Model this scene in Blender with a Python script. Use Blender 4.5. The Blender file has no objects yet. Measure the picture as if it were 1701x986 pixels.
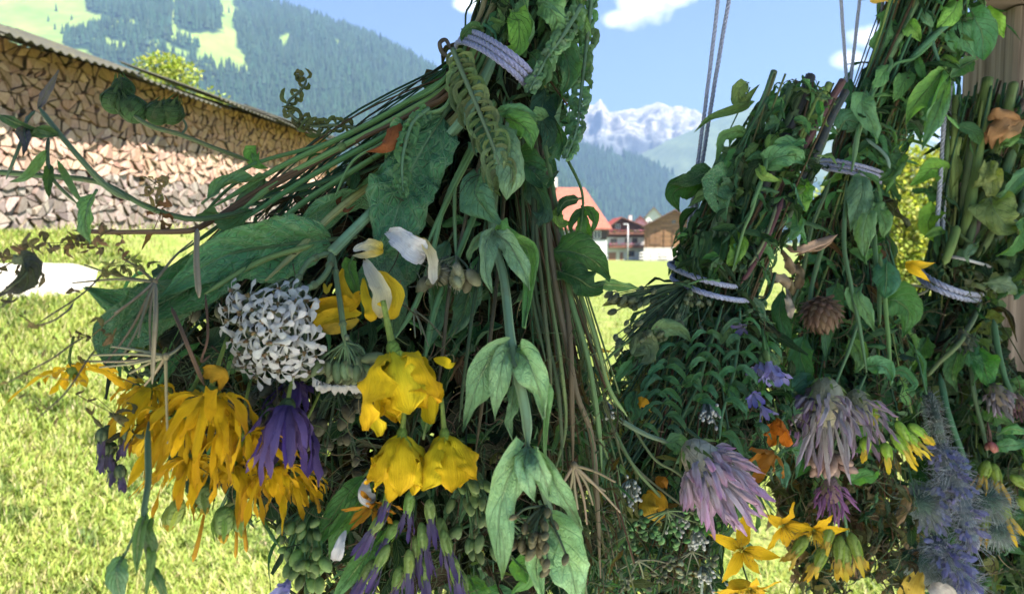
import bpy, math, random
from mathutils import Vector, Matrix, noise, Quaternion

S = bpy.context.scene
COL = bpy.context.scene.collection
R = random.Random(11)
PI = math.pi
# ---------------------------------------------------------------- camera frame
F, CX, CY = 1200.0, 850.5, 493.0
PITCH = math.radians(4.43)
CAM = Vector((0, 0, 1.35))
RT = Vector((1, 0, 0))
FW = Vector((0, math.cos(PITCH), -math.sin(PITCH)))
UP = Vector((0, math.sin(PITCH), math.cos(PITCH)))


def at(px, py, d):
    return CAM + FW * d + RT * ((px - CX) / F * d) + UP * ((CY - py) / F * d)


def proj(p):
    q = p - CAM
    d = q.dot(FW)
    return CX + q.dot(RT) / d * F, CY - q.dot(UP) / d * F, d


def sstep(a, b, x):
    t = max(0.0, min(1.0, (x - a) / (b - a)))
    return t * t * (3 - 2 * t)


def lerp(a, b, t):
    return a + (b - a) * t


def mixc(a, b, t):
    return tuple(a[i] + (b[i] - a[i]) * t for i in range(3))


def jit(c, amt, rng=R):
    k = 1 + rng.uniform(-amt, amt)
    return tuple(max(0.0, x * k * (1 + rng.uniform(-amt, amt) * .35)) for x in c)


def inpoly(x, y, poly):
    c = False
    n = len(poly)
    j = n - 1
    for i in range(n):
        xi, yi = poly[i]
        xj, yj = poly[j]
        if (yi > y) != (yj > y) and x < (xj - xi) * (y - yi) / (yj - yi) + xi:
            c = not c
        j = i
    return c


def spline(pts, n):
    """Catmull-Rom through pts, n+1 samples."""
    if len(pts) == 2:
        return [pts[0].lerp(pts[1], i / n) for i in range(n + 1)]
    P = [pts[0] * 2 - pts[1]] + list(pts) + [pts[-1] * 2 - pts[-2]]
    seg = len(pts) - 1
    out = []
    for i in range(n + 1):
        s = i / n * seg
        k = min(int(s), seg - 1)
        t = s - k
        a, b, c, d = P[k], P[k + 1], P[k + 2], P[k + 3]
        out.append(0.5 * ((2 * b) + (c - a) * t + (2 * a - 5 * b + 4 * c - d) * t * t + (3 * b - a - 3 * c + d) * t ** 3))
    return out


# ---------------------------------------------------------------- mesh builder
WORLD = {}


class MB:
    def __init__(s):
        s.v, s.f, s.c, s.uv, s.m = [], [], [], [], []

    def add(s, verts, faces, col, uvs=None, mi=0):
        o = len(s.v)
        s.v.extend(verts)
        n = len(verts)
        if isinstance(col, list):
            s.c.extend(col)
        else:
            s.c.extend([col] * n)
        s.uv.extend(uvs if uvs else [(0.5, 0.5)] * n)
        s.f.extend([tuple(i + o for i in f) for f in faces])
        s.m.extend([mi] * len(faces))

    def box(s, c, size, col, rot=None, mi=0):
        x, y, z = size[0] / 2, size[1] / 2, size[2] / 2
        vs = [Vector((a * x, b * y, e * z)) for a in (-1, 1) for b in (-1, 1) for e in (-1, 1)]
        if rot:
            vs = [rot @ v for v in vs]
        vs = [v + Vector(c) for v in vs]
        s.add(vs, [(0, 1, 3, 2), (4, 6, 7, 5), (0, 4, 5, 1), (2, 3, 7, 6), (0, 2, 6, 4), (1, 5, 7, 3)], col, None, mi)

    def tube(s, pts, rad, col, n=6, sm=0, mi=0, cap=True):
        """pts list of Vectors; rad float or (r0,r1) or list; sm = samples for spline."""
        if sm:
            pts = spline(pts, sm)
        m = len(pts)
        if isinstance(rad, (int, float)):
            rr = [rad] * m
        elif isinstance(rad, tuple):
            rr = [lerp(rad[0], rad[1], i / (m - 1)) for i in range(m)]
        else:
            rr = rad
        T0 = (pts[1] - pts[0]).normalized()
        a = T0.orthogonal().normalized()
        vs, uv, L = [], [], 0
        cl = []
        for i in range(m):
            T = (pts[min(i + 1, m - 1)] - pts[max(i - 1, 0)])
            if T.length < 1e-9:
                T = T0
            T = T.normalized()
            a = (a - T * a.dot(T))
            a = a.normalized() if a.length > 1e-6 else T.orthogonal().normalized()
            b = T.cross(a)
            if i:
                L += (pts[i] - pts[i - 1]).length
            for k in range(n):
                an = 2 * PI * k / n
                vs.append(pts[i] + (a * math.cos(an) + b * math.sin(an)) * rr[i])
                uv.append((abs(2 * k / n - 1), L * 20))
                cl.append(col(i / (m - 1)) if callable(col) else col)
        fs = []
        for i in range(m - 1):
            for k in range(n):
                k2 = (k + 1) % n
                fs.append((i * n + k, i * n + k2, (i + 1) * n + k2, (i + 1) * n + k))
        if cap:
            fs.append(tuple(range(n - 1, -1, -1)))
            fs.append(tuple((m - 1) * n + k for k in range(n)))
        s.add(vs, fs, cl, uv, mi)

    def ell(s, c, axis, rl, rw, col, nu=8, nv=6, mi=0, tip=0.0):
        """ellipsoid along axis, half length rl, half width rw, tip>0 makes a pointed far end."""
        axis = axis.normalized()
        a = axis.orthogonal().normalized()
        b = axis.cross(a)
        vs, fs, uv, cl = [], [], [], []
        for i in range(nv + 1):
            t = i / nv
            th = PI * t
            r = math.sin(th) * rw * (1 - tip * t)
            for k in range(nu):
                an = 2 * PI * k / nu
                vs.append(c - axis * (rl * math.cos(th)) + (a * math.cos(an) + b * math.sin(an)) * max(r, rw * .02))
                uv.append((k / nu, t))
                cl.append(col(t) if callable(col) else col)
        for i in range(nv):
            for k in range(nu):
                k2 = (k + 1) % nu
                fs.append((i * nu + k, i * nu + k2, (i + 1) * nu + k2, (i + 1) * nu + k))
        s.add(vs, fs, cl, uv, mi)

    def build(s, name, mats, parent=None, smooth=True, origin=None):
        if not isinstance(mats, (list, tuple)):
            mats = [mats]
        n = len(s.v)
        if origin is None:
            lo = [min(v[i] for v in s.v) for i in range(3)]
            hi = [max(v[i] for v in s.v) for i in range(3)]
            origin = Vector([(lo[i] + hi[i]) / 2 for i in range(3)])
        me = bpy.data.meshes.new(name)
        me.from_pydata([(v[0] - origin[0], v[1] - origin[1], v[2] - origin[2]) for v in s.v], [], s.f)
        for m in mats:
            me.materials.append(m)
        if len(mats) > 1:
            me.polygons.foreach_set('material_index', s.m)
        if smooth:
            me.polygons.foreach_set('use_smooth', [True] * len(me.polygons))
        at_ = me.color_attributes.new('Col', 'FLOAT_COLOR', 'POINT')
        buf = []
        for c in s.c:
            buf.extend((c[0], c[1], c[2], 1.0))
        at_.data.foreach_set('color', buf)
        uvl = me.uv_layers.new(name='UVMap')
        li = [0] * len(me.loops)
        me.loops.foreach_get('vertex_index', li)
        ub = []
        for i in li:
            ub.extend(s.uv[i])
        uvl.data.foreach_set('uv', ub)
        me.update()
        return link(name, me, origin, parent)


def link(name, me, origin, parent=None):
    o = bpy.data.objects.new(name, me)
    COL.objects.link(o)
    place(o, origin, parent)
    return o


def place(o, origin, parent=None):
    origin = Vector(origin)
    if parent is not None:
        o.parent = parent
        o.location = origin - WORLD[parent.name]
    else:
        o.location = origin
    WORLD[o.name] = origin


def empty(name, loc):
    o = bpy.data.objects.new(name, None)
    o.empty_display_size = .05
    COL.objects.link(o)
    place(o, loc)
    return o


def tag(o, label=None, cat=None, group=None, kind=None):
    if label:
        o['label'] = label
    if cat:
        o['category'] = cat
    if group:
        o['group'] = group
    if kind:
        o['kind'] = kind
    return o


# ---------------------------------------------------------------- materials
class NT:
    def __init__(s, name):
        s.mat = bpy.data.materials.new(name)
        s.mat.use_nodes = True
        s.t = s.mat.node_tree
        s.t.nodes.clear()
        s.out = s.t.nodes.new('ShaderNodeOutputMaterial')

    def n(s, typ, props=None, **ins):
        nd = s.t.nodes.new('ShaderNode' + typ)
        for k, v in (props or {}).items():
            setattr(nd, k, v)
        for k, v in ins.items():
            key = int(k[1:]) if k[0] == 'i' and k[1:].isdigit() else k.replace('_', ' ')
            s.set(nd.inputs[key], v)
        return nd

    def set(s, sock, v):
        if isinstance(v, bpy.types.NodeSocket):
            s.t.links.new(v, sock)
        elif isinstance(v, bpy.types.Node):
            s.t.links.new(v.outputs[0], sock)
        else:
            if isinstance(v, tuple) and len(v) == 3 and sock.type == 'RGBA':
                v = v + (1,)
            sock.default_value = v

    def math(s, op, a, b=None, c=None, clamp=False):
        nd = s.t.nodes.new('ShaderNodeMath')
        nd.operation = op
        nd.use_clamp = clamp
        s.set(nd.inputs[0], a)
        if b is not None:
            s.set(nd.inputs[1], b)
        if c is not None:
            s.set(nd.inputs[2], c)
        return nd.outputs[0]

    def mix(s, f, a, b, bt='MIX'):
        nd = s.t.nodes.new('ShaderNodeMix')
        nd.data_type = 'RGBA'
        nd.blend_type = bt
        s.set(nd.inputs[0], f)
        s.set(nd.inputs[6], a)
        s.set(nd.inputs[7], b)
        return nd.outputs[2]

    def ramp(s, f, stops):
        nd = s.t.nodes.new('ShaderNodeValToRGB')
        el = nd.color_ramp.elements
        while len(el) < len(stops):
            el.new(.5)
        for e, (p, c) in zip(el, stops):
            e.position = p
            e.color = c + (1,) if len(c) == 3 else c
        s.set(nd.inputs[0], f)
        return nd.outputs[0]

    def noise(s, scale, detail=4, vec=None, rough=.55, dist=0):
        nd = s.n('TexNoise', Scale=scale, Detail=detail, Roughness=rough, Distortion=dist)
        if vec is not None:
            s.set(nd.inputs['Vector'], vec)
        return nd.outputs[0]

    def obj(s):
        return s.n('TexCoord').outputs['Object']

    def geo(s):
        return s.n('NewGeometry').outputs['Position']

    def col(s):
        return s.n('VertexColor', {'layer_name': 'Col'}).outputs[0]

    def uv(s):
        sep = s.n('SeparateXYZ', i0=s.n('UVMap', {'uv_map': 'UVMap'}).outputs[0])
        return sep.outputs[0], sep.outputs[1]

    def bump(s, h, strength=.5, dist=.001):
        return s.n('Bump', Strength=strength, Distance=dist, Height=h).outputs[0]

    def done(s, base, rough=.7, normal=None, trans=0, transcol=None, spec=.3, sheen=0, **kw):
        p = s.n('BsdfPrincipled', Base_Color=base, Roughness=rough)
        p.inputs['Specular IOR Level'].default_value = spec
        if sheen:
            p.inputs['Sheen Weight'].default_value = sheen
            p.inputs['Sheen Roughness'].default_value = .4
        for k, v in kw.items():
            s.set(p.inputs[k.replace('_', ' ')], v)
        if normal is not None:
            s.set(p.inputs['Normal'], normal)
        sh = p.outputs[0]
        if trans:
            tr = s.n('BsdfTranslucent', Color=transcol if transcol is not None else base)
            if normal is not None:
                s.set(tr.inputs['Normal'], normal)
            sh = s.n('MixShader', i0=trans, i1=sh, i2=tr.outputs[0]).outputs[0]
        s.t.links.new(sh, s.out.inputs[0])
        return s.mat


M = {}


def leaf_material(name, nveins, slant, rough, trans, net=False, hairy=0):
    m = NT(name)
    u, v = m.uv()
    au = m.math('ABSOLUTE', m.math('SUBTRACT', m.math('MULTIPLY', u, 2.0), 1.0))
    mid = m.math('SUBTRACT', 1.0, m.math('MULTIPLY', au, 14.0), clamp=True)
    ph = m.math('MULTIPLY', m.math('SUBTRACT', v, m.math('MULTIPLY', au, slant)), nveins)
    fr = m.math('ABSOLUTE', m.math('SUBTRACT', m.math('FRACT', ph), .5))
    side = m.math('SUBTRACT', 1.0, m.math('MULTIPLY', fr, 9.0), clamp=True)
    side = m.math('MULTIPLY', side, .55)
    vein = m.math('MAXIMUM', mid, side)
    if net:
        comb = m.n('CombineXYZ', i0=m.math('MULTIPLY', u, 1.4), i1=m.math('MULTIPLY', v, 2.4), i2=0.0)
        vo = m.n('TexVoronoi', {'feature': 'DISTANCE_TO_EDGE'}, Scale=7.0, Vector=comb.outputs[0])
        ne = m.math('MULTIPLY', m.math('SUBTRACT', 1.0, m.math('MULTIPLY', vo.outputs[0], 9.0), clamp=True), .62)
        vein = m.math('MAXIMUM', vein, m.math('MULTIPLY', ne, .35 if hairy else 1.0))
    base = m.mix(1.0, m.col(), (1.5, 1.5, 1.3), 'MULTIPLY')
    nz = m.noise(260, 5, m.geo())
    big = m.noise(38, 3, m.geo())
    base = m.mix(m.math('MULTIPLY', m.math('SUBTRACT', nz, .38, clamp=True), 1.7, clamp=True), base, m.mix(1.0, base, (.62, .58, .5), 'MULTIPLY'))
    base = m.mix(m.ramp(big, [(.52, (0, 0, 0)), (.75, (.5, .5, .5))]), base, m.mix(1.0, base, (1.45, 1.2, .8), 'MULTIPLY'))
    # dead brown flecks and margins
    fl = m.ramp(m.noise(95, 4, m.geo(), .65), [(.62, (0, 0, 0)), (.70, (.75, .75, .75))])
    edge = m.math('MULTIPLY', m.math('SUBTRACT', au, .86, clamp=True), 3.5, clamp=True)
    base = m.mix(m.math('MAXIMUM', m.math('MULTIPLY', fl, .6), m.math('MULTIPLY', edge, .7)), base, m.mix(.75, base, (.075, .05, .022)))
    base = m.mix(m.math('MULTIPLY', vein, .85 if net and not hairy else .6), base, m.mix(.5, base, (.36, .46, .30)))
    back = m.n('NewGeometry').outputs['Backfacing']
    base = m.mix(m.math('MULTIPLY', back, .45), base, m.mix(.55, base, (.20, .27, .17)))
    h = m.math('ADD', m.math('MULTIPLY', vein, -.9), m.math('MULTIPLY', m.noise(420, 4, m.geo()), .9))
    nrm = m.bump(h, .8, .0018)
    return m.done(base, rough, nrm, trans, m.mix(1.0, base, (1.3, 1.5, .5), 'MULTIPLY'), .14, hairy)


M['leaf'] = leaf_material('wilted_leaf', 7.0, .35, .58, .34)
M['broad'] = leaf_material('crinkled_leaf', 8.0, .28, .6, .2, True)
M['felt'] = leaf_material('downy_leaf', 5.0, .3, .85, .2, True, .08)


def petal_material(name, streak=26.0, rough=.6, trans=.3):
    m = NT(name)
    u, v = m.uv()
    base = m.col()
    w = m.noise(1.0, 3, m.n('CombineXYZ', i0=m.math('MULTIPLY', u, streak), i1=m.math('MULTIPLY', v, 2.5), i2=m.math('MULTIPLY', m.noise(30, 1, m.geo()), 8.0)).outputs[0])
    nz = m.noise(220, 4, m.geo())
    base = m.mix(m.ramp(w, [(.35, (.0, .0, .0)), (.7, (.65, .65, .65))]), base, m.mix(1.0, base, (.68, .6, .62), 'MULTIPLY'))
    base = m.mix(m.ramp(nz, [(.58, (0, 0, 0)), (.8, (.6, .6, .6))]), base, m.mix(1.0, base, (.6, .45, .4), 'MULTIPLY'))
    tip = m.math('MULTIPLY', m.math('SUBTRACT', v, .9, clamp=True), 6.0, clamp=True)
    base = m.mix(m.math('MULTIPLY', tip, m.noise(60, 2, m.geo())), base, m.mix(1.0, base, (.6, .42, .3), 'MULTIPLY'))
    nrm = m.bump(m.math('ADD', w, m.math('MULTIPLY', nz, .6)), .6, .0012)
    return m.done(base, rough, nrm, trans, base, .15, .03)


M['petal'] = petal_material('petal')


def stem_material(name):
    m = NT(name)
    u, v = m.uv()
    base = m.col()
    st = m.noise(1.0, 3, m.n('CombineXYZ', i0=m.math('MULTIPLY', u, 6.0), i1=m.math('MULTIPLY', v, .35), i2=m.noise(25, 1, m.geo())).outputs[0])
    nz = m.noise(160, 4, m.geo())
    base = m.mix(m.ramp(st, [(.38, (0, 0, 0)), (.62, (.8, .8, .8))]), base, m.mix(1.0, base, (.55, .55, .5), 'MULTIPLY'))
    base = m.mix(m.ramp(nz, [(.55, (0, 0, 0)), (.72, (.6, .6, .6))]), base, m.mix(.6, base, (.16, .11, .06)))
    nrm = m.bump(m.math('ADD', st, nz), .5, .0012)
    return m.done(base, .65, nrm, .06, base, .16, .03)


M['stem'] = stem_material('herb_stem')


def plain(name, col, rough=.7, nscale=20, namt=.3, bump=.2, bd=.004, spec=.3, sheen=0, detail=5):
    m = NT(name)
    g = m.geo()
    nz = m.noise(nscale, detail, g)
    base = col if col is not None else m.col()
    lo = m.mix(1.0, base, (1 - namt,) * 3, 'MULTIPLY')
    base = m.mix(m.ramp(nz, [(.3, (0, 0, 0)), (.7, (1, 1, 1))]), lo, base)
    return m.done(base, rough, m.bump(m.noise(nscale * 3, 4, g), bump, bd), spec=spec, sheen=sheen)


m = NT('yarn')
u, v = m.uv()
st = m.noise(900, 3, m.geo())
b = m.mix(m.ramp(st, [(.4, (0, 0, 0)), (.65, (1, 1, 1))]), m.mix(1.0, m.col(), (.62, .62, .66), 'MULTIPLY'), m.col())
M['yarn'] = m.done(b, .9, m.bump(st, .8, .0008), .1, b, .15, .5)
M['seed'] = plain('bud_and_seed', None, .6, 180, .5, .5, .001)
M['hair'] = plain('plant_hair', None, .8, 60, .2, 0, .001, sheen=.3)
# ================================================================ world, sun, camera
SUN_EL = math.radians(58)
SUN_DIR = Vector((0.80, -0.60, 0)).normalized() * math.cos(SUN_EL) + Vector((0, 0, math.sin(SUN_EL)))
w = bpy.data.worlds.new("World")
S.world = w
w.use_nodes = True
nt = w.node_tree
nt.nodes.clear()
wo = nt.nodes.new('ShaderNodeOutputWorld')
bg = nt.nodes.new('ShaderNodeBackground')
sky = nt.nodes.new('ShaderNodeTexSky')
sky.sky_type = 'NISHITA'
sky.sun_disc = False
sky.sun_elevation = SUN_EL
sky.sun_rotation = math.atan2(SUN_DIR.x, SUN_DIR.y)
sky.altitude = 2200
sky.air_density = 1.0
sky.dust_density = 0.3
sky.ozone_density = 1.6
tc = nt.nodes.new('ShaderNodeTexCoord')


def wmath(op, a, b=None, clamp=False):
    nd = nt.nodes.new('ShaderNodeMath')
    nd.operation = op
    nd.use_clamp = clamp
    for i, x in enumerate((a, b)):
        if x is None:
            continue
        if isinstance(x, (int, float)):
            nd.inputs[i].default_value = x
        else:
            nt.links.new(x, nd.inputs[i])
    return nd.outputs[0]


# cumulus clouds: soft blobs of direction broken by noise
nz = nt.nodes.new('ShaderNodeTexNoise')
nz.inputs['Scale'].default_value = 16
nz.inputs['Detail'].default_value = 7
nz.inputs['Roughness'].default_value = .58
nt.links.new(tc.outputs['Generated'], nz.inputs['Vector'])
mask = None
for (px, py, r) in ((1070, 8, .062), (1020, 30, .03), (1120, -14, .05), (800, -2, .042), (770, 8, .02), (1440, 62, .034), (1412, 98, .028), (1520, 250, .075), (1570, 200, .06),
                    (1300, -120, .11), (500, -160, .13), (1800, 40, .12), (-300, -60, .1), (1600, -200, .12), (900, -330, .14)):
    dr = (at(px, py, 1) - CAM).normalized()
    vm = nt.nodes.new('ShaderNodeVectorMath')
    vm.operation = 'SUBTRACT'
    nt.links.new(tc.outputs['Generated'], vm.inputs[0])
    vm.inputs[1].default_value = dr
    vs = nt.nodes.new('ShaderNodeVectorMath')
    vs.operation = 'MULTIPLY'
    nt.links.new(vm.outputs[0], vs.inputs[0])
    vs.inputs[1].default_value = (1, 1, 1.55)
    ln = nt.nodes.new('ShaderNodeVectorMath')
    ln.operation = 'LENGTH'
    nt.links.new(vs.outputs[0], ln.inputs[0])
    b = wmath('SUBTRACT', 1.0, wmath('DIVIDE', ln.outputs['Value'], r), True)
    mask = b if mask is None else wmath('MAXIMUM', mask, b)
dens = wmath('MULTIPLY', wmath('SUBTRACT', wmath('ADD', wmath('MULTIPLY', mask, 1.1), wmath('MULTIPLY', nz.outputs[0], 1.5)), 1.0), 1.7, True)
dens = wmath('MULTIPLY', dens, wmath('MULTIPLY', mask, 6.0, True))
mx = nt.nodes.new('ShaderNodeMix')
mx.data_type = 'RGBA'
nt.links.new(dens, mx.inputs[0])
nt.links.new(sky.outputs[0], mx.inputs[6])
mx.inputs[7].default_value = (11.5, 11.7, 12, 1)
nt.links.new(mx.outputs[2], bg.inputs[0])
bg.inputs[1].default_value = 0.05
nt.links.new(bg.outputs[0], wo.inputs[0])

ld = bpy.data.lights.new('sun', 'SUN')
ld.energy = 5.0
ld.angle = math.radians(.5)
ld.color = (1, .95, .87)
lo = bpy.data.objects.new('sun', ld)
COL.objects.link(lo)
lo.rotation_euler = SUN_DIR.to_track_quat('Z', 'Y').to_euler()

cd = bpy.data.cameras.new('camera')
cam = bpy.data.objects.new('camera', cd)
COL.objects.link(cam)
cam.location = CAM
cam.rotation_euler = (PI / 2 - PITCH, 0, 0)
cd.sensor_width = 36
cd.lens = 36 * F / 1701
cd.clip_start = .01
cd.clip_end = 30000
cd.dof.use_dof = True
cd.dof.focus_distance = .44
cd.dof.aperture_fstop = 16.5
S.camera = cam
S.view_settings.view_transform = 'Standard'
S.view_settings.look = 'None'
S.view_settings.gamma = 1
S.view_settings.exposure = 2.42
S.cycles.max_bounces = 6
S.cycles.diffuse_bounces = 1
S.cycles.transmission_bounces = 4
S.cycles.glossy_bounces = 2
S.cycles.volume_bounces = 1
S.cycles.transparent_max_bounces = 8
S.cycles.use_denoising = True
S.cycles.sample_clamp_indirect = 6


# ================================================================ ground
def bank_z(y):
    return 1.42 + .029 * (min(max(y, 2), 20) - 7)


FAR = [(12, 0), (20, -.18), (35, -.5), (60, -1.05), (110, -2.0), (170, -3.15), (230, -3.5), (420, -3.8)]


def ground_z(x, y):
    t = (-x - 1.1) / 3.4
    t = max(0.0, min(1.0, t))
    t = t * t * (3 - 2 * t) * .35 + t * .65
    fade = 1 - sstep(30, 70, y)
    far = 0
    for (y0, z0), (y1, z1) in zip(FAR, FAR[1:]):
        if y0 <= y <= y1:
            far = lerp(z0, z1, (y - y0) / (y1 - y0))
    if y > FAR[-1][0]:
        far = FAR[-1][1]
    b = bank_z(y) * t * fade * sstep(-3, 2, y)
    bump = .035 * noise.noise(Vector((x * .7, y * .7, 0))) + .012 * noise.noise(Vector((x * 3, y * 3, 4)))
    if y > 60:
        bump = 0
    return b + far * (1 - t * fade) + bump * (1 if y < 30 else max(0, (60 - y) / 30))


def spaced(lo, hi, n, p, c=0.0):
    out = []
    for i in range(n + 1):
        s = -1 + 2 * i / n
        if s < 0:
            out.append(c - abs(s) ** p * (c - lo))
        else:
            out.append(c + s ** p * (hi - c))
    return out


g = MB()
xs = spaced(-7000, 7000, 150, 4.6, -1.5)
ys = spaced(-400, 9000, 170, 4.6, 4)
vs, uv = [], []
for y in ys:
    for x in xs:
        vs.append(Vector((x, y, ground_z(x, y))))
fs = []
nx = len(xs)
for j in range(len(ys) - 1):
    for i in range(nx - 1):
        a = j * nx + i
        fs.append((a, a + 1, a + nx + 1, a + nx))
g.add(vs, fs, (.1, .13, .03))
m = NT('meadow')
p = m.geo()
n1 = m.noise(1.7, 6, p)
n2 = m.noise(28, 5, p)
n3 = m.noise(.25, 3, p)
c = m.ramp(n2, [(.3, (.055, .075, .018)), (.5, (.12, .165, .035)), (.7, (.21, .235, .06))])
c = m.mix(m.ramp(n1, [(.45, (0, 0, 0)), (.7, (.7, .7, .7))]), c, m.mix(n2, (.2, .18, .07), (.3, .28, .12)))
c = m.mix(m.math('MULTIPLY', n3, .3), c, (.17, .2, .05))
M['meadow'] = m.done(c, .9, m.bump(n2, .8, .03), spec=.1)
tag(g.build('ground', M['meadow'], origin=(0, 0, 0)), kind='structure')


# gravel track crossing the bank at the left
def strip_mesh(name, fn, n, wn, mat):
    b = MB()
    vs, fs = [], []
    for i in range(n + 1):
        l, r = fn(i / n)
        for k in range(wn + 1):
            q = l.lerp(r, k / wn)
            e = min(k, wn - k) / wn
            vs.append(Vector((q.x, q.y, ground_z(q.x, q.y) + (.03 if 0 < k < wn else -.04) + .008 * noise.noise(q * 6))))
    for i in range(n):
        for k in range(wn):
            a = i * (wn + 1) + k
            fs.append((a, a + 1, a + wn + 2, a + wn + 1))
    b.add(vs, fs, (.5, .47, .43))
    return b.build(name, mat, origin=(0, 0, 0))


def ground_hit(px, py):
    """walk the camera ray to the ground"""
    d = 1.0
    for i in range(4000):
        p = at(px, py, d)
        if p.z <= ground_z(p.x, p.y):
            return p
        d += .01 * max(1, d * .3)
    return None


m = NT('gravel')
p = m.geo()
vo = m.n('TexVoronoi', Scale=42.0, Vector=p)
c = m.mix(m.noise(5, 4, p), (.40, .37, .33), (.58, .55, .5))
c = m.mix(m.math('MULTIPLY', vo.outputs[0], .7, clamp=True), c, (.22, .2, .17))
M['gravel'] = m.done(c, .9, m.bump(vo.outputs[0], .7, .01), spec=.1)
far_l, near_l = ground_hit(-260, 437), ground_hit(-260, 515)
far_r, near_r = ground_hit(165, 440), ground_hit(150, 492)


def pathfn(t):
    wob = .05 * math.sin(t * 9)
    a = far_l.lerp(far_r, t)
    b = near_l.lerp(near_r, t)
    e = 1 - .55 * sstep(.82, 1, t)
    mid = a.lerp(b, .5)
    return mid.lerp(a, e) + Vector((0, wob, 0)), mid.lerp(b, e) + Vector((0, wob, 0))


tag(strip_mesh('path', pathfn, 40, 8, M['gravel']), kind='structure')


# unseen pale concrete slab, added to bounce sunlight up onto the bunches
b = MB()
vs, fs = [], []
for j in range(17):
    for i in range(25):
        x, y = -3.6 + i * .3, -2.9 + j * .3
        vs.append(Vector((x, min(y, 1.85 + .05 * noise.noise(Vector((x * 2, 0, 0)))), ground_z(x, y) * .25 + .05)))
for j in range(16):
    for i in range(24):
        a = j * 25 + i
        fs.append((a, a + 1, a + 26, a + 25))
b.add(vs, fs, (.5, .48, .45))
m = NT('bounce_slab_concrete')
p = m.geo()
c = m.mix(m.noise(3, 6, p), (.58, .56, .52), (.70, .68, .64))
M['bounce_concrete'] = m.done(c, .9, m.bump(m.noise(60, 4, p), .3, .003), spec=.15)
tag(b.build('bounce_slab', M['bounce_concrete'], origin=(0, 0, 0)), kind='structure')


# grass blades
def grass_patch(name, n, dmin, dmax, pxr, hgt, seed, label):
    rg = random.Random(seed)
    b = MB()
    vs, fs, cs = [], [], []
    for _ in range(n):
        u = rg.random()
        d = dmin * (dmax / dmin) ** u
        px = rg.uniform(*pxr)
        q = at(px, 400, d)
        x, y = q.x, q.y
        # leave out the gravel
        P = proj(Vector((x, y, ground_z(x, y))))
        if -300 < P[0] < 165 and 441 < P[1] < 497 + (P[0] * -.05) and rg.random() < .985:
            continue
        dens = noise.noise(Vector((x * 1.1, y * 1.1, 7)))
        if rg.random() > .72 + dens * .7:
            continue
        z = ground_z(x, y) - .005
        h = hgt * rg.uniform(.45, 1.35) * (1 + .5 * dens)
        wd = rg.uniform(.0012, .0030) * (1 + d * .10)
        az = rg.uniform(0, 2 * PI)
        dr = Vector((math.cos(az), math.sin(az), 0))
        sd = Vector((-dr.y, dr.x, 0))
        ln = rg.uniform(.15, 1.0)
        o = Vector((x, y, z))
        k = rg.random()
        pat = noise.noise(Vector((x * 2.3, y * 2.3, 31))) + .6 * noise.noise(Vector((x * 7, y * 7, 3)))
        if k < .16 + .25 * max(0, pat):
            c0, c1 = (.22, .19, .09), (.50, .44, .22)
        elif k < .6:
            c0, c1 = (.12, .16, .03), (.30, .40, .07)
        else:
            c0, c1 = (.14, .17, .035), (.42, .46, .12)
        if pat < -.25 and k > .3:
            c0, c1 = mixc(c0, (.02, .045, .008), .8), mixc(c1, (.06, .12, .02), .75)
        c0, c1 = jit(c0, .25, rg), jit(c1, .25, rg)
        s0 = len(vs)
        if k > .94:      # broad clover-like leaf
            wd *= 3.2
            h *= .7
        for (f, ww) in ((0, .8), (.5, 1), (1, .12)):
            p = o + dr * (h * ln * f * f) + Vector((0, 0, h * f * (1 - .35 * ln * f)))
            vs.append(p - sd * wd * ww)
            vs.append(p + sd * wd * ww)
            cc = mixc(c0, c1, f)
            cs += [cc, cc]
        fs += [(s0, s0 + 1, s0 + 3, s0 + 2), (s0 + 2, s0 + 3, s0 + 5, s0 + 4)]
    b.add(vs, fs, cs)
    o = b.build(name, M['blade'], origin=(0, 0, 0))
    tag(o, label, 'grass', kind='stuff')


m = NT('grass_blade')
cc = m.col()
M['blade'] = m.done(cc, .55, None, .35, m.mix(1.0, cc, (1.25, 1.3, .6), 'MULTIPLY'), .3)
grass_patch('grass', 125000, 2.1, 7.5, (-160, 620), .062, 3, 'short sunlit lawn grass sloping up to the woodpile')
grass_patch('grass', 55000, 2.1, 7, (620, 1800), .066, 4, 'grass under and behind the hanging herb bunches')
grass_patch('grass', 30000, 7, 26, (-60, 1750), .12, 5, 'far meadow grass in front of the houses and woodpile')


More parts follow.
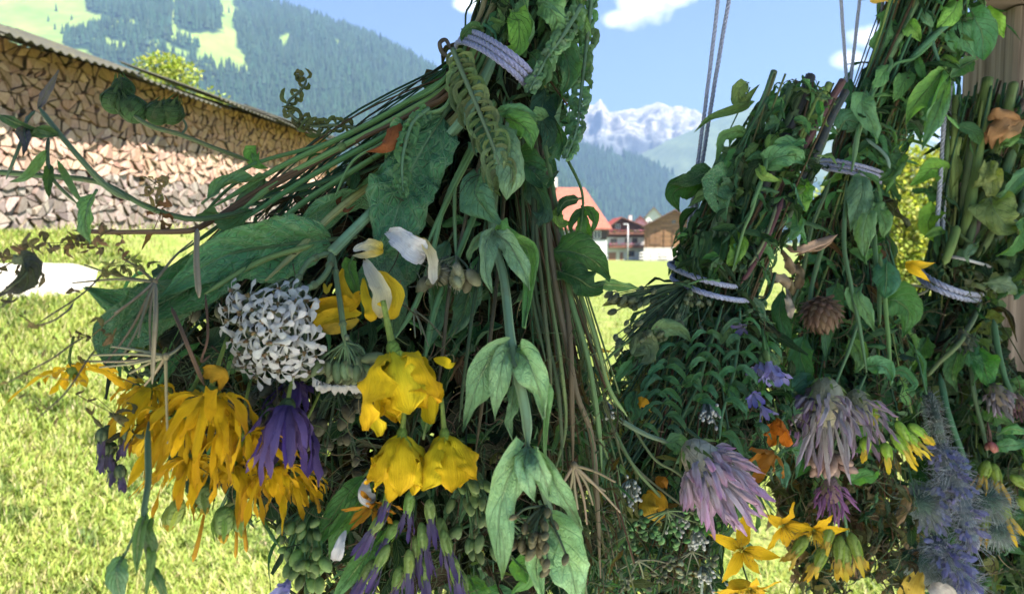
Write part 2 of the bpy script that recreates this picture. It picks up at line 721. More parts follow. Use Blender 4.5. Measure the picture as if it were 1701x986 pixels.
# ================================================================ mountains
def loft(name, crest, foot_d, crest_d, foot_z, nu, nv, amp, nsc, mat, colfn, bulge=.0, ridged=False, seed=0):
    """hill body: rises from a foot line to a crest profile, then drops behind it"""
    pts = [at(px, py, crest_d) for px, py in crest]
    cx = [p[0] for p in crest]
    vs, cs, fs = [], [], []
    for j in range(nv + 1):
        t = j / nv * 1.25
        for i in range(nu + 1):
            px = lerp(cx[0], cx[-1], i / nu)
            k = max(0, min(len(cx) - 2, sum(1 for q in cx[1:-1] if q <= px)))
            s = (px - cx[k]) / (cx[k + 1] - cx[k])
            ss = s
            c = pts[k].lerp(pts[k + 1], ss)
            f = at(px, 400, foot_d)
            f.z = foot_z
            tt = min(t, 1)
            p = f.lerp(c, tt)
            p.z = foot_z + (c.z - foot_z) * (tt + bulge * math.sin(PI * tt))
            if t > 1:
                over = (t - 1) / .25
                p = c + Vector((0, (crest_d - foot_d) * over, -(c.z - foot_z) * 1.05 * over))
            q = p * nsc + Vector((seed * 13.1, 0, 0))
            h = 0
            a, fr = 1.0, 1.0
            for o_ in range(6):
                n = noise.noise(q * fr + Vector((o_ * 5.3, 0, 0)))
                if ridged:
                    n = .6 - abs(n) * 1.6
                h += n * a
                a *= .52
                fr *= 2.05
            env = min(1, tt * 3) * (1 - .72 * sstep(.75, 1.0, tt)) if t <= 1 else .25
            p = p + Vector((0, -h * amp * .8 * env, h * amp * env))
            vs.append(p)
            cs.append(colfn(p, tt, h))
    for j in range(nv):
        for i in range(nu):
            a = j * (nu + 1) + i
            fs.append((a, a + 1, a + nu + 2, a + nu + 1))
    b = MB()
    b.add(vs, fs, cs)
    o = b.build(name, mat, origin=(0, 0, 0))
    tag(o, kind='structure')
    return vs, nu, nv


MEADOWS = [
    [(-400, -400), (90, -400), (142, -20), (142, 18), (170, 22), (205, 29), (206, 40), (160, 43), (145, 52), (146, 57), (112, 60), (106, 70), (112, 78), (140, 79), (165, 92), (175, 108), (-400, 30)],
    [(157, 58), (180, 58), (215, 70), (200, 80), (182, 72)],
    [(284, 42), (330, 51), (360, 50), (386, 40), (392, 62), (398, 80), (412, 98), (412, 116), (396, 118), (350, 106), (290, 89), (250, 76), (248, 64), (268, 64), (300, 76), (332, 86), (335, 78), (300, 63), (280, 54)],
    [(352, -400), (410, -400), (388, -10), (388, 12), (402, 20), (390, 26), (388, 42), (364, 46), (368, 20), (356, -10)],
    [(462, 55), (481, 51), (479, 72), (471, 84)],
    [(553, 60), (564, 62), (573, 72), (570, 79), (557, 70)],
    [(283, -20), (290, -20), (292, 44), (284, 44)],
    [(324, 110), (360, 118), (352, 124), (328, 118)],
    [(622, 118), (632, 122), (628, 132)], [(208, 26), (222, 30), (232, 42), (215, 38)],
]


def in_meadow(px, py):
    jx = noise.noise(Vector((px * .05, py * .05, 2))) * 7
    jy = noise.noise(Vector((px * .05, py * .05, 9))) * 5
    return any(inpoly(px + jx, py + jy, q) for q in MEADOWS)


def alp_col(p, t, h):
    P = proj(p)
    if in_meadow(P[0], P[1] - 5):
        n = noise.noise(p * .012) * .5 + .5
        return mixc((.12, .20, .04), (.25, .30, .08), n)
    return (.016, .036, .022)


m = NT('alp_slope')
p = m.geo()
c = m.mix(m.ramp(m.noise(.03, 5, p), [(.35, (0, 0, 0)), (.7, (1, 1, 1))]), m.mix(1.0, m.col(), (.72, .75, .7), 'MULTIPLY'), m.col())
M['alp'] = m.done(c, .95, None, spec=.05)

LEFT_CREST = [(-1200, -140), (-300, -130), (150, -95), (300, -65), (440, -4), (520, 22), (600, 52), (660, 82), (700, 104), (735, 124), (790, 160), (850, 205), (905, 250), (960, 300), (1000, 335)]
LV = loft('mountain', LEFT_CREST, 900, 1900, -4, 330, 150, 26, .0022, M['alp'], alp_col, .05)


def conifer(vs, fs, cs, p, h, r, rg):
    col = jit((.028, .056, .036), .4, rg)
    tip_col = mixc(col, (.05, .09, .04), .5)  # paler green towards the tip
    for (z0, z1, rr) in ((.08, .62, 1.0), (.4, 1.0, .62)):
        o = len(vs)
        a0 = rg.uniform(0, 6)
        for k in range(5):
            an = a0 + k * 2 * PI / 5
            q = rg.uniform(.75, 1.2)
            vs.append(p + Vector((math.cos(an) * r * rr * q, math.sin(an) * r * rr * q, h * z0 * rg.uniform(.8, 1.2))))
            cs.append(col)
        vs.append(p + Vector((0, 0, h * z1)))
        cs.append(tip_col)
        for k in range(5):
            fs.append((o + k, o + (k + 1) % 5, o + 5))


def forest(name, LV, n, hr, rg, test, label, tmax=.995, pxr=(-150, 1050), pyr=(-90, 330)):
    vs0, nu, nv = LV
    vs, fs, cs = [], [], []
    jmax = int(nv / 1.25)
    cnt = tries = 0
    while cnt < n and tries < n * 30:
        tries += 1
        j = rg.random() * (jmax - 1)
        i = rg.random() * (nu - 1)
        a = int(j) * (nu + 1) + int(i)
        p = vs0[a].lerp(vs0[a + 1], i % 1).lerp(vs0[a + nu + 1].lerp(vs0[a + nu + 2], i % 1), j % 1)
        P = proj(p)
        if not (pxr[0] < P[0] < pxr[1] and pyr[0] < P[1] < pyr[1]):
            continue
        # thin out the near, low part so that density per picture area stays even
        if not test(P[0], P[1], rg):
            continue
        h = rg.uniform(*hr) * (1.25 if rg.random() < .15 else 1)
        conifer(vs, fs, cs, p - Vector((0, 0, 1)), h, h * rg.uniform(.16, .24), rg)
        cnt += 1
    b = MB()
    b.add(vs, fs, cs)
    o = b.build(name, M['conifer'], smooth=False, origin=(0, 0, 0))
    tag(o, label, 'forest', kind='stuff')


m = NT('conifer_foliage')
M['conifer'] = m.done(m.col(), .9, None, spec=.05)
forest('forest', LV, 15000, (13, 25), random.Random(5),
       lambda px, py, rg: (not in_meadow(px, py)) or rg.random() < .012,
       'dark conifer forest covering the left mountain around pale meadows')


def hill_col(p, t, h):
    n = noise.noise(p * .004)
    if noise.noise(p * .0035 + Vector((3, 1, 0))) > .34:
        return mixc((.07, .10, .04), (.11, .14, .05), n + .5)
    return mixc((.022, .045, .026), (.04, .065, .035), n + .5)


HV = loft('mountain', [(600, 150), (780, 215), (880, 235), (960, 245), (1010, 252), (1060, 262), (1095, 276), (1130, 293), (1175, 318), (1240, 352), (1320, 390)], 1700, 2300, -4, 170, 90, 40, .0015, M['alp'], hill_col, .06, seed=2)
forest('forest', HV, 6500, (16, 32), random.Random(6), lambda px, py, rg: noise.noise(Vector((px * .02, py * .03, 1))) < .32,
       'hazy conifer forest on the hill behind the chalets', pxr=(880, 1330), pyr=(180, 400))
loft('mountain', [(900, 330), (1030, 300), (1060, 262), (1100, 240), (1150, 222), (1200, 200), (1300, 165), (1420, 180), (1600, 250), (1900, 300)], 2700, 3300, -4, 150, 80, 70, .0014, M['alp'],
     lambda p, t, h: mixc((.09, .13, .06), (.17, .2, .1), noise.noise(p * .002) * .6 + .5), .05, seed=3)
loft('mountain', [(1080, 330), (1130, 298), (1180, 288), (1260, 276), (1400, 300), (1700, 330), (2200, 250)], 2100, 2700, -4, 90, 50, 40, .0015, M['alp'], hill_col, .05, seed=5)


def peak_col(p, t, h):
    P = proj(p)
    line = 226 + 22 * noise.noise(p * .0024) + 16 * noise.noise(p * .0075)
    rock = mixc((.10, .11, .12), (.17, .18, .17), noise.noise(p * .003) + .5)
    if noise.noise(p * .0135 + Vector((0, 0, 5))) > .30 and P[1] > 196:
        return rock
    return mixc((.33, .305, .28), rock, sstep(line - 12, line + 12, P[1]))


m = NT('snow_rock')
p = m.geo()
rk = m.ramp(m.noise(.021, 7, p, .72), [(.47, (0, 0, 0)), (.56, (.92, .92, .92))])
c = m.mix(rk, m.col(), m.mix(.85, m.col(), (.10, .097, .09)))
M['snow'] = m.done(c, .8, None, spec=.1)
loft('mountain', [(600, 260), (800, 240), (890, 205), (940, 188), (965, 180), (985, 183), (997, 173), (1004, 182), (1012, 193), (1028, 191), (1045, 190), (1066, 186), (1080, 177), (1091, 173), (1104, 180), (1113, 188), (1122, 184), (1130, 183), (1145, 190), (1160, 192), (1180, 199), (1215, 214), (1280, 226), (1400, 260), (1600, 300)],
     2800, 3850, -4, 420, 150, 105, .0024, M['snow'], peak_col, -.02, True, seed=7)

# ================================================================ haze
b = MB()
b.box((0, 2600, 407), (11000, 5800, 826), (1, 1, 1))
m = NT('haze_air')
pv = m.n('VolumePrincipled')
pv.inputs['Color'].default_value = (.21, .31, .54, 1)
pv.inputs['Density'].default_value = 2.8e-4
pv.inputs['Anisotropy'].default_value = .2
m.t.links.new(pv.outputs[0], m.out.inputs['Volume'])
hz = b.build('haze', m.mat, smooth=False, origin=(0, 0, 0))
tag(hz, 'thin blue mountain air over the valley', 'haze', kind='stuff')
# ================================================================ woodpile
rw = random.Random(21)
PA = at(0, 400, 7.0)
PB = at(548, 400, 16.0)
PA.z = PB.z = 0
PDIR = (PB - PA).normalized()
PLEN = (PB - PA).length
PN = Vector((PDIR.y, -PDIR.x, 0))          # face normal, towards +X
PH = 1.90


def pile_pt(s, h, out=0.0):
    q = PA + PDIR * s + PN * out
    base = 1.415 + .0277 * s
    return Vector((q.x, q.y, base + h))


def log_prism(b, poly, out, length, col):
    """poly: list of (s,h) corners of the end face"""
    cs = sum(p[0] for p in poly) / len(poly)
    ch = sum(p[1] for p in poly) / len(poly)
    n = len(poly)
    tilt_s, tilt_h = rw.uniform(-.035, .035), rw.uniform(-.035, .035)
    front, mid, back, uv = [], [], [], []
    for (s, h) in poly:
        o = out + tilt_s * (s - cs) + tilt_h * (h - ch)
        s2, h2 = cs + (s - cs) * .93, ch + (h - ch) * .93
        front.append(pile_pt(s2, h2, o))
        mid.append(pile_pt(s, h, o - .007))
        back.append(pile_pt(s, h, o - length))
    vs = front + mid + back
    bark = jit((.13, .095, .065), .4, rw)
    side = bark if rw.random() < .4 else mixc(col, bark, .35)
    cl = [col] * n + [side] * (2 * n)
    fs = [tuple(range(n))]
    for k in range(n):
        k2 = (k + 1) % n
        fs.append((k, n + k, n + k2, k2))
        fs.append((n + k, 2 * n + k, 2 * n + k2, n + k2))
    b.add(vs, fs, cl)


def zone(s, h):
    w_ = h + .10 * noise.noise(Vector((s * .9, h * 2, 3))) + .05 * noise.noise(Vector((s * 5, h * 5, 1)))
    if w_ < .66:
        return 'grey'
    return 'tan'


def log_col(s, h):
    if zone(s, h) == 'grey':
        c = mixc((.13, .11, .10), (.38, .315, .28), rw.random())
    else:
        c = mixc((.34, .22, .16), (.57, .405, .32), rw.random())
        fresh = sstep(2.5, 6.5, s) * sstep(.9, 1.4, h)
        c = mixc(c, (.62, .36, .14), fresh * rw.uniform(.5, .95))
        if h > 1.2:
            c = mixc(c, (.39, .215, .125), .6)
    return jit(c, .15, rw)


m = NT('split_log_end')
p = m.geo()
base = m.col()
fib = m.noise(1.0, 4, m.n('Mapping', Vector=p, Scale=(9, 60, 26)).outputs[0], .6)
nz = m.noise(70, 5, p)
base = m.mix(m.ramp(fib, [(.40, (0, 0, 0)), (.66, (.7, .7, .7))]), base, m.mix(1.0, base, (.6, .53, .46), 'MULTIPLY'))
base = m.mix(m.ramp(nz, [(.56, (0, 0, 0)), (.75, (.55, .55, .55))]), base, m.mix(1.0, base, (.45, .42, .40), 'MULTIPLY'))
M['log'] = m.done(base, .85, m.bump(m.math('ADD', fib, nz), .6, .006), spec=.1)

cells = []
NR = 17
rows = [PH * j / NR for j in range(NR + 1)]
DS = .138
SC0 = -2.0
ncol = int((PLEN + 2.6) / DS)
gp = {}
for j in range(NR + 1):
    for i in range(ncol + 1):
        s = SC0 + (i + (.5 if j % 2 else 0) * .8) * DS + rw.uniform(-.42, .42) * DS
        h = rows[j] + (rw.uniform(-.42, .42) * PH / NR if 0 < j < NR else 0) + .02 * noise.noise(Vector((s, j, 0)))
        gp[i, j] = (s, h)
for j in range(NR):
    for i in range(ncol):
        a, b_, c, d = gp[i, j], gp[i + 1, j], gp[i + 1, j + 1], gp[i, j + 1]
        r = rw.random()
        if r < .40:
            cells += [[a, b_, c], [a, c, d]]
        elif r < .72:
            cells += [[a, b_, d], [b_, c, d]]
        elif r < .84:
            cells.append([a, b_, c, d])
        else:
            e = ((a[0] + b_[0] + c[0] + d[0]) / 4 + rw.uniform(-.02, .02), (a[1] + b_[1] + c[1] + d[1]) / 4 + rw.uniform(-.02, .02))
            cells += [[a, b_, e], [b_, c, e], [c, d, e, a]]


def shrink(poly, g):
    cs = sum(p[0] for p in poly) / len(poly)
    ch = sum(p[1] for p in poly) / len(poly)
    # rounded corners: each corner becomes two points, edges bow a little
    out = []
    n = len(poly)
    pp = [(cs + (s - cs) * g, ch + (h - ch) * g) for s, h in poly]
    arc = rw.randrange(n) if rw.random() < .6 else -1
    for k in range(n):
        p0, p1, p2 = pp[k - 1], pp[k], pp[(k + 1) % n]
        q = rw.uniform(.06, .2)
        out.append((lerp(p1[0], p0[0], q), lerp(p1[1], p0[1], q)))
        out.append((lerp(p1[0], p2[0], q), lerp(p1[1], p2[1], q)))
        if k == arc:          # the bark side of the wedge is round
            mx_, my = (p1[0] + p2[0]) / 2, (p1[1] + p2[1]) / 2
            dx, dy = mx_ - cs, my - ch
            L = math.hypot(dx, dy) + 1e-6
            bow = .14 * math.hypot(p2[0] - p1[0], p2[1] - p1[1])
            out.append((mx_ + dx / L * bow, my + dy / L * bow))
    return out


items = []
for poly in cells:
    cs = sum(p[0] for p in poly) / len(poly)
    ch = sum(p[1] for p in poly) / len(poly)
    P = proj(pile_pt(cs, ch))
    items.append((P[2], P[0], cs, ch, poly))
vis = sorted([it for it in items if it[1] > -12], key=lambda t: t[0])
near = vis[:300]
nearset = set(id(t[4]) for t in near)
far_b = MB()
for d, px, cs, ch, poly in items:
    out = rw.uniform(-.028, .018)
    sp = shrink(poly, rw.uniform(.87, .95))
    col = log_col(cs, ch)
    if id(poly) in nearset:
        b = MB()
        log_prism(b, sp, out, .34, col)
        o = b.build('firewood_log', M['log'], smooth=False)
        if ch < .55:
            lab, grp = 'split log with a grey weathered end, low at the near end of the woodpile', 'grey logs low in the near end of the woodpile'
        elif ch < 1.25:
            lab, grp = 'split log with a pale end, halfway up the near end of the woodpile', 'pale logs at mid height in the near end of the woodpile'
        else:
            lab, grp = 'tan split log in the shaded top rows at the near end of the woodpile', 'tan logs in the top rows of the near end of the woodpile'
        tag(o, lab, 'firewood', grp)
    else:
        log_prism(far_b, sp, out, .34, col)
tag(far_b.build('firewood', M['log'], smooth=False, origin=pile_pt(5, .9)), 'rest of the split firewood stacked along the far length of the woodpile', 'firewood', kind='stuff')

# the stack's hidden rear row and the corrugated roof that covers it
roof = tag(empty('woodpile_roof', pile_pt(4, PH + .1)), 'weathered corrugated sheet roof sloping along the top of the long woodpile', 'roof')
m = NT('corrugated_sheet')
p = m.geo()
c = m.mix(m.noise(3, 5, p), (.028, .027, .02), (.075, .072, .055))
c = m.mix(m.ramp(m.noise(9, 5, p), [(.5, (0, 0, 0)), (.7, (.7, .7, .7))]), c, (.10, .09, .04))
M['corr'] = m.done(c, .7, m.bump(m.noise(40, 4, p), .4, .004), spec=.3)
M['timber_dark'] = plain('roof_batten', (.10, .075, .05), .85, 14, .5, .5, .004)
s0 = SC0 - .2
k = 0
while s0 < PLEN + .35:
    ln = 2.05
    b = MB()
    lift = rw.uniform(-.03, .03) + .012 * (k % 2)
    tl = rw.uniform(-.012, .012)
    nsx, nso = 96, 8
    top, bot = [], []
    for i in range(nsx + 1):
        s = s0 + ln * i / nsx
        for j in range(nso + 1):
            o = lerp(-1.1, .40 + .03 * math.sin(k * 2.1), j / nso)
            hgt = PH + .055 - .36 * o + lift + tl * (i - nsx / 2) / nsx * 8 + .016 * math.sin(2 * PI * i / 6) - .03 * math.sin(PI * i / nsx) * (.4 + .6 * (k % 3 == 1))
            top.append(pile_pt(s, hgt + .006, o))
            bot.append(pile_pt(s, hgt, o))
    w1 = nso + 1
    N = len(top)
    fs = []
    for i in range(nsx):
        for j in range(nso):
            a = i * w1 + j
            fs.append((a, a + 1, a + w1 + 1, a + w1))
            fs.append((N + a, N + a + w1, N + a + w1 + 1, N + a + 1))
        fs.append((i * w1 + nso, N + i * w1 + nso, N + (i + 1) * w1 + nso, (i + 1) * w1 + nso))
        fs.append((i * w1, (i + 1) * w1, N + (i + 1) * w1, N + i * w1))
    for i in (0, nsx):
        for j in range(nso):
            a = i * w1 + j
            fs.append((a, N + a, N + a + 1, a + 1))
    b.add(top + bot, fs, (.1, .1, .1))
    b.build('corrugated_sheet', M['corr'], roof)
    s0 += ln - .13
    k += 1
for o in (-.2, -.7):
    b = MB()
    b.tube([pile_pt(SC0 - .1, PH + .005 - .36 * o, o), pile_pt(PLEN * .5, PH - .005 - .36 * o, o), pile_pt(PLEN + .3, PH + .005 - .36 * o, o)], .028, (.1, .08, .05), 4)
    b.build('batten', M['timber_dark'], roof, smooth=False)
s = SC0 + .4
while s < PLEN:
    b = MB()
    b.tube([pile_pt(s, PH + .36, -1.0), pile_pt(s, PH - .10, .3)], .022, (.1, .08, .05), 4)
    b.build('rafter', M['timber_dark'], roof, smooth=False)
    s += 1.9


# ================================================================ leafy shrub and trees in the middle distance
def leaf_cloud(b, blobs, n, size, rg, cols, droop=.3):
    """many small pointed leaves scattered through uneven clumps"""
    vs, fs, cs = b.v, b.f, b.c
    tot = sum(r[0] * r[1] * r[2] for _, r in blobs)
    for c, r in blobs:
        for _ in range(int(n * r[0] * r[1] * r[2] / tot)):
            d = Vector((rg.gauss(0, 1), rg.gauss(0, 1), rg.gauss(0, 1))).normalized()
            rad = rg.random() ** .38 * rg.uniform(.75, 1.12)
            q = c + Vector((d.x * r[0], d.y * r[1], d.z * r[2])) * rad
            if noise.noise(q * (2.2 / max(.3, r[0]))) < -.22:
                continue
            ax = (d + Vector((rg.uniform(-1, 1), rg.uniform(-1, 1), rg.uniform(-1, 1) - droop))).normalized()
            nr = ax.cross(Vector((rg.uniform(-1, 1), rg.uniform(-1, 1), rg.uniform(-.2, 1.4)))).normalized()
            sd = ax.cross(nr)
            L = size * rg.uniform(.6, 1.4)
            W = L * rg.uniform(.2, .34)
            col = jit(cols[rg.randrange(len(cols))], .3, rg)
            o = len(vs)
            vs += [q, q + ax * L * .5 + nr * W + sd * W * .3, q + ax * L, q + ax * L * .5 - nr * W + sd * W * .3]
            cs += [col] * 4
            b.uv += [(.5, 0), (1, .5), (.5, 1), (0, .5)]
            fs.append((o, o + 1, o + 2, o + 3))
            b.m.append(0)


m = NT('foliage')
cc = m.col()
M['foliage'] = m.done(cc, .5, None, .4, m.mix(1.0, cc, (1.25, 1.3, .6), 'MULTIPLY'), .35)
M['bark'] = plain('bark', (.10, .075, .055), .9, 30, .6, .8, .01)
rb = random.Random(9)


def tree(name, base, crown, height, nleaf, lsize, cols, label, cat, group=None, trunk=.07):
    t = tag(empty(name, base), label, cat, group)
    b = MB()
    top = base + Vector((0, 0, height * .72))
    b.tube([base - Vector((0, 0, .1)), base.lerp(top, .5) + Vector((rb.uniform(-.1, .1), 0, 0)), top], (trunk, trunk * .35), (.1, .08, .06), 8, 10)
    for c, r in crown:
        st = base.lerp(top, rb.uniform(.45, .9))
        b.tube([st, st.lerp(c, .5) + Vector((0, 0, .1)), c], (trunk * .45, trunk * .1), (.1, .08, .06), 5, 6)
        for _ in range(4):
            e = c + Vector((rb.uniform(-1, 1) * r[0], rb.uniform(-1, 1) * r[1], rb.uniform(-.6, 1) * r[2])) * .8
            b.tube([c, c.lerp(e, .5) + Vector((0, 0, .03)), e], (trunk * .12, trunk * .04), (.1, .08, .06), 4, 4)
    b.build('trunk', M['bark'], t)
    b = MB()
    leaf_cloud(b, crown, nleaf, lsize, rb, cols)
    b.build('crown', M['foliage'], t)
    return t


lime = [(.22, .28, .04), (.30, .34, .06), (.15, .2, .03), (.38, .40, .10)]
bp = at(278, 400, 18.5)
bp.z = ground_z(bp.x, bp.y)
cw = lambda px, py, d, r: (at(px, py, d), r)
tree('tree', bp, [cw(252, 112, 18.5, (.42, .5, .26)), cw(276, 106, 18.7, (.48, .5, .28)), cw(302, 122, 18.4, (.46, .5, .30)), cw(270, 150, 18.5, (.6, .6, .5)), cw(318, 158, 18.5, (.35, .4, .3)), cw(280, 190, 18.5, (.75, .7, .5))],
     bp.z * 0 + 4.6, 5200, .11, lime, 'bright yellow-green leafy tree rising behind the woodpile roof', 'tree')
bp = at(345, 400, 21)
bp.z = ground_z(bp.x, bp.y)
tree('tree', bp, [cw(345, 172, 21, (.5, .5, .45)), cw(368, 182, 21, (.4, .4, .35)), cw(355, 205, 21, (.6, .6, .6))], 3.9, 1500, .11, lime,
     'small yellow-green treetop just showing over the far woodpile roof', 'tree')
bp = at(1500, 400, 7.6)
bp.z = ground_z(bp.x, bp.y)
bc = []
for (px, py, d, r) in ((1420, 330, 7.8, .42), (1470, 300, 7.6, .45), (1515, 285, 7.6, .40), (1560, 300, 7.7, .42), (1480, 380, 7.4, .5), (1540, 370, 7.4, .5), (1600, 340, 7.7, .5), (1440, 420, 7.5, .45), (1510, 440, 7.3, .5), (1585, 430, 7.5, .5), (1390, 390, 7.8, .4), (1640, 400, 7.8, .5), (1500, 262, 7.7, .2), (1535, 266, 7.7, .2)):
    bc.append(cw(px, py, d, (r, r * .9, r * .85)))
tree('shrub', bp, bc, 1.5, 24000, .055, lime + [(.2, .2, .04)], 'bushy yellow-green shrub in sun behind the gap between the two right-hand bunches', 'shrub', trunk=.05)

# ================================================================ village
m = NT('roof_tile')
p = m.geo()
br = m.n('TexBrick', {'offset': .5}, Vector=m.n('Mapping', Vector=m.obj(), Scale=(1, 1, 1)).outputs[0], Scale=1.6, Color1=(.9, .9, .9, 1), Color2=(.65, .65, .65, 1), Mortar=(.4, .4, .4, 1))
c = m.mix(1.0, m.col(), br.outputs[0], 'MULTIPLY')
c = m.mix(m.math('MULTIPLY', m.noise(1.2, 5, p), .6), c, m.mix(1.0, c, (.6, .6, .62), 'MULTIPLY'))
M['tile'] = m.done(c, .8, None, spec=.2)
M['render_wall'] = plain('rendered_wall', None, .9, 1.6, .18, .1, .01)
m = NT('log_planks')
x, y, z = [m.n('SeparateXYZ', i0=m.geo()).outputs[i] for i in range(3)]
fr = m.math('FRACT', m.math('MULTIPLY', z, 3.6))
gap = m.math('LESS_THAN', fr, .1)
pl = m.n('TexWhiteNoise', {'noise_dimensions': '2D'}, Vector=m.n('CombineXYZ', i0=m.math('FLOOR', m.math('MULTIPLY', z, 3.6)), i1=m.math('FLOOR', m.math('MULTIPLY', x, .45)), i2=0.0).outputs[0])
c = m.mix(pl.outputs[0], m.mix(1.0, m.col(), (.55, .55, .55), 'MULTIPLY'), m.col())
c = m.mix(m.math('MULTIPLY', m.noise(3, 5, m.geo()), .6), c, m.mix(1.0, c, (.5, .45, .42), 'MULTIPLY'))
c = m.mix(gap, c, (.02, .015, .01))
M['planks'] = m.done(c, .85, m.bump(fr, .4, .03), spec=.15)
m = NT('window_glass')
M['glass'] = m.done((.03, .04, .05), .12, spec=.6)
M['paint'] = plain('painted_wood', None, .6, 5, .12, .1, .005)
M['flowers'] = plain('balcony_flowers', None, .7, 9, .6, .4, .05)


class House:
    """gable house: local x along the front, y to the back, z up; front left corner at origin"""

    def __init__(s, name, origin, rz, label, cat, group=None):
        s.o = origin
        s.rot = Matrix.Rotation(rz, 3, 'Z')
        s.t = tag(empty(name, origin), label, cat, group)

    def P(s, x, y, z):
        return s.o + s.rot @ Vector((x, y, z))

    def quadbox(s, b, x0, x1, y0, y1, z0, z1, col):
        b.box(s.P((x0 + x1) / 2, (y0 + y1) / 2, (z0 + z1) / 2), (x1 - x0, y1 - y0, z1 - z0), col, s.rot)

    def part(s, name, mat, col, boxes, parent=None):
        b = MB()
        for bx in boxes:
            s.quadbox(b, *bx, col)
        return b.build(name, mat, parent or s.t, smooth=False)

    def gable(s, name, mat, col, W, D, z0, z1, apex, ax=None, parent=None):
        ax = W / 2 if ax is None else ax
        b = MB()
        vs = []
        for y in (0, D):
            vs += [s.P(0, y, z0), s.P(W, y, z0), s.P(W, y, z1), s.P(ax, y, apex), s.P(0, y, z1)]
        fs = [(0, 1, 2, 3, 4), (9, 8, 7, 6, 5), (0, 4, 9, 5), (1, 6, 7, 2), (0, 5, 6, 1), (2, 7, 8, 3), (4, 3, 8, 9)]
        b.add(vs, fs, col)
        return b.build(name, mat, parent or s.t, smooth=False)

    def roof(s, mat, col, W, D, z1, apex, ov, fo, th=.18, ax=None):
        ax = W / 2 if ax is None else ax
        b = MB()
        for (xe, sx) in ((0, -1), (W, 1)):
            run = abs(ax - xe)
            k = (apex - z1) / run
            xo = xe + sx * ov
            zo = z1 - k * ov
            q = []
            for (x, z) in ((ax, apex + .03), (xo, zo + .03), (xo, zo + .03 + th), (ax, apex + .03 + th * 1.15)):
                q += [s.P(x, -fo, z), s.P(x, D + fo, z)]
            b.add(q, [(0, 1, 3, 2), (2, 3, 5, 4), (4, 5, 7, 6), (6, 7, 1, 0), (0, 2, 4, 6), (1, 7, 5, 3)], col)
        r = b.build('roof', mat, s.t, smooth=False)
        b = MB()
        for (xe, sx) in ((0, -1), (W, 1)):
            k = (apex - z1) / abs(ax - xe)
            b.tube([s.P(ax, -fo - .04, apex + .1), s.P(xe + sx * ov, -fo - .04, z1 - k * ov + .1)], .13, (.16, .08, .05), 4)
        b.build('bargeboard', M['paint'], r, smooth=False)
        return r

    def window(s, x, z, w_, h_, frame=(.75, .73, .7), bars=True, y=0):
        b = MB()
        t = .09
        for bx in ((x, x + t, z, z + h_), (x + w_ - t, x + w_, z, z + h_), (x + t, x + w_ - t, z, z + t), (x + t, x + w_ - t, z + h_ - t, z + h_)) + (((x + w_ / 2 - .035, x + w_ / 2 + .035, z + t, z + h_ - t), ) if bars else ()):
            s.quadbox(b, bx[0], bx[1], y - .06, y + .02, bx[2], bx[3], frame)
        wn = b.build('window', M['paint'], s.t, smooth=False)
        s.part('pane', M['glass'], (.03, .04, .05), [(x + t, x + w_ - t, y - .02, y + .01, z + t, z + h_ - t)], wn)
        return wn

    def door(s, x, z, w_, h_, col):
        d = s.part('door', M['paint'], col, [(x, x + w_, -.05, .02, z, z + h_)])
        s.part('door_frame', M['paint'], mixc(col, (.7, .68, .62), .5), [(x - .1, x, -.07, .02, z, z + h_ + .1), (x + w_, x + w_ + .1, -.07, .02, z, z + h_ + .1), (x, x + w_, -.07, .02, z + h_, z + h_ + .1)], d)
        s.part('handle', M['paint'], (.5, .5, .5), [(x + w_ - .15, x + w_ - .08, -.12, -.052, z + 1.0, z + 1.12)], d)
        return d

    def balcony(s, x0, x1, z, dep=1.1):
        bl = s.part('balcony', M['paint'], (.20, .085, .05), [(x0, x1, -dep, .0, z, z + .14)])
        s.part('railing', M['paint'], (.24, .10, .06), [(x0, x1, -dep - .06, -dep, z + .16, z + .75)] + [(x0 - .05, x0, -dep, -.02, z + .16, z + .9), (x1, x1 + .05, -dep, -.02, z + .16, z + .9)], bl)
        b = MB()
        for i in range(70):
            q = s.P(rb.uniform(x0, x1), -dep - .12 + rb.uniform(-.08, .06), z + .92 + rb.uniform(-.12, .2))
            cc = rb.choice([(.55, .06, .08), (.62, .15, .22), (.10, .2, .05), (.10, .18, .05), (.7, .35, .4)])
            b.ell(q, Vector((rb.uniform(-1, 1), rb.uniform(-1, 1), 1)), rb.uniform(.08, .16), rb.uniform(.07, .13), cc, 5, 3)
        b.build('flower_box', M['flowers'], bl)


def gpos(px, d, dz=0):
    q = at(px, 400, d)
    q.z = ground_z(q.x, q.y) + dz
    return q


WHITE = (.74, .72, .68)
# chalet with a red roof and flowered balconies (middle)
D1 = 165.0
u1 = D1 / F
o1 = gpos(1010, D1)
zt = lambda py, d=D1, o=o1: (at(850, py, d).z - o.z)
H1 = House('chalet', o1, math.radians(0), 'white chalet with red roof, dark wooden gable and two flowered balconies', 'house')
W1 = 63 * u1
e1, a1 = zt(378), zt(362)
H1.part('wall', M['render_wall'], WHITE, [(0, W1, 0, 13, -.3, zt(394))])
H1.gable('upper_storey', M['planks'], (.22, .10, .065), W1, 13, zt(394), e1, a1, W1 * .34)
H1.roof(M['tile'], (.40, .07, .05), W1, 13, e1, a1, .9, 1.0, ax=W1 * .34)
H1.balcony(.1, W1 - .1, zt(390))
H1.balcony(.1, W1 - .1, zt(412), 1.0)
for (x, py, w_, h_) in ((1022, 380, 8, 8), (1014, 404, 11, 8), (1038, 404, 7, 9), (1050, 404, 9, 9), (1042, 426, 12, 10)):
    H1.window((x - 1010) * u1, zt(py), w_ * u1, h_ * u1, (.72, .7, .66) if py < 385 else (.36, .16, .12))
H1.door(1.2 * u1, -.02, 12 * u1, 13 * u1, (.32, .15, .09))
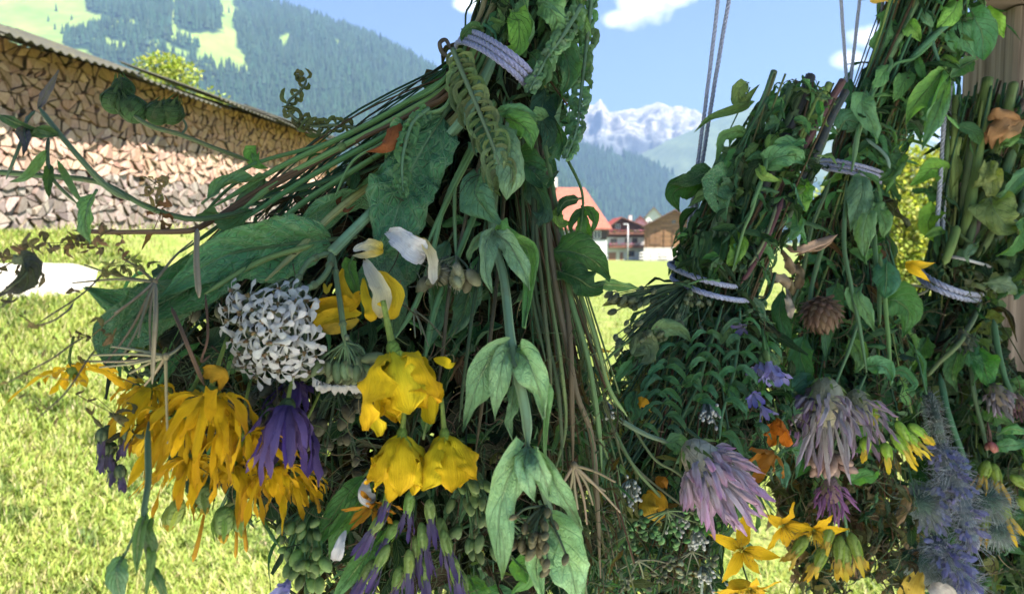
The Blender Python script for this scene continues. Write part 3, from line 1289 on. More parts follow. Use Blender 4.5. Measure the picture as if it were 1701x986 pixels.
H1.door(20 * u1, -.02, 5 * u1, 13 * u1, (.28, .13, .08))
ch = H1.part('chimney', M['render_wall'], (.6, .55, .5), [(W1 * .62, W1 * .62 + .7, 4, 4.7, a1 - 1.0, a1 + .7)])
# second red roof stepping back on the right
o1b = gpos(1048, D1 + 8)
H1b = House('house', o1b, math.radians(-12), 'house with a bright red roof tucked between the chalet and the barn', 'house')
z2 = lambda py: zt(py, D1 + 8, o1b)
u2 = (D1 + 8) / F
H1b.gable('wall', M['render_wall'], WHITE, 30 * u2, 8, -.3, z2(374), z2(360))
H1b.roof(M['tile'], (.60, .12, .10), 30 * u2, 8, z2(374), z2(360), .5, .6)
H1b.window(22 * u2, z2(392), 1.0, 1.1)
H1b.window(5 * u2, z2(392), 1.0, 1.1)

# log barn on a stone base (right)
D2 = 152.0
u3 = D2 / F
o2 = gpos(1070, D2)
z3 = lambda py: at(850, py, D2).z - o2.z
H2 = House('barn', o2, math.radians(-12), 'brown log barn with a plank gable on a pale stone base', 'barn')
W2 = 92 * u3
H2.part('base_wall', M['render_wall'], (.62, .58, .54), [(-.05, W2 + .05, -.05, 10, -.3, z3(411))])
H2.gable('plank_wall', M['planks'], (.45, .25, .12), W2, 9.9, z3(411), z3(376), z3(350), W2 * .54)
H2.roof(M['tile'], (.22, .13, .09), W2, 9.9, z3(376), z3(350), .55, .9, ax=W2 * .54)
b = MB()
for i in range(7):
    x = W2 * (.05 + .9 * i / 6)
    b.tube([H2.P(x, -.07, z3(411) + .05), H2.P(x, -.07, z3(380))], .06, (.2, .1, .05), 4)
b.build('batten', M['planks'], H2.t, smooth=False)
H2.window(W2 * .48, z3(372), .9, .8, (.3, .18, .1))
H2.part('hatch', M['planks'], (.30, .16, .08), [(W2 * .62, W2 * .84, -.1, .0, z3(384), z3(366))])
H2.door(3.0, -.02, 1.3, 1.25, (.3, .17, .1))
H2.part('hay_door', M['planks'], (.34, .19, .10), [(W2 * .1, W2 * .3, -.1, .0, z3(406), z3(388))])

# big orange-roofed house at the left, roof plane towards us
D3 = 128.0
u4 = D3 / F
o3 = gpos(908, D3)
z4 = lambda py: at(850, py, D3).z - o3.z
H3 = House('house', o3, 0, 'large house with a broad orange tiled roof half hidden by the foreground bunch', 'house')
W3 = 100 * u4
H3.part('wall', M['render_wall'], WHITE, [(0, W3, 0, 11, -.4, z4(398))])
H3.part('timber_band', M['planks'], (.13, .09, .07), [(0, W3, 0, 11, z4(398), z4(382))])
b = MB()
ez, rz_ = z4(379), z4(308)
ov = .8
hip = [(-ov - 6, -ov, ez), (W3 + ov, -ov, ez), (W3 + ov, 11 + ov, ez), (-ov - 6, 11 + ov, ez), (-5, 5.5, rz_), (W3 - 3.5, 5.5, rz_)]
vs = [H3.P(*q) for q in hip] + [H3.P(q[0], q[1], q[2] - .25) for q in hip[:4]]
b.add(vs, [(0, 1, 5, 4), (1, 2, 5), (2, 3, 4, 5), (3, 0, 4), (0, 6, 7, 1), (1, 7, 8, 2), (2, 8, 9, 3), (3, 9, 6, 0), (6, 9, 8, 7)], (.44, .15, .10))
r3 = b.build('roof', M['tile'], H3.t, smooth=False)
b = MB()
b.box(H3.P(16 * u4, 5, z4(300)), (.9, .9, 1.8), (.6, .55, .5))
b.build('chimney', M['render_wall'], r3, smooth=False)
for (x, py) in ((983, 396), (960, 396), (983, 420), (958, 420), (930, 396)):
    H3.window((x - 905) * u4, z4(py), 12 * u4, 13 * u4)
# low white garden wall with posts
gw = tag(empty('garden_fence', gpos(985, 118)), 'low pale fence in front of the orange-roofed house', 'fence')
b = MB()
for i in range(7):
    q = gpos(965 + i * 7, 118)
    b.box(q + Vector((0, 0, .6)), (.16, .16, 1.5), WHITE)
b.build('post', M['paint'], gw, smooth=False)
b = MB()
for zz in (.5, 1.1):
    b.tube([gpos(962, 118, zz), gpos(1010, 118, zz)], .08, WHITE, 4)
b.build('rail', M['paint'], gw, smooth=False)
# rail fence before the barn
fb = tag(empty('rail_fence', gpos(1110, 140)), 'pale weathered rail fence standing before the log barn', 'fence')
for i in range(8):
    b = MB()
    b.box(gpos(1068 + i * 13, 140, .9), (.22, .2, 2.0), (.6, .56, .5))
    b.build('post', M['paint'], fb, smooth=False)
for zz in (.5, 1.05, 1.6):
    b = MB()
    b.tube([gpos(1062, 139.8, zz), gpos(1120, 139.8, zz + .05), gpos(1168, 139.8, zz)], .085, (.66, .62, .56), 5)
    b.build('rail', M['paint'], fb, smooth=False)
# street lamp
lp = gpos(1043, 146)
sl = tag(empty('street_lamp', lp), 'slim pale street lamp standing in front of the chalet', 'street lamp')
b = MB()
hz_ = (at(1043, 373, 146).z - lp.z)
b.tube([lp - Vector((0, 0, .2)), lp + Vector((0, 0, hz_))], (.12, .08), (.6, .6, .6), 8)
b.build('pole', M['paint'], sl)
b = MB()
b.tube([lp + Vector((0, 0, hz_)), lp + Vector((-.2, 0, hz_ + .12)), lp + Vector((-.7, 0, hz_ + .1))], .06, (.7, .7, .7), 6, 6)
b.box(lp + Vector((-.6, 0, hz_ + .1)), (.7, .3, .14), (.75, .75, .74))
b.build('lamp_head', M['paint'], sl, smooth=False)
# pale-roofed house far behind
o5 = gpos(1072, 230)
H5 = House('house', o5, math.radians(-12), 'small pale-roofed house far behind the red roof', 'house')
z5 = lambda py: at(850, py, 230).z - o5.z
H5.gable('wall', M['render_wall'], WHITE, 5, 8, -.5, z5(360), z5(345))
H5.roof(M['tile'], (.62, .60, .56), 5, 8, z5(360), z5(345), .6, .6)
H5.window(.8, z5(371), 1.0, .9)

# ================================================================ the drying rack: post, beam, eaves overhead
m = NT('weathered_timber')
p = m.geo()
g1 = m.noise(1.0, 5, m.n('Mapping', Vector=p, Scale=(95, 95, 3)).outputs[0], .6)
g2 = m.noise(1.0, 3, m.n('Mapping', Vector=p, Scale=(22, 22, 1.2)).outputs[0])
ck = m.ramp(m.noise(1.0, 2, m.n('Mapping', Vector=p, Scale=(48, 48, 1.6)).outputs[0]), [(.34, (1, 1, 1)), (.41, (0, 0, 0))])
c = m.mix(m.ramp(g1, [(.36, (0, 0, 0)), (.64, (1, 1, 1))]), m.mix(1.0, m.col(), (.42, .39, .37), 'MULTIPLY'), m.mix(1.0, m.col(), (1.25, 1.22, 1.2), 'MULTIPLY'))
c = m.mix(m.math('MULTIPLY', g2, .7), c, m.mix(1.0, c, (.75, .66, .58), 'MULTIPLY'))
c = m.mix(ck, c, (.05, .035, .025))
M['timber'] = m.done(c, .85, m.bump(m.math('ADD', g1, m.math('MULTIPLY', ck, -1.5)), .6, .004), spec=.15)
m = NT('weathered_beam')
p = m.geo()
ang = math.atan2(.75, .75)
g1 = m.noise(1.0, 5, m.n('Mapping', Vector=p, Rotation=(0, 0, -.72), Scale=(3, 60, 95)).outputs[0], .6)
c = m.mix(g1, m.mix(1.0, m.col(), (.4, .36, .33), 'MULTIPLY'), m.col())
M['timber_beam'] = m.done(c, .85, m.bump(g1, .6, .004), spec=.15)


def plank(b, p0, p1, wdt, hgt, col, upv=Vector((0, 0, 1)), bev=.006):
    """bevelled bar from p0 to p1"""
    T = (p1 - p0).normalized()
    sd = T.cross(upv).normalized()
    uu = sd.cross(T).normalized()
    a, c = wdt / 2, hgt / 2
    prof = [(-a + bev, -c), (a - bev, -c), (a, -c + bev), (a, c - bev), (a - bev, c), (-a + bev, c), (-a, c - bev), (-a, -c + bev)]
    n = 10
    vs = []
    for i in range(n + 1):
        q = p0.lerp(p1, i / n)
        for (x, y) in prof:
            wv = .0025 * noise.noise(q * 6 + Vector((x * 40, y * 40, 0)))
            vs.append(q + sd * (x + wv) + uu * (y + wv))
    fs = []
    for i in range(n):
        for k in range(8):
            k2 = (k + 1) % 8
            fs.append((i * 8 + k, i * 8 + k2, (i + 1) * 8 + k2, (i + 1) * 8 + k))
    fs += [tuple(range(7, -1, -1)), tuple(n * 8 + k for k in range(8))]
    b.add(vs, fs, col)


post_c = at(1696, 400, 1.06)
post_top = at(1696, 38, 1.06)
pz = ground_z(post_c.x, post_c.y)
pt = tag(empty('wooden_post', Vector((post_c.x, post_c.y, pz))), 'weathered square timber post of the drying rack at the right edge', 'post')
b = MB()
plank(b, Vector((post_c.x, post_c.y, pz - .15)), Vector((post_c.x, post_c.y, post_top.z - .002)), .128, .12, (.255, .215, .18), Vector((0, 1, 0)))
b.build('upright', M['timber'], pt, smooth=False)
b = MB()
q0, q1 = at(1690, 410, 1.0), at(1690, 800, 1.0)
plank(b, Vector((post_c.x + .018, post_c.y - .075, pz + .1)), Vector((post_c.x + .018, post_c.y - .075, at(1700, 470, 1.0).z)), .085, .026, (.22, .12, .075), Vector((0, 1, 0)))
b.build('side_board', M['timber'], pt, smooth=False)
bz = post_top.z + .05
bm_ = tag(empty('wooden_beam', Vector((post_c.x, post_c.y, bz))), 'dark weathered timber beam resting on the post at the top right', 'beam')
b = MB()
plank(b, Vector((post_c.x + .18, post_c.y + .13, bz)), Vector((-.32, .10, bz)), .11, .10, (.17, .135, .10))
b.build('bar', M['timber_beam'], bm_, smooth=False)
b = MB()
for t_ in (.1, .14):
    q = Vector((post_c.x + .1 - t_, post_c.y + .13 - t_ * 1.2, bz - .02)) + Vector((.0, -.06, 0))
    b.ell(q, Vector((1, -1, 0)), .003, .006, (.12, .09, .07), 8, 4)
b.build('nail', M['seed'], bm_)
# eaves boards that shade the rack
ev = tag(empty('eaves_roof', Vector((.6, .5, 2.62))), 'plank eaves roof over the drying rack that shades the bunches', 'roof')
for i in range(9):
    b = MB()
    x = -.30 + i * .25
    plank(b, Vector((x, -.42, 2.60)), Vector((x, 1.3, 2.66)), .243, .03, jit((.25, .19, .13), .2, rw))
    b.build('roof_board', M['timber'], ev, smooth=False)
b = MB()
plank(b, Vector((-.4, 1.1, 2.58)), Vector((1.85, 1.1, 2.58)), .08, .1, (.2, .15, .1))
plank(b, Vector((-.4, -.3, 2.54)), Vector((1.85, -.3, 2.54)), .08, .1, (.2, .15, .1))
b.build('purlin', M['timber'], ev, smooth=False)
# ================================================================ plant generators
SHAPE = {
    'lance': lambda v: max(.03, math.sin(PI * v ** .72) ** 1.05),
    'ovate': lambda v: max(.04, math.sin(PI * min(1, v * .985 + .015) ** .66) ** .95),
    'oblong': lambda v: max(.05, min(1, (v / .18) ** .6 if v > 0 else 0) * min(1, ((1 - v) / .28) ** .65)),
    'petal': lambda v: max(.12, (v ** .5) * (1 - v ** 7) ** .5),
    'ragged': lambda v: max(.03, (min(1, v / .55) ** .6 * .95 + .05) * ((1 - ((v - .6) / .4) ** 2 * .55) if v > .6 else 1) * (1 if v < .86 else (1 - (v - .86) / .14 * .999) ** .7)),
    'strap': lambda v: max(.08, (.35 + .65 * min(1, v / .35)) * min(1, ((1 - v) / .2) ** .6 if v < 1 else 0)),
    'club': lambda v: max(.10, (.42 + .58 * sstep(.1, .75, v)) * (1 if v < .84 else max(0, 1 - ((v - .84) / .16) ** 2) ** .5)),
    'point': lambda v: max(.03, (.5 + .5 * min(1, v / .3)) * (1 - v) ** .55),
    'spoon': lambda v: max(.10, .22 + .78 * sstep(.3, .75, v) if v < .8 else (1 - ((v - .8) / .2) ** 2) ** .5 * .98 + .02),
}
G_MID, G_DARK, G_DEEP = (.062, .150, .075), (.030, .080, .042), (.014, .036, .020)
G_SAGE, G_PALE, G_YEL = (.17, .29, .165), (.24, .36, .22), (.20, .25, .075)
G_BLUE, OLIVE, BROWN, TAN, STRAW = (.055, .145, .10), (.085, .10, .04), (.085, .05, .028), (.30, .20, .11), (.34, .30, .16)
YEL, ORG = (.86, .62, .015), (.80, .40, .012)
VIO, VIOD, PINK, WHITE_P = (.17, .10, .36), (.075, .04, .17), (.48, .24, .42), (.66, .66, .62)


def ax(dx, dy, dd=0.0):
    return (RT * dx - UP * dy + FW * dd).normalized()


def leaf(b, pts, W, shape='lance', col=G_MID, roll=0.0, twist=0.0, fold=.2, curl=0.0, wave=.1, wf=2.3, serr=0, crink=0, nu=6, nv=12, hint=None, rng=R, mi=0, crumple=.16, rag=.14):
    sp = spline(pts, nv)
    if hint is None:
        hint = (CAM - sp[nv // 2]).normalized()
    sh = SHAPE[shape] if isinstance(shape, str) else shape
    ph = rng.uniform(0, 6)
    ph2 = ph + rng.uniform(.6, 2.4)
    vs, uv, cl, fs = [], [], [], []
    lastS = None
    for i in range(nv + 1):
        v = i / nv
        T = (sp[min(i + 1, nv)] - sp[max(i - 1, 0)]).normalized()
        Sv = T.cross(hint)
        if Sv.length < .08:
            Sv = lastS if lastS is not None else T.orthogonal()
        Sv = (Sv - T * Sv.dot(T)).normalized()
        if lastS is not None and Sv.dot(lastS) < 0:
            Sv = -Sv
        lastS = Sv
        N = Sv.cross(T)
        an = roll + twist * v
        ca, sa = math.cos(an), math.sin(an)
        S2 = Sv * ca + N * sa
        N2 = N * ca - Sv * sa
        hw = W / 2 * sh(v)
        eL = 1 + rag * noise.noise(Vector((v * 5, ph * 3, 1))) + rag * .6 * noise.noise(Vector((v * 14, ph * 3, 4)))
        eR = 1 + rag * noise.noise(Vector((v * 5, ph2 * 3, 7))) + rag * .6 * noise.noise(Vector((v * 14, ph2 * 3, 9)))
        for k in range(nu + 1):
            u = -1 + 2 * k / nu
            au = abs(u)
            h2 = hw * (eR if u > 0 else eL)
            if serr:
                h2 = h2 * (1 - serr * ((v * 11 + (.3 if u > 0 else 0)) % 1.0) * au * au)
            if curl:
                x = h2 * math.sin(curl * u) / curl
                z = h2 * (math.cos(curl * u) - 1) / abs(curl) * (1 if curl > 0 else -1)
            else:
                x, z = h2 * u, 0
            z += au * hw * fold
            z += wave * hw * math.sin(2 * PI * wf * v + (ph if u > 0 else ph2)) * au * au
            z += wave * .35 * hw * math.sin(2 * PI * wf * 2.3 * v + ph2 + u * 2) * au
            if crumple:
                z += crumple * W * noise.noise(Vector((u * 1.3 + ph * 2, v * 3.2, ph2))) * (.35 + au * .65)
            if crink:
                z += crink * W * (abs(math.sin(PI * (v * 8 - 2.24 * au))) ** .6 - .5) * min(1, au * 3) * sh(v)
                z += crink * .6 * W * noise.noise(Vector((u * 2.6 + ph, v * 6, ph2)))
            vs.append(sp[i] + S2 * x + N2 * z)
            uv.append(((u + 1) / 2, v))
            cl.append(col(u, v) if callable(col) else col)
    w1 = nu + 1
    for i in range(nv):
        for k in range(nu):
            a = i * w1 + k
            fs.append((a, a + 1, a + w1 + 1, a + w1))
    b.add(vs, fs, cl, uv, mi)


def grad(c0, c1, p=1.0):
    return lambda u, v: mixc(c0, c1, max(0, min(1, v)) ** p)


class Bunch:
    def __init__(s, name, tie, label, cat, group, dfn):
        s.t = tag(empty(name, at(*tie)), label, cat, group)
        s.dfn = dfn                      # front depth of the bunch at a picture point
        s.count = {}

    def D(s, px, py, off=0.0):
        return s.dfn(px, py) + off

    def P(s, q):
        if len(q) == 3:
            return at(q[0], q[1], s.D(q[0], q[1], q[2]))
        return at(q[0], q[1], s.D(q[0], q[1]))

    def k(s, q):
        return s.D(q[0], q[1]) / F       # metres per picture unit there

    def leaf(s, pts, wpx, mat='leaf', name='leaf', parent=None, label=None, petiole=0, **kw):
        b = MB()
        P = [s.P(q) for q in pts]
        kw.setdefault('nu', 8)
        kw.setdefault('nv', 16)
        if name == 'leaf' and mat == 'leaf':
            kw.setdefault('wave', R.uniform(.15, .4))
            kw.setdefault('fold', R.uniform(.1, .65))
            kw.setdefault('curl', R.choice((0, 0, .7, 1.1, -.6)))
            kw.setdefault('crumple', R.uniform(.2, .42))
            kw.setdefault('crink', R.choice((0, .025, .04)))
            kw.setdefault('rag', .24)
            kw.setdefault('twist', R.uniform(-.7, .7))
        kw['col'] = kw.get('col', G_MID)
        W = wpx * s.k(pts[len(pts) // 2])
        leaf(b, P, W, **kw)
        c0 = kw['col'](0, 0) if callable(kw['col']) else kw['col']
        # raised midrib running into a short stalk
        if wpx > 16 and name == 'leaf':
            sp = spline(P, 10)
            st = sp[0] + (sp[0] - sp[1]) * (1.0 + petiole)
            off = (sp[5] - CAM).normalized() * (W * .02)
            b.tube([st] + [q + off for q in sp[:9]], (max(.0007, W * .035), .0003), mixc(c0, (.3, .36, .2), .35), 5, 14)
        o = b.build(name, M[mat], parent or s.t)
        if label:
            o['label'] = label
        return o

    def stem(s, pts, rpx, col=G_MID, name='stem', parent=None, nodes=0, n=7, sm=26):
        b = MB()
        P = [s.P(q) for q in pts]
        k = s.k(pts[0])
        if isinstance(rpx, (int, float)):
            rpx = (rpx, rpx * .75)
        sp = spline(P, sm)
        rr = []
        for i in range(sm + 1):
            t = i / sm
            r = lerp(rpx[0], rpx[1], t) * k * (1 + .12 * noise.noise(sp[i] * 60))
            if name != 'cut_stem':
                r *= min(1, .3 + t * 9) * min(1, .25 + (1 - t) * 7)
            rr.append(r)
        # slight kinks
        sp = [q + Vector((noise.noise(q * 25), noise.noise(q * 25 + Vector((9, 0, 0))), noise.noise(q * 25 + Vector((0, 9, 0))))) * .0012 for q in sp]
        b.tube(sp, rr, col, n)
        for i in range(nodes):
            q = sp[int((i + .6) / nodes * sm)]
            b.ell(q, sp[-1] - sp[0], rpx[0] * k * 1.5, rpx[0] * k * 1.35, mixc(col, BROWN, .3), 7, 4)
        return b.build(name, M['stem'], parent or s.t)

    def ring(s, c, h, bul, dr, turns, rpx, col, label=None, seed=0, front=.012):
        """yarn wound round the bunch: c centre, h half axis, bul front bulge (picture units), dr depth radius in metres"""
        rg = random.Random(seed)
        d = s.dfn(c[0], c[1]) + dr - front
        path = []
        n = int(64 * turns)
        rp = rpx * d / F
        dirx, diry = -h[1], h[0]
        L = math.hypot(dirx, diry)
        dirx, diry = dirx / L, diry / L
        for i in range(n + 1):
            th = 2 * PI * turns * i / n
            sl = (i / n - .5) * turns * rpx * 2.15 + 1.2 * noise.noise(Vector((th, seed, 0)))
            x = c[0] + h[0] * math.cos(th) + bul[0] * math.sin(th) + dirx * sl
            y = c[1] + h[1] * math.cos(th) + bul[1] * math.sin(th) + diry * sl
            path.append(at(x, y, d - dr * 1.04 * math.sin(th)))
        b = MB()
        yarn(b, path, rp, col)
        o = b.build('twine', M['yarn'], s.t)
        if label:
            o['label'] = label
        return o

    # ------------------------------------------------ random interior
    def fill(s, poly, tie, top, n_stem, n_leaf, depth, seed, cols, lw=(7, 22), ll=(28, 80), stem_cols=None, droop=(-.1, 1), stem_r=(1.2, 3), shapes=('lance', 'ovate', 'lance', 'oblong'), sag=.2, name='herb_filling', prt=(.012, 1.0), reach=.5, clip=None):
        rg = random.Random(seed)
        b = MB()
        xs = [p[0] for p in poly]
        ys = [p[1] for p in poly]
        stem_cols = stem_cols or [G_MID, G_DARK, OLIVE, G_YEL, BROWN, G_DARK]
        (tc, th, tdr) = tie
        td = s.dfn(*tc) + tdr

        def pick():
            for _ in range(400):
                x, y = rg.uniform(min(xs), max(xs)), rg.uniform(min(ys), max(ys))
                if inpoly(x, y, poly):
                    return x, y
            return xs[0], ys[0]
        tips = []
        for _ in range(n_stem):
            x, y = pick()
            off = lerp(prt[0], prt[1] * depth, rg.random() ** 1.1)
            e = at(x, y, s.dfn(x, y) + off)
            a = rg.uniform(-.85, .85)
            q = at(tc[0] + th[0] * a, tc[1] + th[1] * a, td + tdr * rg.uniform(-.8, .9) * math.sqrt(1 - a * a))
            tx, ty = lerp(top[0][0], top[1][0], (a + 1) / 2) + rg.uniform(-18, 18), lerp(top[0][1], top[1][1], (a + 1) / 2) + rg.uniform(-25, 25)
            u = at(tx, ty, td + tdr * rg.uniform(-.9, .9))
            mid = q.lerp(e, .5) + UP * ((e - q).length * sag * rg.uniform(.1, .6)) * (1 if abs(x - tc[0]) > abs(y - tc[1]) * .6 else .15)
            mid += FW * ((e - q).length * rg.uniform(-.02, .05))
            r = rg.uniform(*stem_r) * td / F
            c = jit(stem_cols[rg.randrange(len(stem_cols))], .3, rg)
            if rg.random() > reach:
                u = q.lerp(u, rg.uniform(.08, .55))
            u += RT * rg.uniform(-.006, .006) + FW * rg.uniform(-.006, .006)
            u2 = u.lerp(q, .5) + Vector((rg.uniform(-1, 1), rg.uniform(-1, 1), rg.uniform(-1, 1))) * .006
            sp = spline([u, u2, q, mid, e], 22)
            b.tube(sp, (r, r * .55), c, 5, mi=1)
            tips.append(sp)
        for _ in range(n_leaf):
            if rg.random() < .45 and tips:
                sp = tips[rg.randrange(len(tips))]
                i = rg.randrange(6, len(sp))
                q = sp[i]
                px, py, _d = proj(q)
                if not inpoly(px, py, poly):
                    continue
            else:
                px, py = pick()
                off = lerp(prt[0], prt[1] * depth, rg.random())
                q = at(px, py, s.dfn(px, py) + off)
            kk = td / F
            L = rg.uniform(*ll) * kk
            W = rg.uniform(*lw) * kk
            d1 = ax(rg.uniform(-1, 1), rg.uniform(*droop), rg.uniform(-.5, .5))
            d2 = (d1 + ax(rg.uniform(-.8, .8), rg.uniform(.1, 1.2), rg.uniform(-.5, .5))).normalized()
            pts = [q, q + d1 * L * .5, q + d1 * L * .5 + d2 * L * .5]
            tp = proj(pts[2])
            if not inpoly(tp[0], tp[1], clip or poly) and rg.random() < .9:
                continue
            hint = (ax(rg.uniform(-1, 1), rg.uniform(-1.2, .4), -rg.uniform(.2, 1.6)))
            c = jit(cols[rg.randrange(len(cols))], .32, rg)
            leaf(b, pts, W, shapes[rg.randrange(len(shapes))], c, 0, rg.uniform(-1.2, 1.2), rg.uniform(0, .6), rg.choice((0, 1.2, 2.0, 2.5, -1.4)), rg.uniform(.15, .6), 2.2, nu=4, nv=8, hint=hint, rng=rg, crink=rg.choice((0, .05, .08)), crumple=rg.uniform(.15, .5), rag=.3)
        # fine dry fibres, tendrils and broken bits
        for _ in range(n_leaf // 6):
            px, py = pick()
            q = at(px, py, s.dfn(px, py) + rg.uniform(-.012, depth * .5))
            kk = td / F
            L = rg.uniform(25, 90) * kk
            d1 = ax(rg.uniform(-.8, .8), rg.uniform(-.2, 1), rg.uniform(-.4, .4))
            d2 = ax(rg.uniform(-1, 1), rg.uniform(-.3, 1), rg.uniform(-.5, .5))
            e = q + d1 * L * .5 + d2 * L * .5
            tp = proj(e)
            if not inpoly(tp[0], tp[1], poly):
                continue
            b.tube([q, q + d1 * L * .3, q + d1 * L * .5 + d2 * L * .2, e], (rg.uniform(.5, 1.1) * kk, .35 * kk), jit(rg.choice([(.16, .13, .07), (.07, .12, .05), (.06, .04, .025), (.09, .13, .05), (.04, .07, .03)]), .3, rg), 4, 8, mi=1)
        o = b.build(name, [M['leaf'], M['stem']], s.t)
        o['kind'] = 'stuff'
        return tips


def yarn(b, path, r, col, strands=3):
    n = len(path)
    L = 0
    T0 = None
    fr = []
    a = (path[1] - path[0]).normalized().orthogonal().normalized()
    for i in range(n):
        T = (path[min(i + 1, n - 1)] - path[max(i - 1, 0)]).normalized()
        a = (a - T * a.dot(T)).normalized()
        if i:
            L += (path[i] - path[i - 1]).length
        fr.append((path[i], a.copy(), T.cross(a), L))
    # resample finely enough for the twist
    for st in range(strands):
        pts = []
        m_ = min(1400, max(n, int(L / (r * .9))))
        for j in range(m_ + 1):
            f = j / m_ * (n - 1)
            i = min(int(f), n - 2)
            t = f - i
            p = fr[i][0].lerp(fr[i + 1][0], t)
            aa = fr[i][1].lerp(fr[i + 1][1], t)
            bb = fr[i][2].lerp(fr[i + 1][2], t)
            l = lerp(fr[i][3], fr[i + 1][3], t)
            an = l / (r * 6.5) * 2 * PI + st * 2 * PI / strands
            pts.append(p + (aa * math.cos(an) + bb * math.sin(an)) * r * .48)
        b.tube(pts, r * .56, jit(col, .05), 5)


# ---------------------------------------------------------------- flowers (each returns its part object; petals are sub-parts)
def cone(axis, az, ang):
    a = axis.orthogonal().normalized()
    b = axis.cross(a)
    p = a * math.cos(az) + b * math.sin(az)
    return p, axis * math.cos(ang) + p * math.sin(ang)


def petals(part, c, axis, n, L, W, s1, s2, colfn, shape='petal', r0=.05, rg=R, mat='petal', name='petal', jl=.2, ja=.2, jaz=.3, wave=.3, crink=0, fold=.1, curl=0, nu=6, nv=10, az0=0, merged=None, inner=None):
    for i in range(n):
        az = az0 + 2 * PI * i / n + rg.uniform(-jaz, jaz)
        a1, a2 = s1 + rg.uniform(-ja, ja), s2 + rg.uniform(-ja, ja)
        p, d1 = cone(axis, az, a1)
        _, d2 = cone(axis, az + rg.uniform(-.25, .25), a2)
        l = L * (1 + rg.uniform(-jl, jl))
        b0 = c + p * (L * r0)
        pts = [b0, b0 + d1 * l * .3, b0 + d1 * l * .45 + d2 * l * .22, b0 + d1 * l * .5 + d2 * l * .5]
        hint = (p * 1.0 - axis * .6 * (1 if a1 < 1.2 else -1)).normalized()
        if a1 > 1.3:
            hint = axis
        b = merged or MB()
        leaf(b, pts, W * (1 + rg.uniform(-.2, .2)), shape, colfn(i), 0, rg.uniform(-.4, .4), fold, curl, wave, rg.uniform(1.2, 2.4), 0, crink, nu, nv, hint, rg)
        if merged is None:
            b.build(name, M[mat], part)


def bell_flower(B, c, axis, size, seed, label=None, name='yellow_flower'):
    """crumpled yellow rose-like flower hanging face down, with a pointed calyx"""
    rg = random.Random(seed)
    k = B.k(c)
    p = B.P(c)
    L = size * k
    b = MB()
    b.ell(p + axis * L * .06, axis, L * .14, L * .085, (.16, .24, .06), 10, 6)
    b.tube([p - axis * L * .5 + UP * L * .05, p - axis * L * .2, p], (L * .035, L * .05), (.2, .26, .08), 6, 8)
    for i in range(5):
        _, d1 = cone(axis, i * 2 * PI / 5 + .4, .75)
        _, d2 = cone(axis, i * 2 * PI / 5 + .4, .35)
        leaf(b, [p + d1 * L * .04, p + d1 * L * .26, p + d1 * L * .26 + d2 * L * .28], L * .24, 'ovate', jit((.42, .47, .08), .12, rg), 0, 0, -.2, 1.0, .15, hint=(d1 - axis * .9).normalized(), rng=rg, nu=6, nv=8)
    part = b.build(name, M['leaf'], B.t)
    if label:
        part['label'] = label

    def cf(i):
        t_ = rg.random()
        c0 = jit(mixc((.88, .74, .03), (.88, .62, .012), t_), .06, rg)
        c1 = jit(mixc((.92, .70, .02), (.84, .46, .01), t_), .10, rg)
        return grad(c0, c1)
    petals(part, p + axis * L * .08, axis, 6, L * .98, L * .58, 1.0, .12, cf, 'ragged', .06, rg, wave=.40, crink=.035, fold=-.05, curl=1.0, nu=14, nv=20, jl=.15, ja=.18)
    petals(part, p + axis * L * .10, axis, 6, L * .90, L * .44, .7, -.02, cf, 'ragged', .03, rg, wave=.5, crink=.05, curl=.9, nu=12, nv=16, az0=.6)
    return part


def ray_flower(B, c, axis, size, n, seed, col0, col1, w=.22, s1=.8, s2=.12, name='orange_flower', label=None, calyx=(.12, .18, .05), shape='strap', wave=.3, ja=.5, rolled=.5, core=True):
    rg = random.Random(seed)
    k = B.k(c)
    p = B.P(c)
    L = size * k
    b = MB()
    b.ell(p + axis * L * .02, axis, L * .14, L * .13, jit(calyx, .2, rg), 9, 6)
    b.tube([p - axis * L * .6 + UP * L * .15 + FW * L * .3, p - axis * L * .25, p], (L * .03, L * .04), G_YEL, 6, 8)
    for i in range(7):
        _, d1 = cone(axis, i * .9, .5)
        leaf(b, [p - axis * L * .06, p + d1 * L * .16, p + d1 * L * .3], L * .09, 'point', jit(calyx, .25, rg), nu=2, nv=5, hint=d1, rng=rg)
    if core:
        for i in range(26):
            _, d1 = cone(axis, rg.uniform(0, 6.3), rg.uniform(0, .5))
            b.tube([p + axis * L * .08, p + d1 * L * rg.uniform(.25, .42)], L * .012, jit(mixc(col0, BROWN, .4), .3, rg), 3)
    part = b.build(name, M['leaf'], B.t)
    if label:
        part['label'] = label

    def cf(i):
        t_ = rg.random()
        a_, b_ = jit(col0, .16, rg), jit(col1, .2, rg)
        if t_ > .8:
            b_ = mixc(b_, (b_[0] * .45, b_[1] * .35, b_[2]), .7)
        return grad(a_, b_)
    petals(part, p, axis, n, L, L * w, s1, s2, cf, shape, .10, rg, wave=wave, fold=rg.uniform(-.2, .5), curl=rolled, nu=5, nv=12, ja=ja, jl=.42, jaz=.7)
    return part


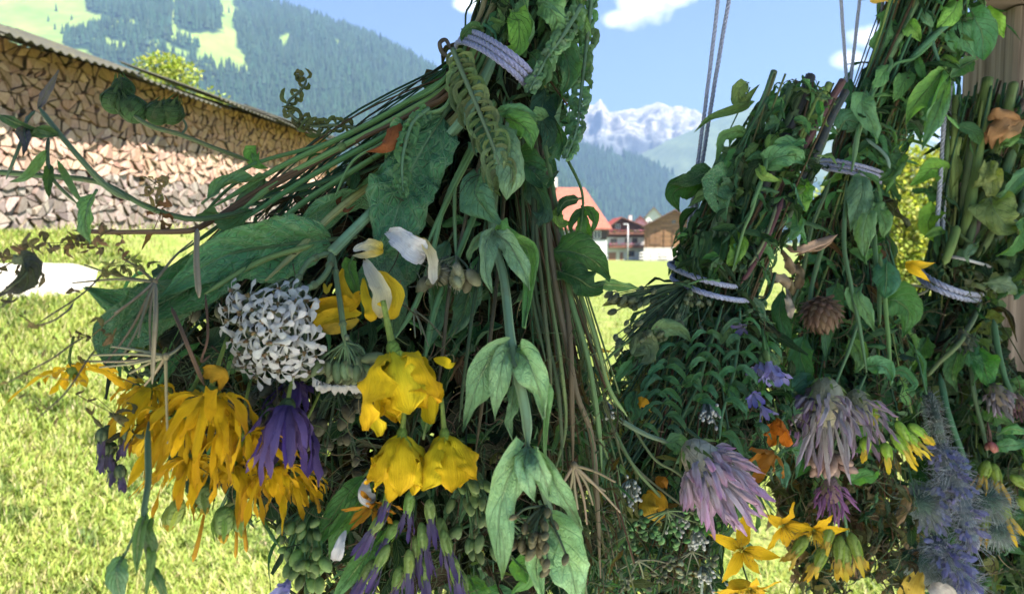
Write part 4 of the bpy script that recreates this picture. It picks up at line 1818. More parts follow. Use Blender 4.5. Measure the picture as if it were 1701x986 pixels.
def star_flower(B, c, axis, size, seed, label=None, bend=1.75):
    """five pointed golden petals with a tuft of stamens"""
    rg = random.Random(seed)
    k = B.k(c)
    p = B.P(c)
    L = size * k
    b = MB()
    b.ell(p, axis, L * .08, L * .08, (.45, .42, .05), 8, 5)
    for i in range(34):
        _, d = cone(axis, rg.uniform(0, 6.3), rg.uniform(.1, 1.0))
        l = L * rg.uniform(.35, .6)
        b.tube([p, p + d * l * .6, p + d * l + axis * l * .1], L * .008, (.75, .50, .03), 3)
        b.ell(p + d * l + axis * l * .1, d, L * .016, L * .014, (.55, .22, .02), 4, 3)
    b.tube([p - axis * L * .7, p], L * .03, G_YEL, 5)
    part = b.build('star_flower', M['stem'], B.t)
    if label:
        part['label'] = label
    petals(part, p, axis, 5, L, L * .36, 1.35, bend, lambda i: grad(jit((.70, .40, .008), .12, rg), jit((.80, .50, .012), .12, rg)), 'lance', .05, rg, wave=.25, fold=.15, nu=6, nv=12, jl=.15, ja=.3)
    return part


def clover(B, c, axis, r, n, seed, base, tip, label=None, name='clover_flower', stretch=1.35, w=.16, wilt=.3):
    rg = random.Random(seed)
    k = B.k(c)
    p = B.P(c)
    L = r * k
    b = MB()
    b.ell(p, axis, L * .62, L * .42, mixc(base, (.12, .10, .08), .6), 10, 7)
    for i in range(16):
        _, d = cone(axis, rg.uniform(0, 6.3), rg.uniform(1.2, 2.6))
        leaf(b, [p - axis * L * .3, p - axis * L * .3 + d * L * .3, p - axis * L * .2 + d * L * .55 + axis * L * .2], L * .12, 'point', jit((.16, .22, .10), .3, rg), nu=2, nv=5, rng=rg)
    part = b.build(name, M['leaf'], B.t)
    if label:
        part['label'] = label
    ga = PI * (3 - 5 ** .5)
    for i in range(n):
        t = (i + .5) / n
        th = math.acos(1 - 1.5 * t)
        _, d = cone(axis, i * ga, th)
        sx = 1 + (stretch - 1) * max(0, math.cos(th))
        root = p + d * L * .25
        l = L * rg.uniform(.62, .95) * sx
        fwd = (d * .42 + axis * .85 + ax(rg.uniform(-wilt, wilt), rg.uniform(-.2, wilt), rg.uniform(-wilt, wilt)) * .45).normalized()
        mid = root + d * l * .35 + fwd * l * .15
        end = mid + fwd * l * .55
        c0, c1 = jit(base, .15, rg), jit(tip, .25, rg)
        fl = MB()
        leaf(fl, [root, mid, end], L * w * rg.uniform(.9, 1.4), 'club', grad(c0, c1, 1.2), 0, rg.uniform(-.5, .5), .1, 2.2, .2, 1.5, nu=6, nv=8, hint=(d - axis * .5).normalized(), rng=rg)
        leaf(fl, [root, mid + fwd * l * .05, end - fwd * l * .14 + d * L * .03], L * w * .6, 'strap', grad(c0, mixc(c1, base, .3)), 0, .3, .1, 1.2, .2, 1.5, nu=2, nv=6, hint=-(d - axis * .5).normalized(), rng=rg)
        fl.build('floret', M['petal'], part)
    return part


def yarrow(B, c, rx, ry, n, seed, label=None):
    """flat-topped cluster of small white five-rayed florets"""
    rg = random.Random(seed)
    k = B.k(c)
    p = B.P(c)
    nrm = ax(-.15, .12, -1)
    b = MB()
    for i in range(60):
        x, y = rg.uniform(-.85, .85), rg.uniform(-.85, .85)
        q = at(c[0] + x * rx, c[1] + y * ry, B.D(c[0], c[1], c[2] if len(c) > 2 else 0) + .004 + .012 * (x * x + y * y))
        b.ell(q, nrm, 9 * k, 7 * k, jit((.20, .19, .13), .35, rg), 6, 4)
        b.tube([q, q.lerp(p + FW * .05 - axis_dn * .03, .55), p + FW * .045 + UP * .022], 2.2 * k, jit((.2, .24, .13), .3, rg), 4)
    part = b.build('yarrow_head', M['seed'], B.t)
    if label:
        part['label'] = label
    # five floret designs, copied
    protos = []
    for v in range(6):
        fb = MB()
        fr = 25 * k
        for j in range(rg.choice((5, 5, 6))):
            an = j * 2 * PI / 5 + rg.uniform(-.25, .25)
            d = Vector((math.cos(an), math.sin(an), 0))
            z = Vector((0, 0, 1))
            dr = rg.uniform(-.9, .5)
            l = fr * rg.uniform(.75, 1.15)
            leaf(fb, [d * fr * .12, d * l * .55 + z * fr * .12, d * l + z * fr * dr * .5], fr * rg.uniform(.36, .56), 'spoon', grad(jit((.60, .60, .55), .06, rg), jit((.72, .72, .71), .06, rg)), 0, rg.uniform(-.4, .4), rg.uniform(-.2, .4), .7, .15, 1.2, nu=4, nv=6, hint=z, rng=rg)
        for j in range(5):
            fb.ell(Vector((rg.uniform(-1, 1), rg.uniform(-1, 1), .8)) * fr * .12, Vector((0, 0, 1)), fr * .14, fr * .07, jit((.34, .25, .12), .35, rg), 5, 3)
        fb.ell(Vector((0, 0, -fr * .32)), Vector((0, 0, 1)), fr * .42, fr * .22, (.2, .22, .12), 6, 4)
        protos.append(fb)
    first = [None] * 6
    placed = []
    tries = 0
    while len(placed) < n and tries < 6000:
        tries += 1
        x, y = rg.uniform(-1, 1), rg.uniform(-1, 1)
        if abs(x) ** 4.5 + abs(y) ** 4.5 > .95 + .7 * noise.noise(Vector((x * 2, y * 2, seed))):
            continue
        X, Y = c[0] + x * rx + y * 6, c[1] + y * ry
        if any((X - a) ** 2 + (Y - b_) ** 2 < (rg.uniform(15, 25)) ** 2 for a, b_ in placed):
            continue
        placed.append((X, Y))
        dd = B.D(c[0], c[1], c[2] if len(c) > 2 else 0) + .016 * (x * x + y * y) - .004 * rg.random() - .003
        q = at(X, Y, dd)
        nr = (nrm + RT * x * .75 - UP * y * .75 + Vector((rg.uniform(-.45, .45), rg.uniform(-.3, .3), rg.uniform(-.45, .45)))).normalized()
        v = rg.randrange(6)
        if first[v] is None:
            o = protos[v].build('floret', M['petal'], part, origin=(0, 0, 0))
            first[v] = o
        else:
            o = first[v].copy()
            COL.objects.link(o)
            o.parent = part
        o.location = q - WORLD[part.name]
        o.rotation_euler = (nr.to_track_quat('Z', 'Y') @ Quaternion((0, 0, 1), rg.uniform(0, 6.3))).to_euler()
        sc = rg.uniform(.8, 1.2)
        o.scale = (sc, sc, sc)
    return part


axis_dn = UP * -1


def bud_cluster(B, c, rpx, n, seed, col, tip=None, spread=(30, 26), name='bud_cluster', label=None, root=None, fuzz=0, elong=1.35, tipcol=None):
    rg = random.Random(seed)
    k = B.k(c)
    b = MB()
    p0 = B.P(root if root else (c[0], c[1] - spread[1] * 1.5))
    for i in range(n):
        X, Y = c[0] + rg.gauss(0, .5) * spread[0], c[1] + rg.gauss(0, .5) * spread[1]
        q = at(X, Y, B.D(c[0], c[1], c[2] if len(c) > 2 else 0) + rg.uniform(-.006, .010))
        d = (q - p0).normalized() + ax(rg.uniform(-.5, .5), rg.uniform(-.2, .6), rg.uniform(-.5, .2)) * .7
        r = rpx * k * rg.uniform(.7, 1.2)
        cc = jit(col, .3, rg)
        c2 = tipcol or mixc(cc, (.3, .32, .15), .35)
        b.ell(q, d, r * elong, r, (lambda t, cc=cc, c2=c2: mixc(cc, c2, t)), 8, 6, tip=.3 if tip is None else tip)
        b.tube([p0, p0.lerp(q, .6) + UP * .002, q - d.normalized() * r], (.0007, .0005), mixc(cc, G_MID, .5), 4, 5)
        for f in range(fuzz):
            h = Vector((rg.gauss(0, 1), rg.gauss(0, 1), rg.gauss(0, 1))).normalized()
            b.tube([q + h * r * .8, q + h * r * 2], .00012, mixc(cc, (.4, .42, .35), .6), 3)
    o = b.build(name, M['seed'], B.t)
    if label:
        o['label'] = label
    return o


def tube_bud(B, c, dirpx, Lpx, rpx, seed, green=(.17, .26, .10), violet=VIO, name='purple_bud', open_=.15, npet=5, label=None, frac=.45):
    """green calyx with folded violet petals pushing out of it"""
    rg = random.Random(seed)
    k = B.k(c)
    p = B.P(c)
    a = ax(*dirpx)
    L, r = Lpx * k, rpx * k
    b = MB()
    b.ell(p + a * L * frac * .5, a, L * frac * .55, r, lambda t: mixc(green, mixc(green, (.3, .36, .2), .5), t), 9, 7)
    for i in range(5):
        pp, d1 = cone(a, i * 1.257, .2)
        leaf(b, [p + a * L * frac * .35 + pp * r * .95, p + a * L * frac * .8 + pp * r * .95, p + a * L * frac * 1.25 + pp * r * .7], r * .7, 'point', jit(green, .2, rg), nu=2, nv=5, hint=pp, rng=rg)
    part = b.build(name, M['leaf'], B.t)
    if label:
        part['label'] = label
    petals(part, p + a * L * frac * .7, a, npet, L * (1 - frac) * 1.25, r * .95, open_, open_ * .6, lambda i: grad(jit(mixc(violet, (.5, .5, .5), .35), .2, rg), jit(violet, .3, rg), .7), 'strap', .08, rg, wave=.35, fold=.3, curl=.9, nu=4, nv=9, ja=.16)
    return part


def seed_ball(B, c, rpx, n, seed, col, name='seed_head', label=None, axis=None):
    rg = random.Random(seed)
    k = B.k(c)
    p = B.P(c)
    r = rpx * k
    axis = axis or ax(.1, 1, -.3)
    b = MB()
    b.ell(p, axis, r * .8, r * .75, mixc(col, (.03, .02, .01), .5), 12, 9)
    part = b.build(name, M['seed'], B.t)
    if label:
        part['label'] = label
    ga = PI * (3 - 5 ** .5)
    for i in range(n):
        t = (i + .5) / n
        th = math.acos(1 - 1.9 * t)
        pp, d = cone(axis, i * ga, th)
        tang = (axis - d * axis.dot(d))
        tang = tang.normalized() if tang.length > .01 else pp
        q = p + d * r * .72
        e = jit(col, .3, rg)
        fb = MB()
        leaf(fb, [q - tang * r * .16, q + d * r * .14 + tang * r * .06, q + d * r * .28 + tang * r * .3], r * .42, 'ovate', grad(mixc(e, (.05, .03, .02), .5), mixc(e, (.5, .36, .24), .4)), 0, 0, -.1, 1.1, .2, nu=4, nv=5, hint=d, rng=rg)
        fb.build('scale', M['petal'], part)
    return part


def fuzzy(B, pts, rpx, nh, seed, col, hl=1.6, petal_col=None, np_=0, name='fuzzy_spike', label=None, hair=.00014):
    """hairy flower spike along pts (picture points)"""
    rg = random.Random(seed)
    b = MB()
    P = [B.P(q) for q in pts]
    k = B.k(pts[0])
    sp = spline(P, 16) if len(P) > 1 else [P[0]] * 17
    r = rpx * k
    for i in range(17):
        if len(P) > 1:
            b.ell(sp[i], sp[min(i + 1, 16)] - sp[max(i - 1, 0)], r * .6, r * .55, jit(mixc(col, G_DEEP, .6), .3, rg), 7, 4)
    if len(P) == 1:
        b.ell(P[0], UP, r * .55, r * .55, mixc(col, G_DEEP, .5), 9, 7)
    for i in range(nh):
        q = sp[rg.randrange(17)]
        d = Vector((rg.gauss(0, 1), rg.gauss(0, 1), rg.gauss(0, 1))).normalized()
        l = r * hl * rg.uniform(.6, 1.1)
        e = q + d * l
        b.tube([q + d * r * .3, q + d * l * .6 + axis_dn * l * .03, e + axis_dn * l * .12], hair * rg.uniform(.8, 1.4), jit(mixc(col, (.45, .48, .45), .45), .25, rg), 3, cap=False)
    part = b.build(name, M['hair'], B.t)
    if label:
        part['label'] = label
    if np_:
        fb = MB()
        for i in range(np_):
            q = sp[rg.randrange(17)]
            d = (Vector((rg.gauss(0, 1), rg.gauss(0, 1), rg.gauss(0, 1))) - FW * .8 - UP * .3).normalized()
            base = q + d * r * .5
            d2 = (d + axis_dn * .6).normalized()
            leaf(fb, [base, base + d * r * .35, base + d * r * .35 + d2 * r * .5], r * .42, 'petal', grad(mixc(petal_col, (.3, .3, .45), .4), jit(petal_col, .3, rg)), 0, rg.uniform(-.6, .6), .1, .7, .35, nu=4, nv=6, hint=-FW + d, rng=rg)
        fb.build('petals', M['petal'], part)
    return part


def small_flower(B, c, axis, size, seed, col, col2=None, name='blue_flower', n=5, label=None):
    rg = random.Random(seed)
    p = B.P(c)
    L = size * B.k(c)
    b = MB()
    b.ell(p - axis * L * .15, axis, L * .3, L * .14, (.13, .2, .10), 8, 6)
    b.tube([p - axis * L * 1.0 + UP * L * .3, p - axis * L * .3], L * .06, G_MID, 5)
    part = b.build(name, M['leaf'], B.t)
    if label:
        part['label'] = label
    petals(part, p, axis, n, L, L * .42, .35, .75, lambda i: grad(jit(mixc(col, (.6, .6, .7), .4), .15, rg), jit(col2 or col, .25, rg)), 'petal', .06, rg, wave=.3, curl=.6, nu=4, nv=8, jl=.2, ja=.25)
    return part


def umbel(B, node, tips, rpx, col, name='umbel', bud=None, budr=5, seed=0, label=None):
    """bare rays spreading from one node"""
    rg = random.Random(seed)
    b = MB()
    P0 = B.P(node)
    k = B.k(node)
    b.ell(P0, UP, rpx * k * 2.2, rpx * k * 2.0, mixc(col, BROWN, .4), 8, 5)
    for tq in tips:
        e = B.P(tq)
        mid = P0.lerp(e, .5) + Vector((rg.uniform(-1, 1), 0, rg.uniform(-1, 1))) * (e - P0).length * .05
        b.tube([P0, mid, e], (rpx * k, rpx * k * .55), jit(col, .2, rg), 5, 10)
        if bud:
            for j in range(rg.randrange(5, 9)):
                q = e + ax(rg.uniform(-1, 1), rg.uniform(-.6, 1), rg.uniform(-1, 1)) * budr * k * 1.6
                b.tube([e, q], rpx * k * .3, jit(col, .2, rg), 3)
                b.ell(q, q - e, budr * k * rg.uniform(.6, 1), budr * k * rg.uniform(.45, .7), jit(bud, .3, rg), 6, 4)
    o = b.build(name, M['stem'], B.t)
    if label:
        o['label'] = label
    return o


def pinnate(B, pts, n, lpx, wpx, col, seed, rolled=2.4, sw=0, name='fern_leaf', down=.4, rpx=4, label=None, curlin=1.0, side=(1, -1)):
    """wilted feather-shaped leaf: stalk with rolled leaflets on both sides"""
    rg = random.Random(seed)
    b = MB()
    P = [B.P(q) for q in pts]
    k = B.k(pts[0])
    m_ = max(24, n * 2)
    sp = spline(P, m_)
    b.tube(sp, (rpx * k, rpx * k * .4), mixc(col, G_PALE, .25), 6, mi=1)
    for i in range(n):
        j = int((i + .5) / n * m_)
        t = i / n
        T = (sp[min(j + 1, m_)] - sp[max(j - 1, 0)]).normalized()
        view = (CAM - sp[j]).normalized()
        Sx = T.cross(view).normalized()
        for sg in side:
            d1 = (Sx * sg + T * .45 + view * rg.uniform(-.1, .35)).normalized()
            d2 = (T * rg.uniform(.4, 1.1) + axis_dn * down - Sx * sg * rg.uniform(0, .6) * curlin + view * rg.uniform(-.3, .6)).normalized()
            l = lpx * k * (.55 + .6 * math.sin(PI * min(1, t * .85 + .2))) * rg.uniform(.55, 1.3)
            q = sp[j]
            leaf(b, [q, q + d1 * l * .4, q + d1 * l * .5 + d2 * l * .35, q + d1 * l * .42 + d2 * l * .75], wpx * k * 1.75 * rg.uniform(.7, 1.25), 'oblong', jit(col, .3, rg), rg.uniform(-.4, .4), rg.uniform(-1, 1), .1, min(rolled, 1.5) * rg.uniform(.6, 1.1), .45, 3, nu=6, nv=9, hint=view, rng=rg, crumple=.3, rag=.3)
    o = b.build(name, [M['leaf'], M['stem']], B.t)
    if label:
        o['label'] = label
    return o
# ================================================================ bunch 1: the big one in the foreground
def clamp01(x):
    return max(0.0, min(1.0, x))


def dM(px, py):
    return lerp(.455, .350, clamp01((py - 90) / 470)) - .065 * clamp01((540 - px) / 540) * clamp01((py + 50) / 300) + .02 * clamp01((px - 900) / 150)


GRP = 'herb bunches hung up to dry on the rack'
A = Bunch('herb_bunch', (822, 112, .47), 'biggest nearest herb bunch, fanning left with white yarrow and crumpled yellow flowers', 'herb bunch', GRP, dM)
polyA = [(770, 60), (880, 60), (940, 130), (925, 270), (888, 320), (905, 430), (965, 520), (990, 640), (1010, 780), (1010, 1010), (480, 1010), (470, 890), (330, 850), (270, 760), (215, 690), (170, 600), (185, 500), (260, 440), (350, 400), (440, 330), (560, 250), (700, 180)]
MASSC = [G_MID, G_DARK, G_DEEP, G_DEEP, G_DEEP, (.05, .06, .024), G_DARK, (.045, .028, .016), (.010, .016, .009)]  # extra near-black tones put the shade of the gaps into the leaf colours
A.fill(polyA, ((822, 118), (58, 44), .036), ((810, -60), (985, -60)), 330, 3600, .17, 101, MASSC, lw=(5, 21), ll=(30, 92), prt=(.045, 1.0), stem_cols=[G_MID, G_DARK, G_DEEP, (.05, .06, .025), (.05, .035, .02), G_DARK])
# leaves deep inside the bunch, coloured near black to stand in for shade
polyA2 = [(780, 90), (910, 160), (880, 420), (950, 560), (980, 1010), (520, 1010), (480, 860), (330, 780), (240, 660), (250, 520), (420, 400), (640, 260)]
A.fill(polyA2, ((822, 118), (50, 40), .03), ((820, -60), (970, -60)), 60, 1500, .16, 102, [(.008, .012, .007), (.012, .014, .008), G_DEEP, (.03, .02, .012)], lw=(24, 60), ll=(60, 130), prt=(.06, 1.0), name='inner_shade_filling')
# leafy sheath above the tie
polyA3 = [(800, -60), (985, -60), (970, 60), (952, 170), (925, 265), (890, 320), (880, 220), (872, 140), (800, 75)]
A.fill(polyA3, ((850, 60), (60, 30), .034), ((820, -90), (985, -90)), 60, 1000, .10, 103, [G_MID, G_DARK, G_DARK, G_DEEP, G_BLUE, (.10, .19, .09)], lw=(8, 26), ll=(30, 90), prt=(-.012, .9), name='upper_filling')

A.ring((824, 108), (57, 45), (13, -11), .050, 3.0, 4.9, (.25, .27, .46), 'pale violet grey yarn wound three times round the stems', 5, front=.036)

# thin stems and dark strands that close the space towards the next bunch
A.fill([(930, 470), (985, 560), (1030, 640), (1060, 1010), (930, 1010), (900, 760)], ((850, 150), (40, 30), .03), ((850, -60), (960, -60)), 90, 700, .12, 104, [G_DARK, G_DEEP, (.04, .05, .02), (.04, .026, .015), (.05, .11, .06)], lw=(4, 15), ll=(22, 66), stem_cols=[(.13, .10, .06), OLIVE, (.14, .19, .08), (.09, .13, .06), BROWN], prt=(.005, 1.0), reach=.05, name='strand_filling')

# ---- stems running out to the left of the tie
for pts, r, c in [
    ([(800, 40), (742, 128, -.01), (600, 212), (470, 275), (350, 345)], (5, 4), (.13, .25, .085)),
    ([(810, 30), (748, 140, -.012), (610, 222), (480, 290), (395, 350)], (6, 4.5), (.17, .29, .10)),
    ([(815, 50), (752, 150, -.005), (640, 225), (520, 290), (400, 365)], (5, 4), (.10, .22, .08)),
    ([(805, 60), (745, 158, -.016), (660, 196), (560, 250), (430, 315), (335, 376), (295, 384)], (4.6, 4), (.13, .075, .042)),
    ([(800, 30), (735, 155, -.012), (590, 235), (470, 300), (340, 372)], (3.6, 3.2), (.115, .07, .04)),
    ([(820, 60), (760, 165, -.006), (650, 245), (520, 325), (420, 400)], (5.4, 4), (.14, .26, .09)),
    ([(790, 50), (730, 140, -.02), (660, 180), (560, 232), (430, 270), (345, 315)], (3.6, 3), (.09, .19, .07)),
    ([(830, 60), (770, 180, -.004), (690, 250), (560, 350), (440, 465)], (6.2, 5.4), (.30, .32, .14)),
    ([(835, 60), (775, 190, -.014), (700, 270), (620, 350), (560, 408), (548, 420)], (8.5, 7.5), (.19, .32, .19)),
    ([(560, 240, .01), (470, 300, .01), (400, 300, .02), (330, 360, .02)], (3, 2.6), (.12, .22, .08)),
    ([(690, 190, .02), (560, 270, .02), (430, 330, .02), (300, 420, .02)], (4, 3), (.08, .16, .06)),
    ([(700, 205, .015), (610, 270, .01), (540, 300, .01), (420, 332, .012)], (5, 4), (.07, .15, .075)),
    ([(640, 270, .02), (560, 305, .02), (470, 330, .02), (380, 345, .02)], (4, 3), (.05, .11, .06)),
    ([(520, 405, -.002), (450, 425, -.006), (400, 450, -.008), (340, 490, -.008)], (5, 4), (.22, .32, .11)),
    ([(700, 180, -.02), (640, 235, -.02), (585, 268, -.018), (555, 330, -.015)], (2.4, 2), (.14, .25, .10)),
    ([(770, 100, -.02), (742, 175, -.02), (690, 200, -.02), (660, 290, -.01)], (3.4, 3), (.16, .28, .12)),
]:
    A.stem(pts, r, c, nodes=1 if r[0] > 5.5 else 0)
# ---- stems hanging through the middle
for pts, r, c in [
    ([(830, 150), (790, 240), (755, 310), (705, 410)], (5.5, 4.5), (.15, .27, .11)),
    ([(825, 160), (775, 260), (735, 350), (700, 480), (655, 560)], (4.2, 3.6), (.16, .29, .12)),
    ([(840, 160), (808, 300), (770, 400), (720, 520), (705, 600)], (5, 4), (.11, .22, .09)),
    ([(820, 170), (765, 280), (755, 350), (757, 430)], (3.2, 2.8), (.19, .30, .13)),
    ([(845, 170), (790, 300), (775, 350), (765, 425)], (3, 2.6), (.13, .22, .10)),
    ([(850, 170), (818, 350, -.002), (836, 460, -.01), (851, 575, -.02), (872, 680, -.03), (876, 742, -.034)], (6.5, 6.5), (.20, .30, .17)),
    ([(876, 742, -.034), (897, 800, -.036), (925, 890, -.036), (960, 1000, -.034)], (6, 5), (.24, .35, .21)),
    ([(880, 190), (905, 330), (925, 480), (955, 640), (985, 740), (1000, 960)], (4.6, 3.6), (.15, .12, .075)),
    ([(890, 200), (915, 330), (935, 430), (948, 600), (952, 770)], (4.2, 3.6), (.13, .10, .06)),
    ([(885, 190), (902, 330), (912, 460), (930, 600), (940, 700), (920, 790)], (3.2, 2.4), (.15, .20, .08)),
    ([(895, 200), (928, 380), (950, 500), (985, 640), (1000, 780)], (4.6, 3.6), (.12, .20, .08)),
    ([(880, 180), (890, 360), (905, 520), (915, 640)], (3.6, 3), (.10, .12, .06)),
    ([(870, 180), (868, 330), (880, 460), (905, 600)], (3.2, 2.8), (.09, .13, .06)),
    ([(900, 200), (925, 350), (975, 520), (1010, 640), (1040, 690)], (3.4, 2.8), (.16, .24, .09)),
    ([(875, 190), (885, 330), (890, 480), (925, 640), (935, 780)], (3.0, 2.6), (.07, .10, .05)),
    ([(815, 200), (760, 420), (742, 520), (730, 640)], (3, 2.4), (.10, .085, .05)),
    ([(830, 200), (800, 420), (780, 560), (765, 700)], (3, 2.4), (.06, .10, .05)),
    ([(845, 190), (830, 420), (815, 560), (790, 760)], (3, 2.4), (.08, .07, .04)),
    ([(860, 150), (905, 70), (955, -30)], (6, 5), (.10, .20, .10)),
    ([(820, 90), (860, 20), (890, -50)], (7, 6), (.17, .29, .13)),
    ([(800, 80), (835, 20), (865, -50)], (5.5, 5), (.20, .28, .12)),
    ([(785, 72), (815, 20), (830, -50)], (5, 5), (.15, .15, .08)),
    ([(775, 72), (800, 20), (812, -50)], (4, 4), (.22, .20, .12)),
    ([(845, 110), (880, 40), (925, -50)], (6, 5), (.12, .25, .11)),
    ([(940, 262, .01), (962, 310, .0), (968, 345, -.005)], (2.6, 2.2), (.16, .26, .09)),
]:
    A.stem(pts, r, c)

# ---- the large crinkled leaves
A.leaf([(545, 398, .002), (460, 408, -.006), (365, 428, -.014), (268, 492, -.012)], 112, 'broad', shape='ovate', col=grad((.06, .16, .09), (.075, .20, .105)), roll=.25, fold=.12, wave=.10, crink=.085, nu=26, nv=48, serr=.05, petiole=1)
A.leaf([(735, 195, -.008), (690, 270, -.008), (665, 335, -.004), (640, 420, .002)], 112, 'broad', shape='oblong', col=(.058, .155, .085), roll=-.25, fold=.25, wave=.3, crink=.10, nu=24, nv=44, serr=.06)
A.leaf([(700, 235, .004), (620, 300, .002), (560, 330, .002), (430, 415, .006)], 70, 'broad', shape='oblong', col=(.07, .17, .10), roll=.9, fold=.5, wave=.2, crink=.05, nu=14, nv=26, serr=.06)
A.leaf([(420, 408, .0), (330, 470, -.004), (230, 512, .0), (140, 478, .01)], 90, 'broad', shape='ovate', col=(.045, .125, .06), roll=-.35, fold=.3, wave=.2, crink=.05, nu=16, nv=26)
A.leaf([(330, 480, .0), (240, 520, .0), (190, 560, .0), (180, 620, .0)], 100, 'broad', shape='ovate', col=(.055, .125, .085), roll=.3, fold=.2, wave=.25, crink=.05, nu=16, nv=24)
A.leaf([(690, 380, .004), (655, 430, .01), (620, 470, .012), (600, 530, .016)], 95, 'broad', shape='ovate', col=(.05, .13, .07), roll=.3, crink=.05, nu=16, nv=22)
A.leaf([(640, 430, .006), (640, 480, .012), (655, 520, .016), (650, 570, .018)], 80, 'broad', shape='ovate', col=(.075, .15, .10), roll=-.3, crink=.06, nu=14, nv=20)
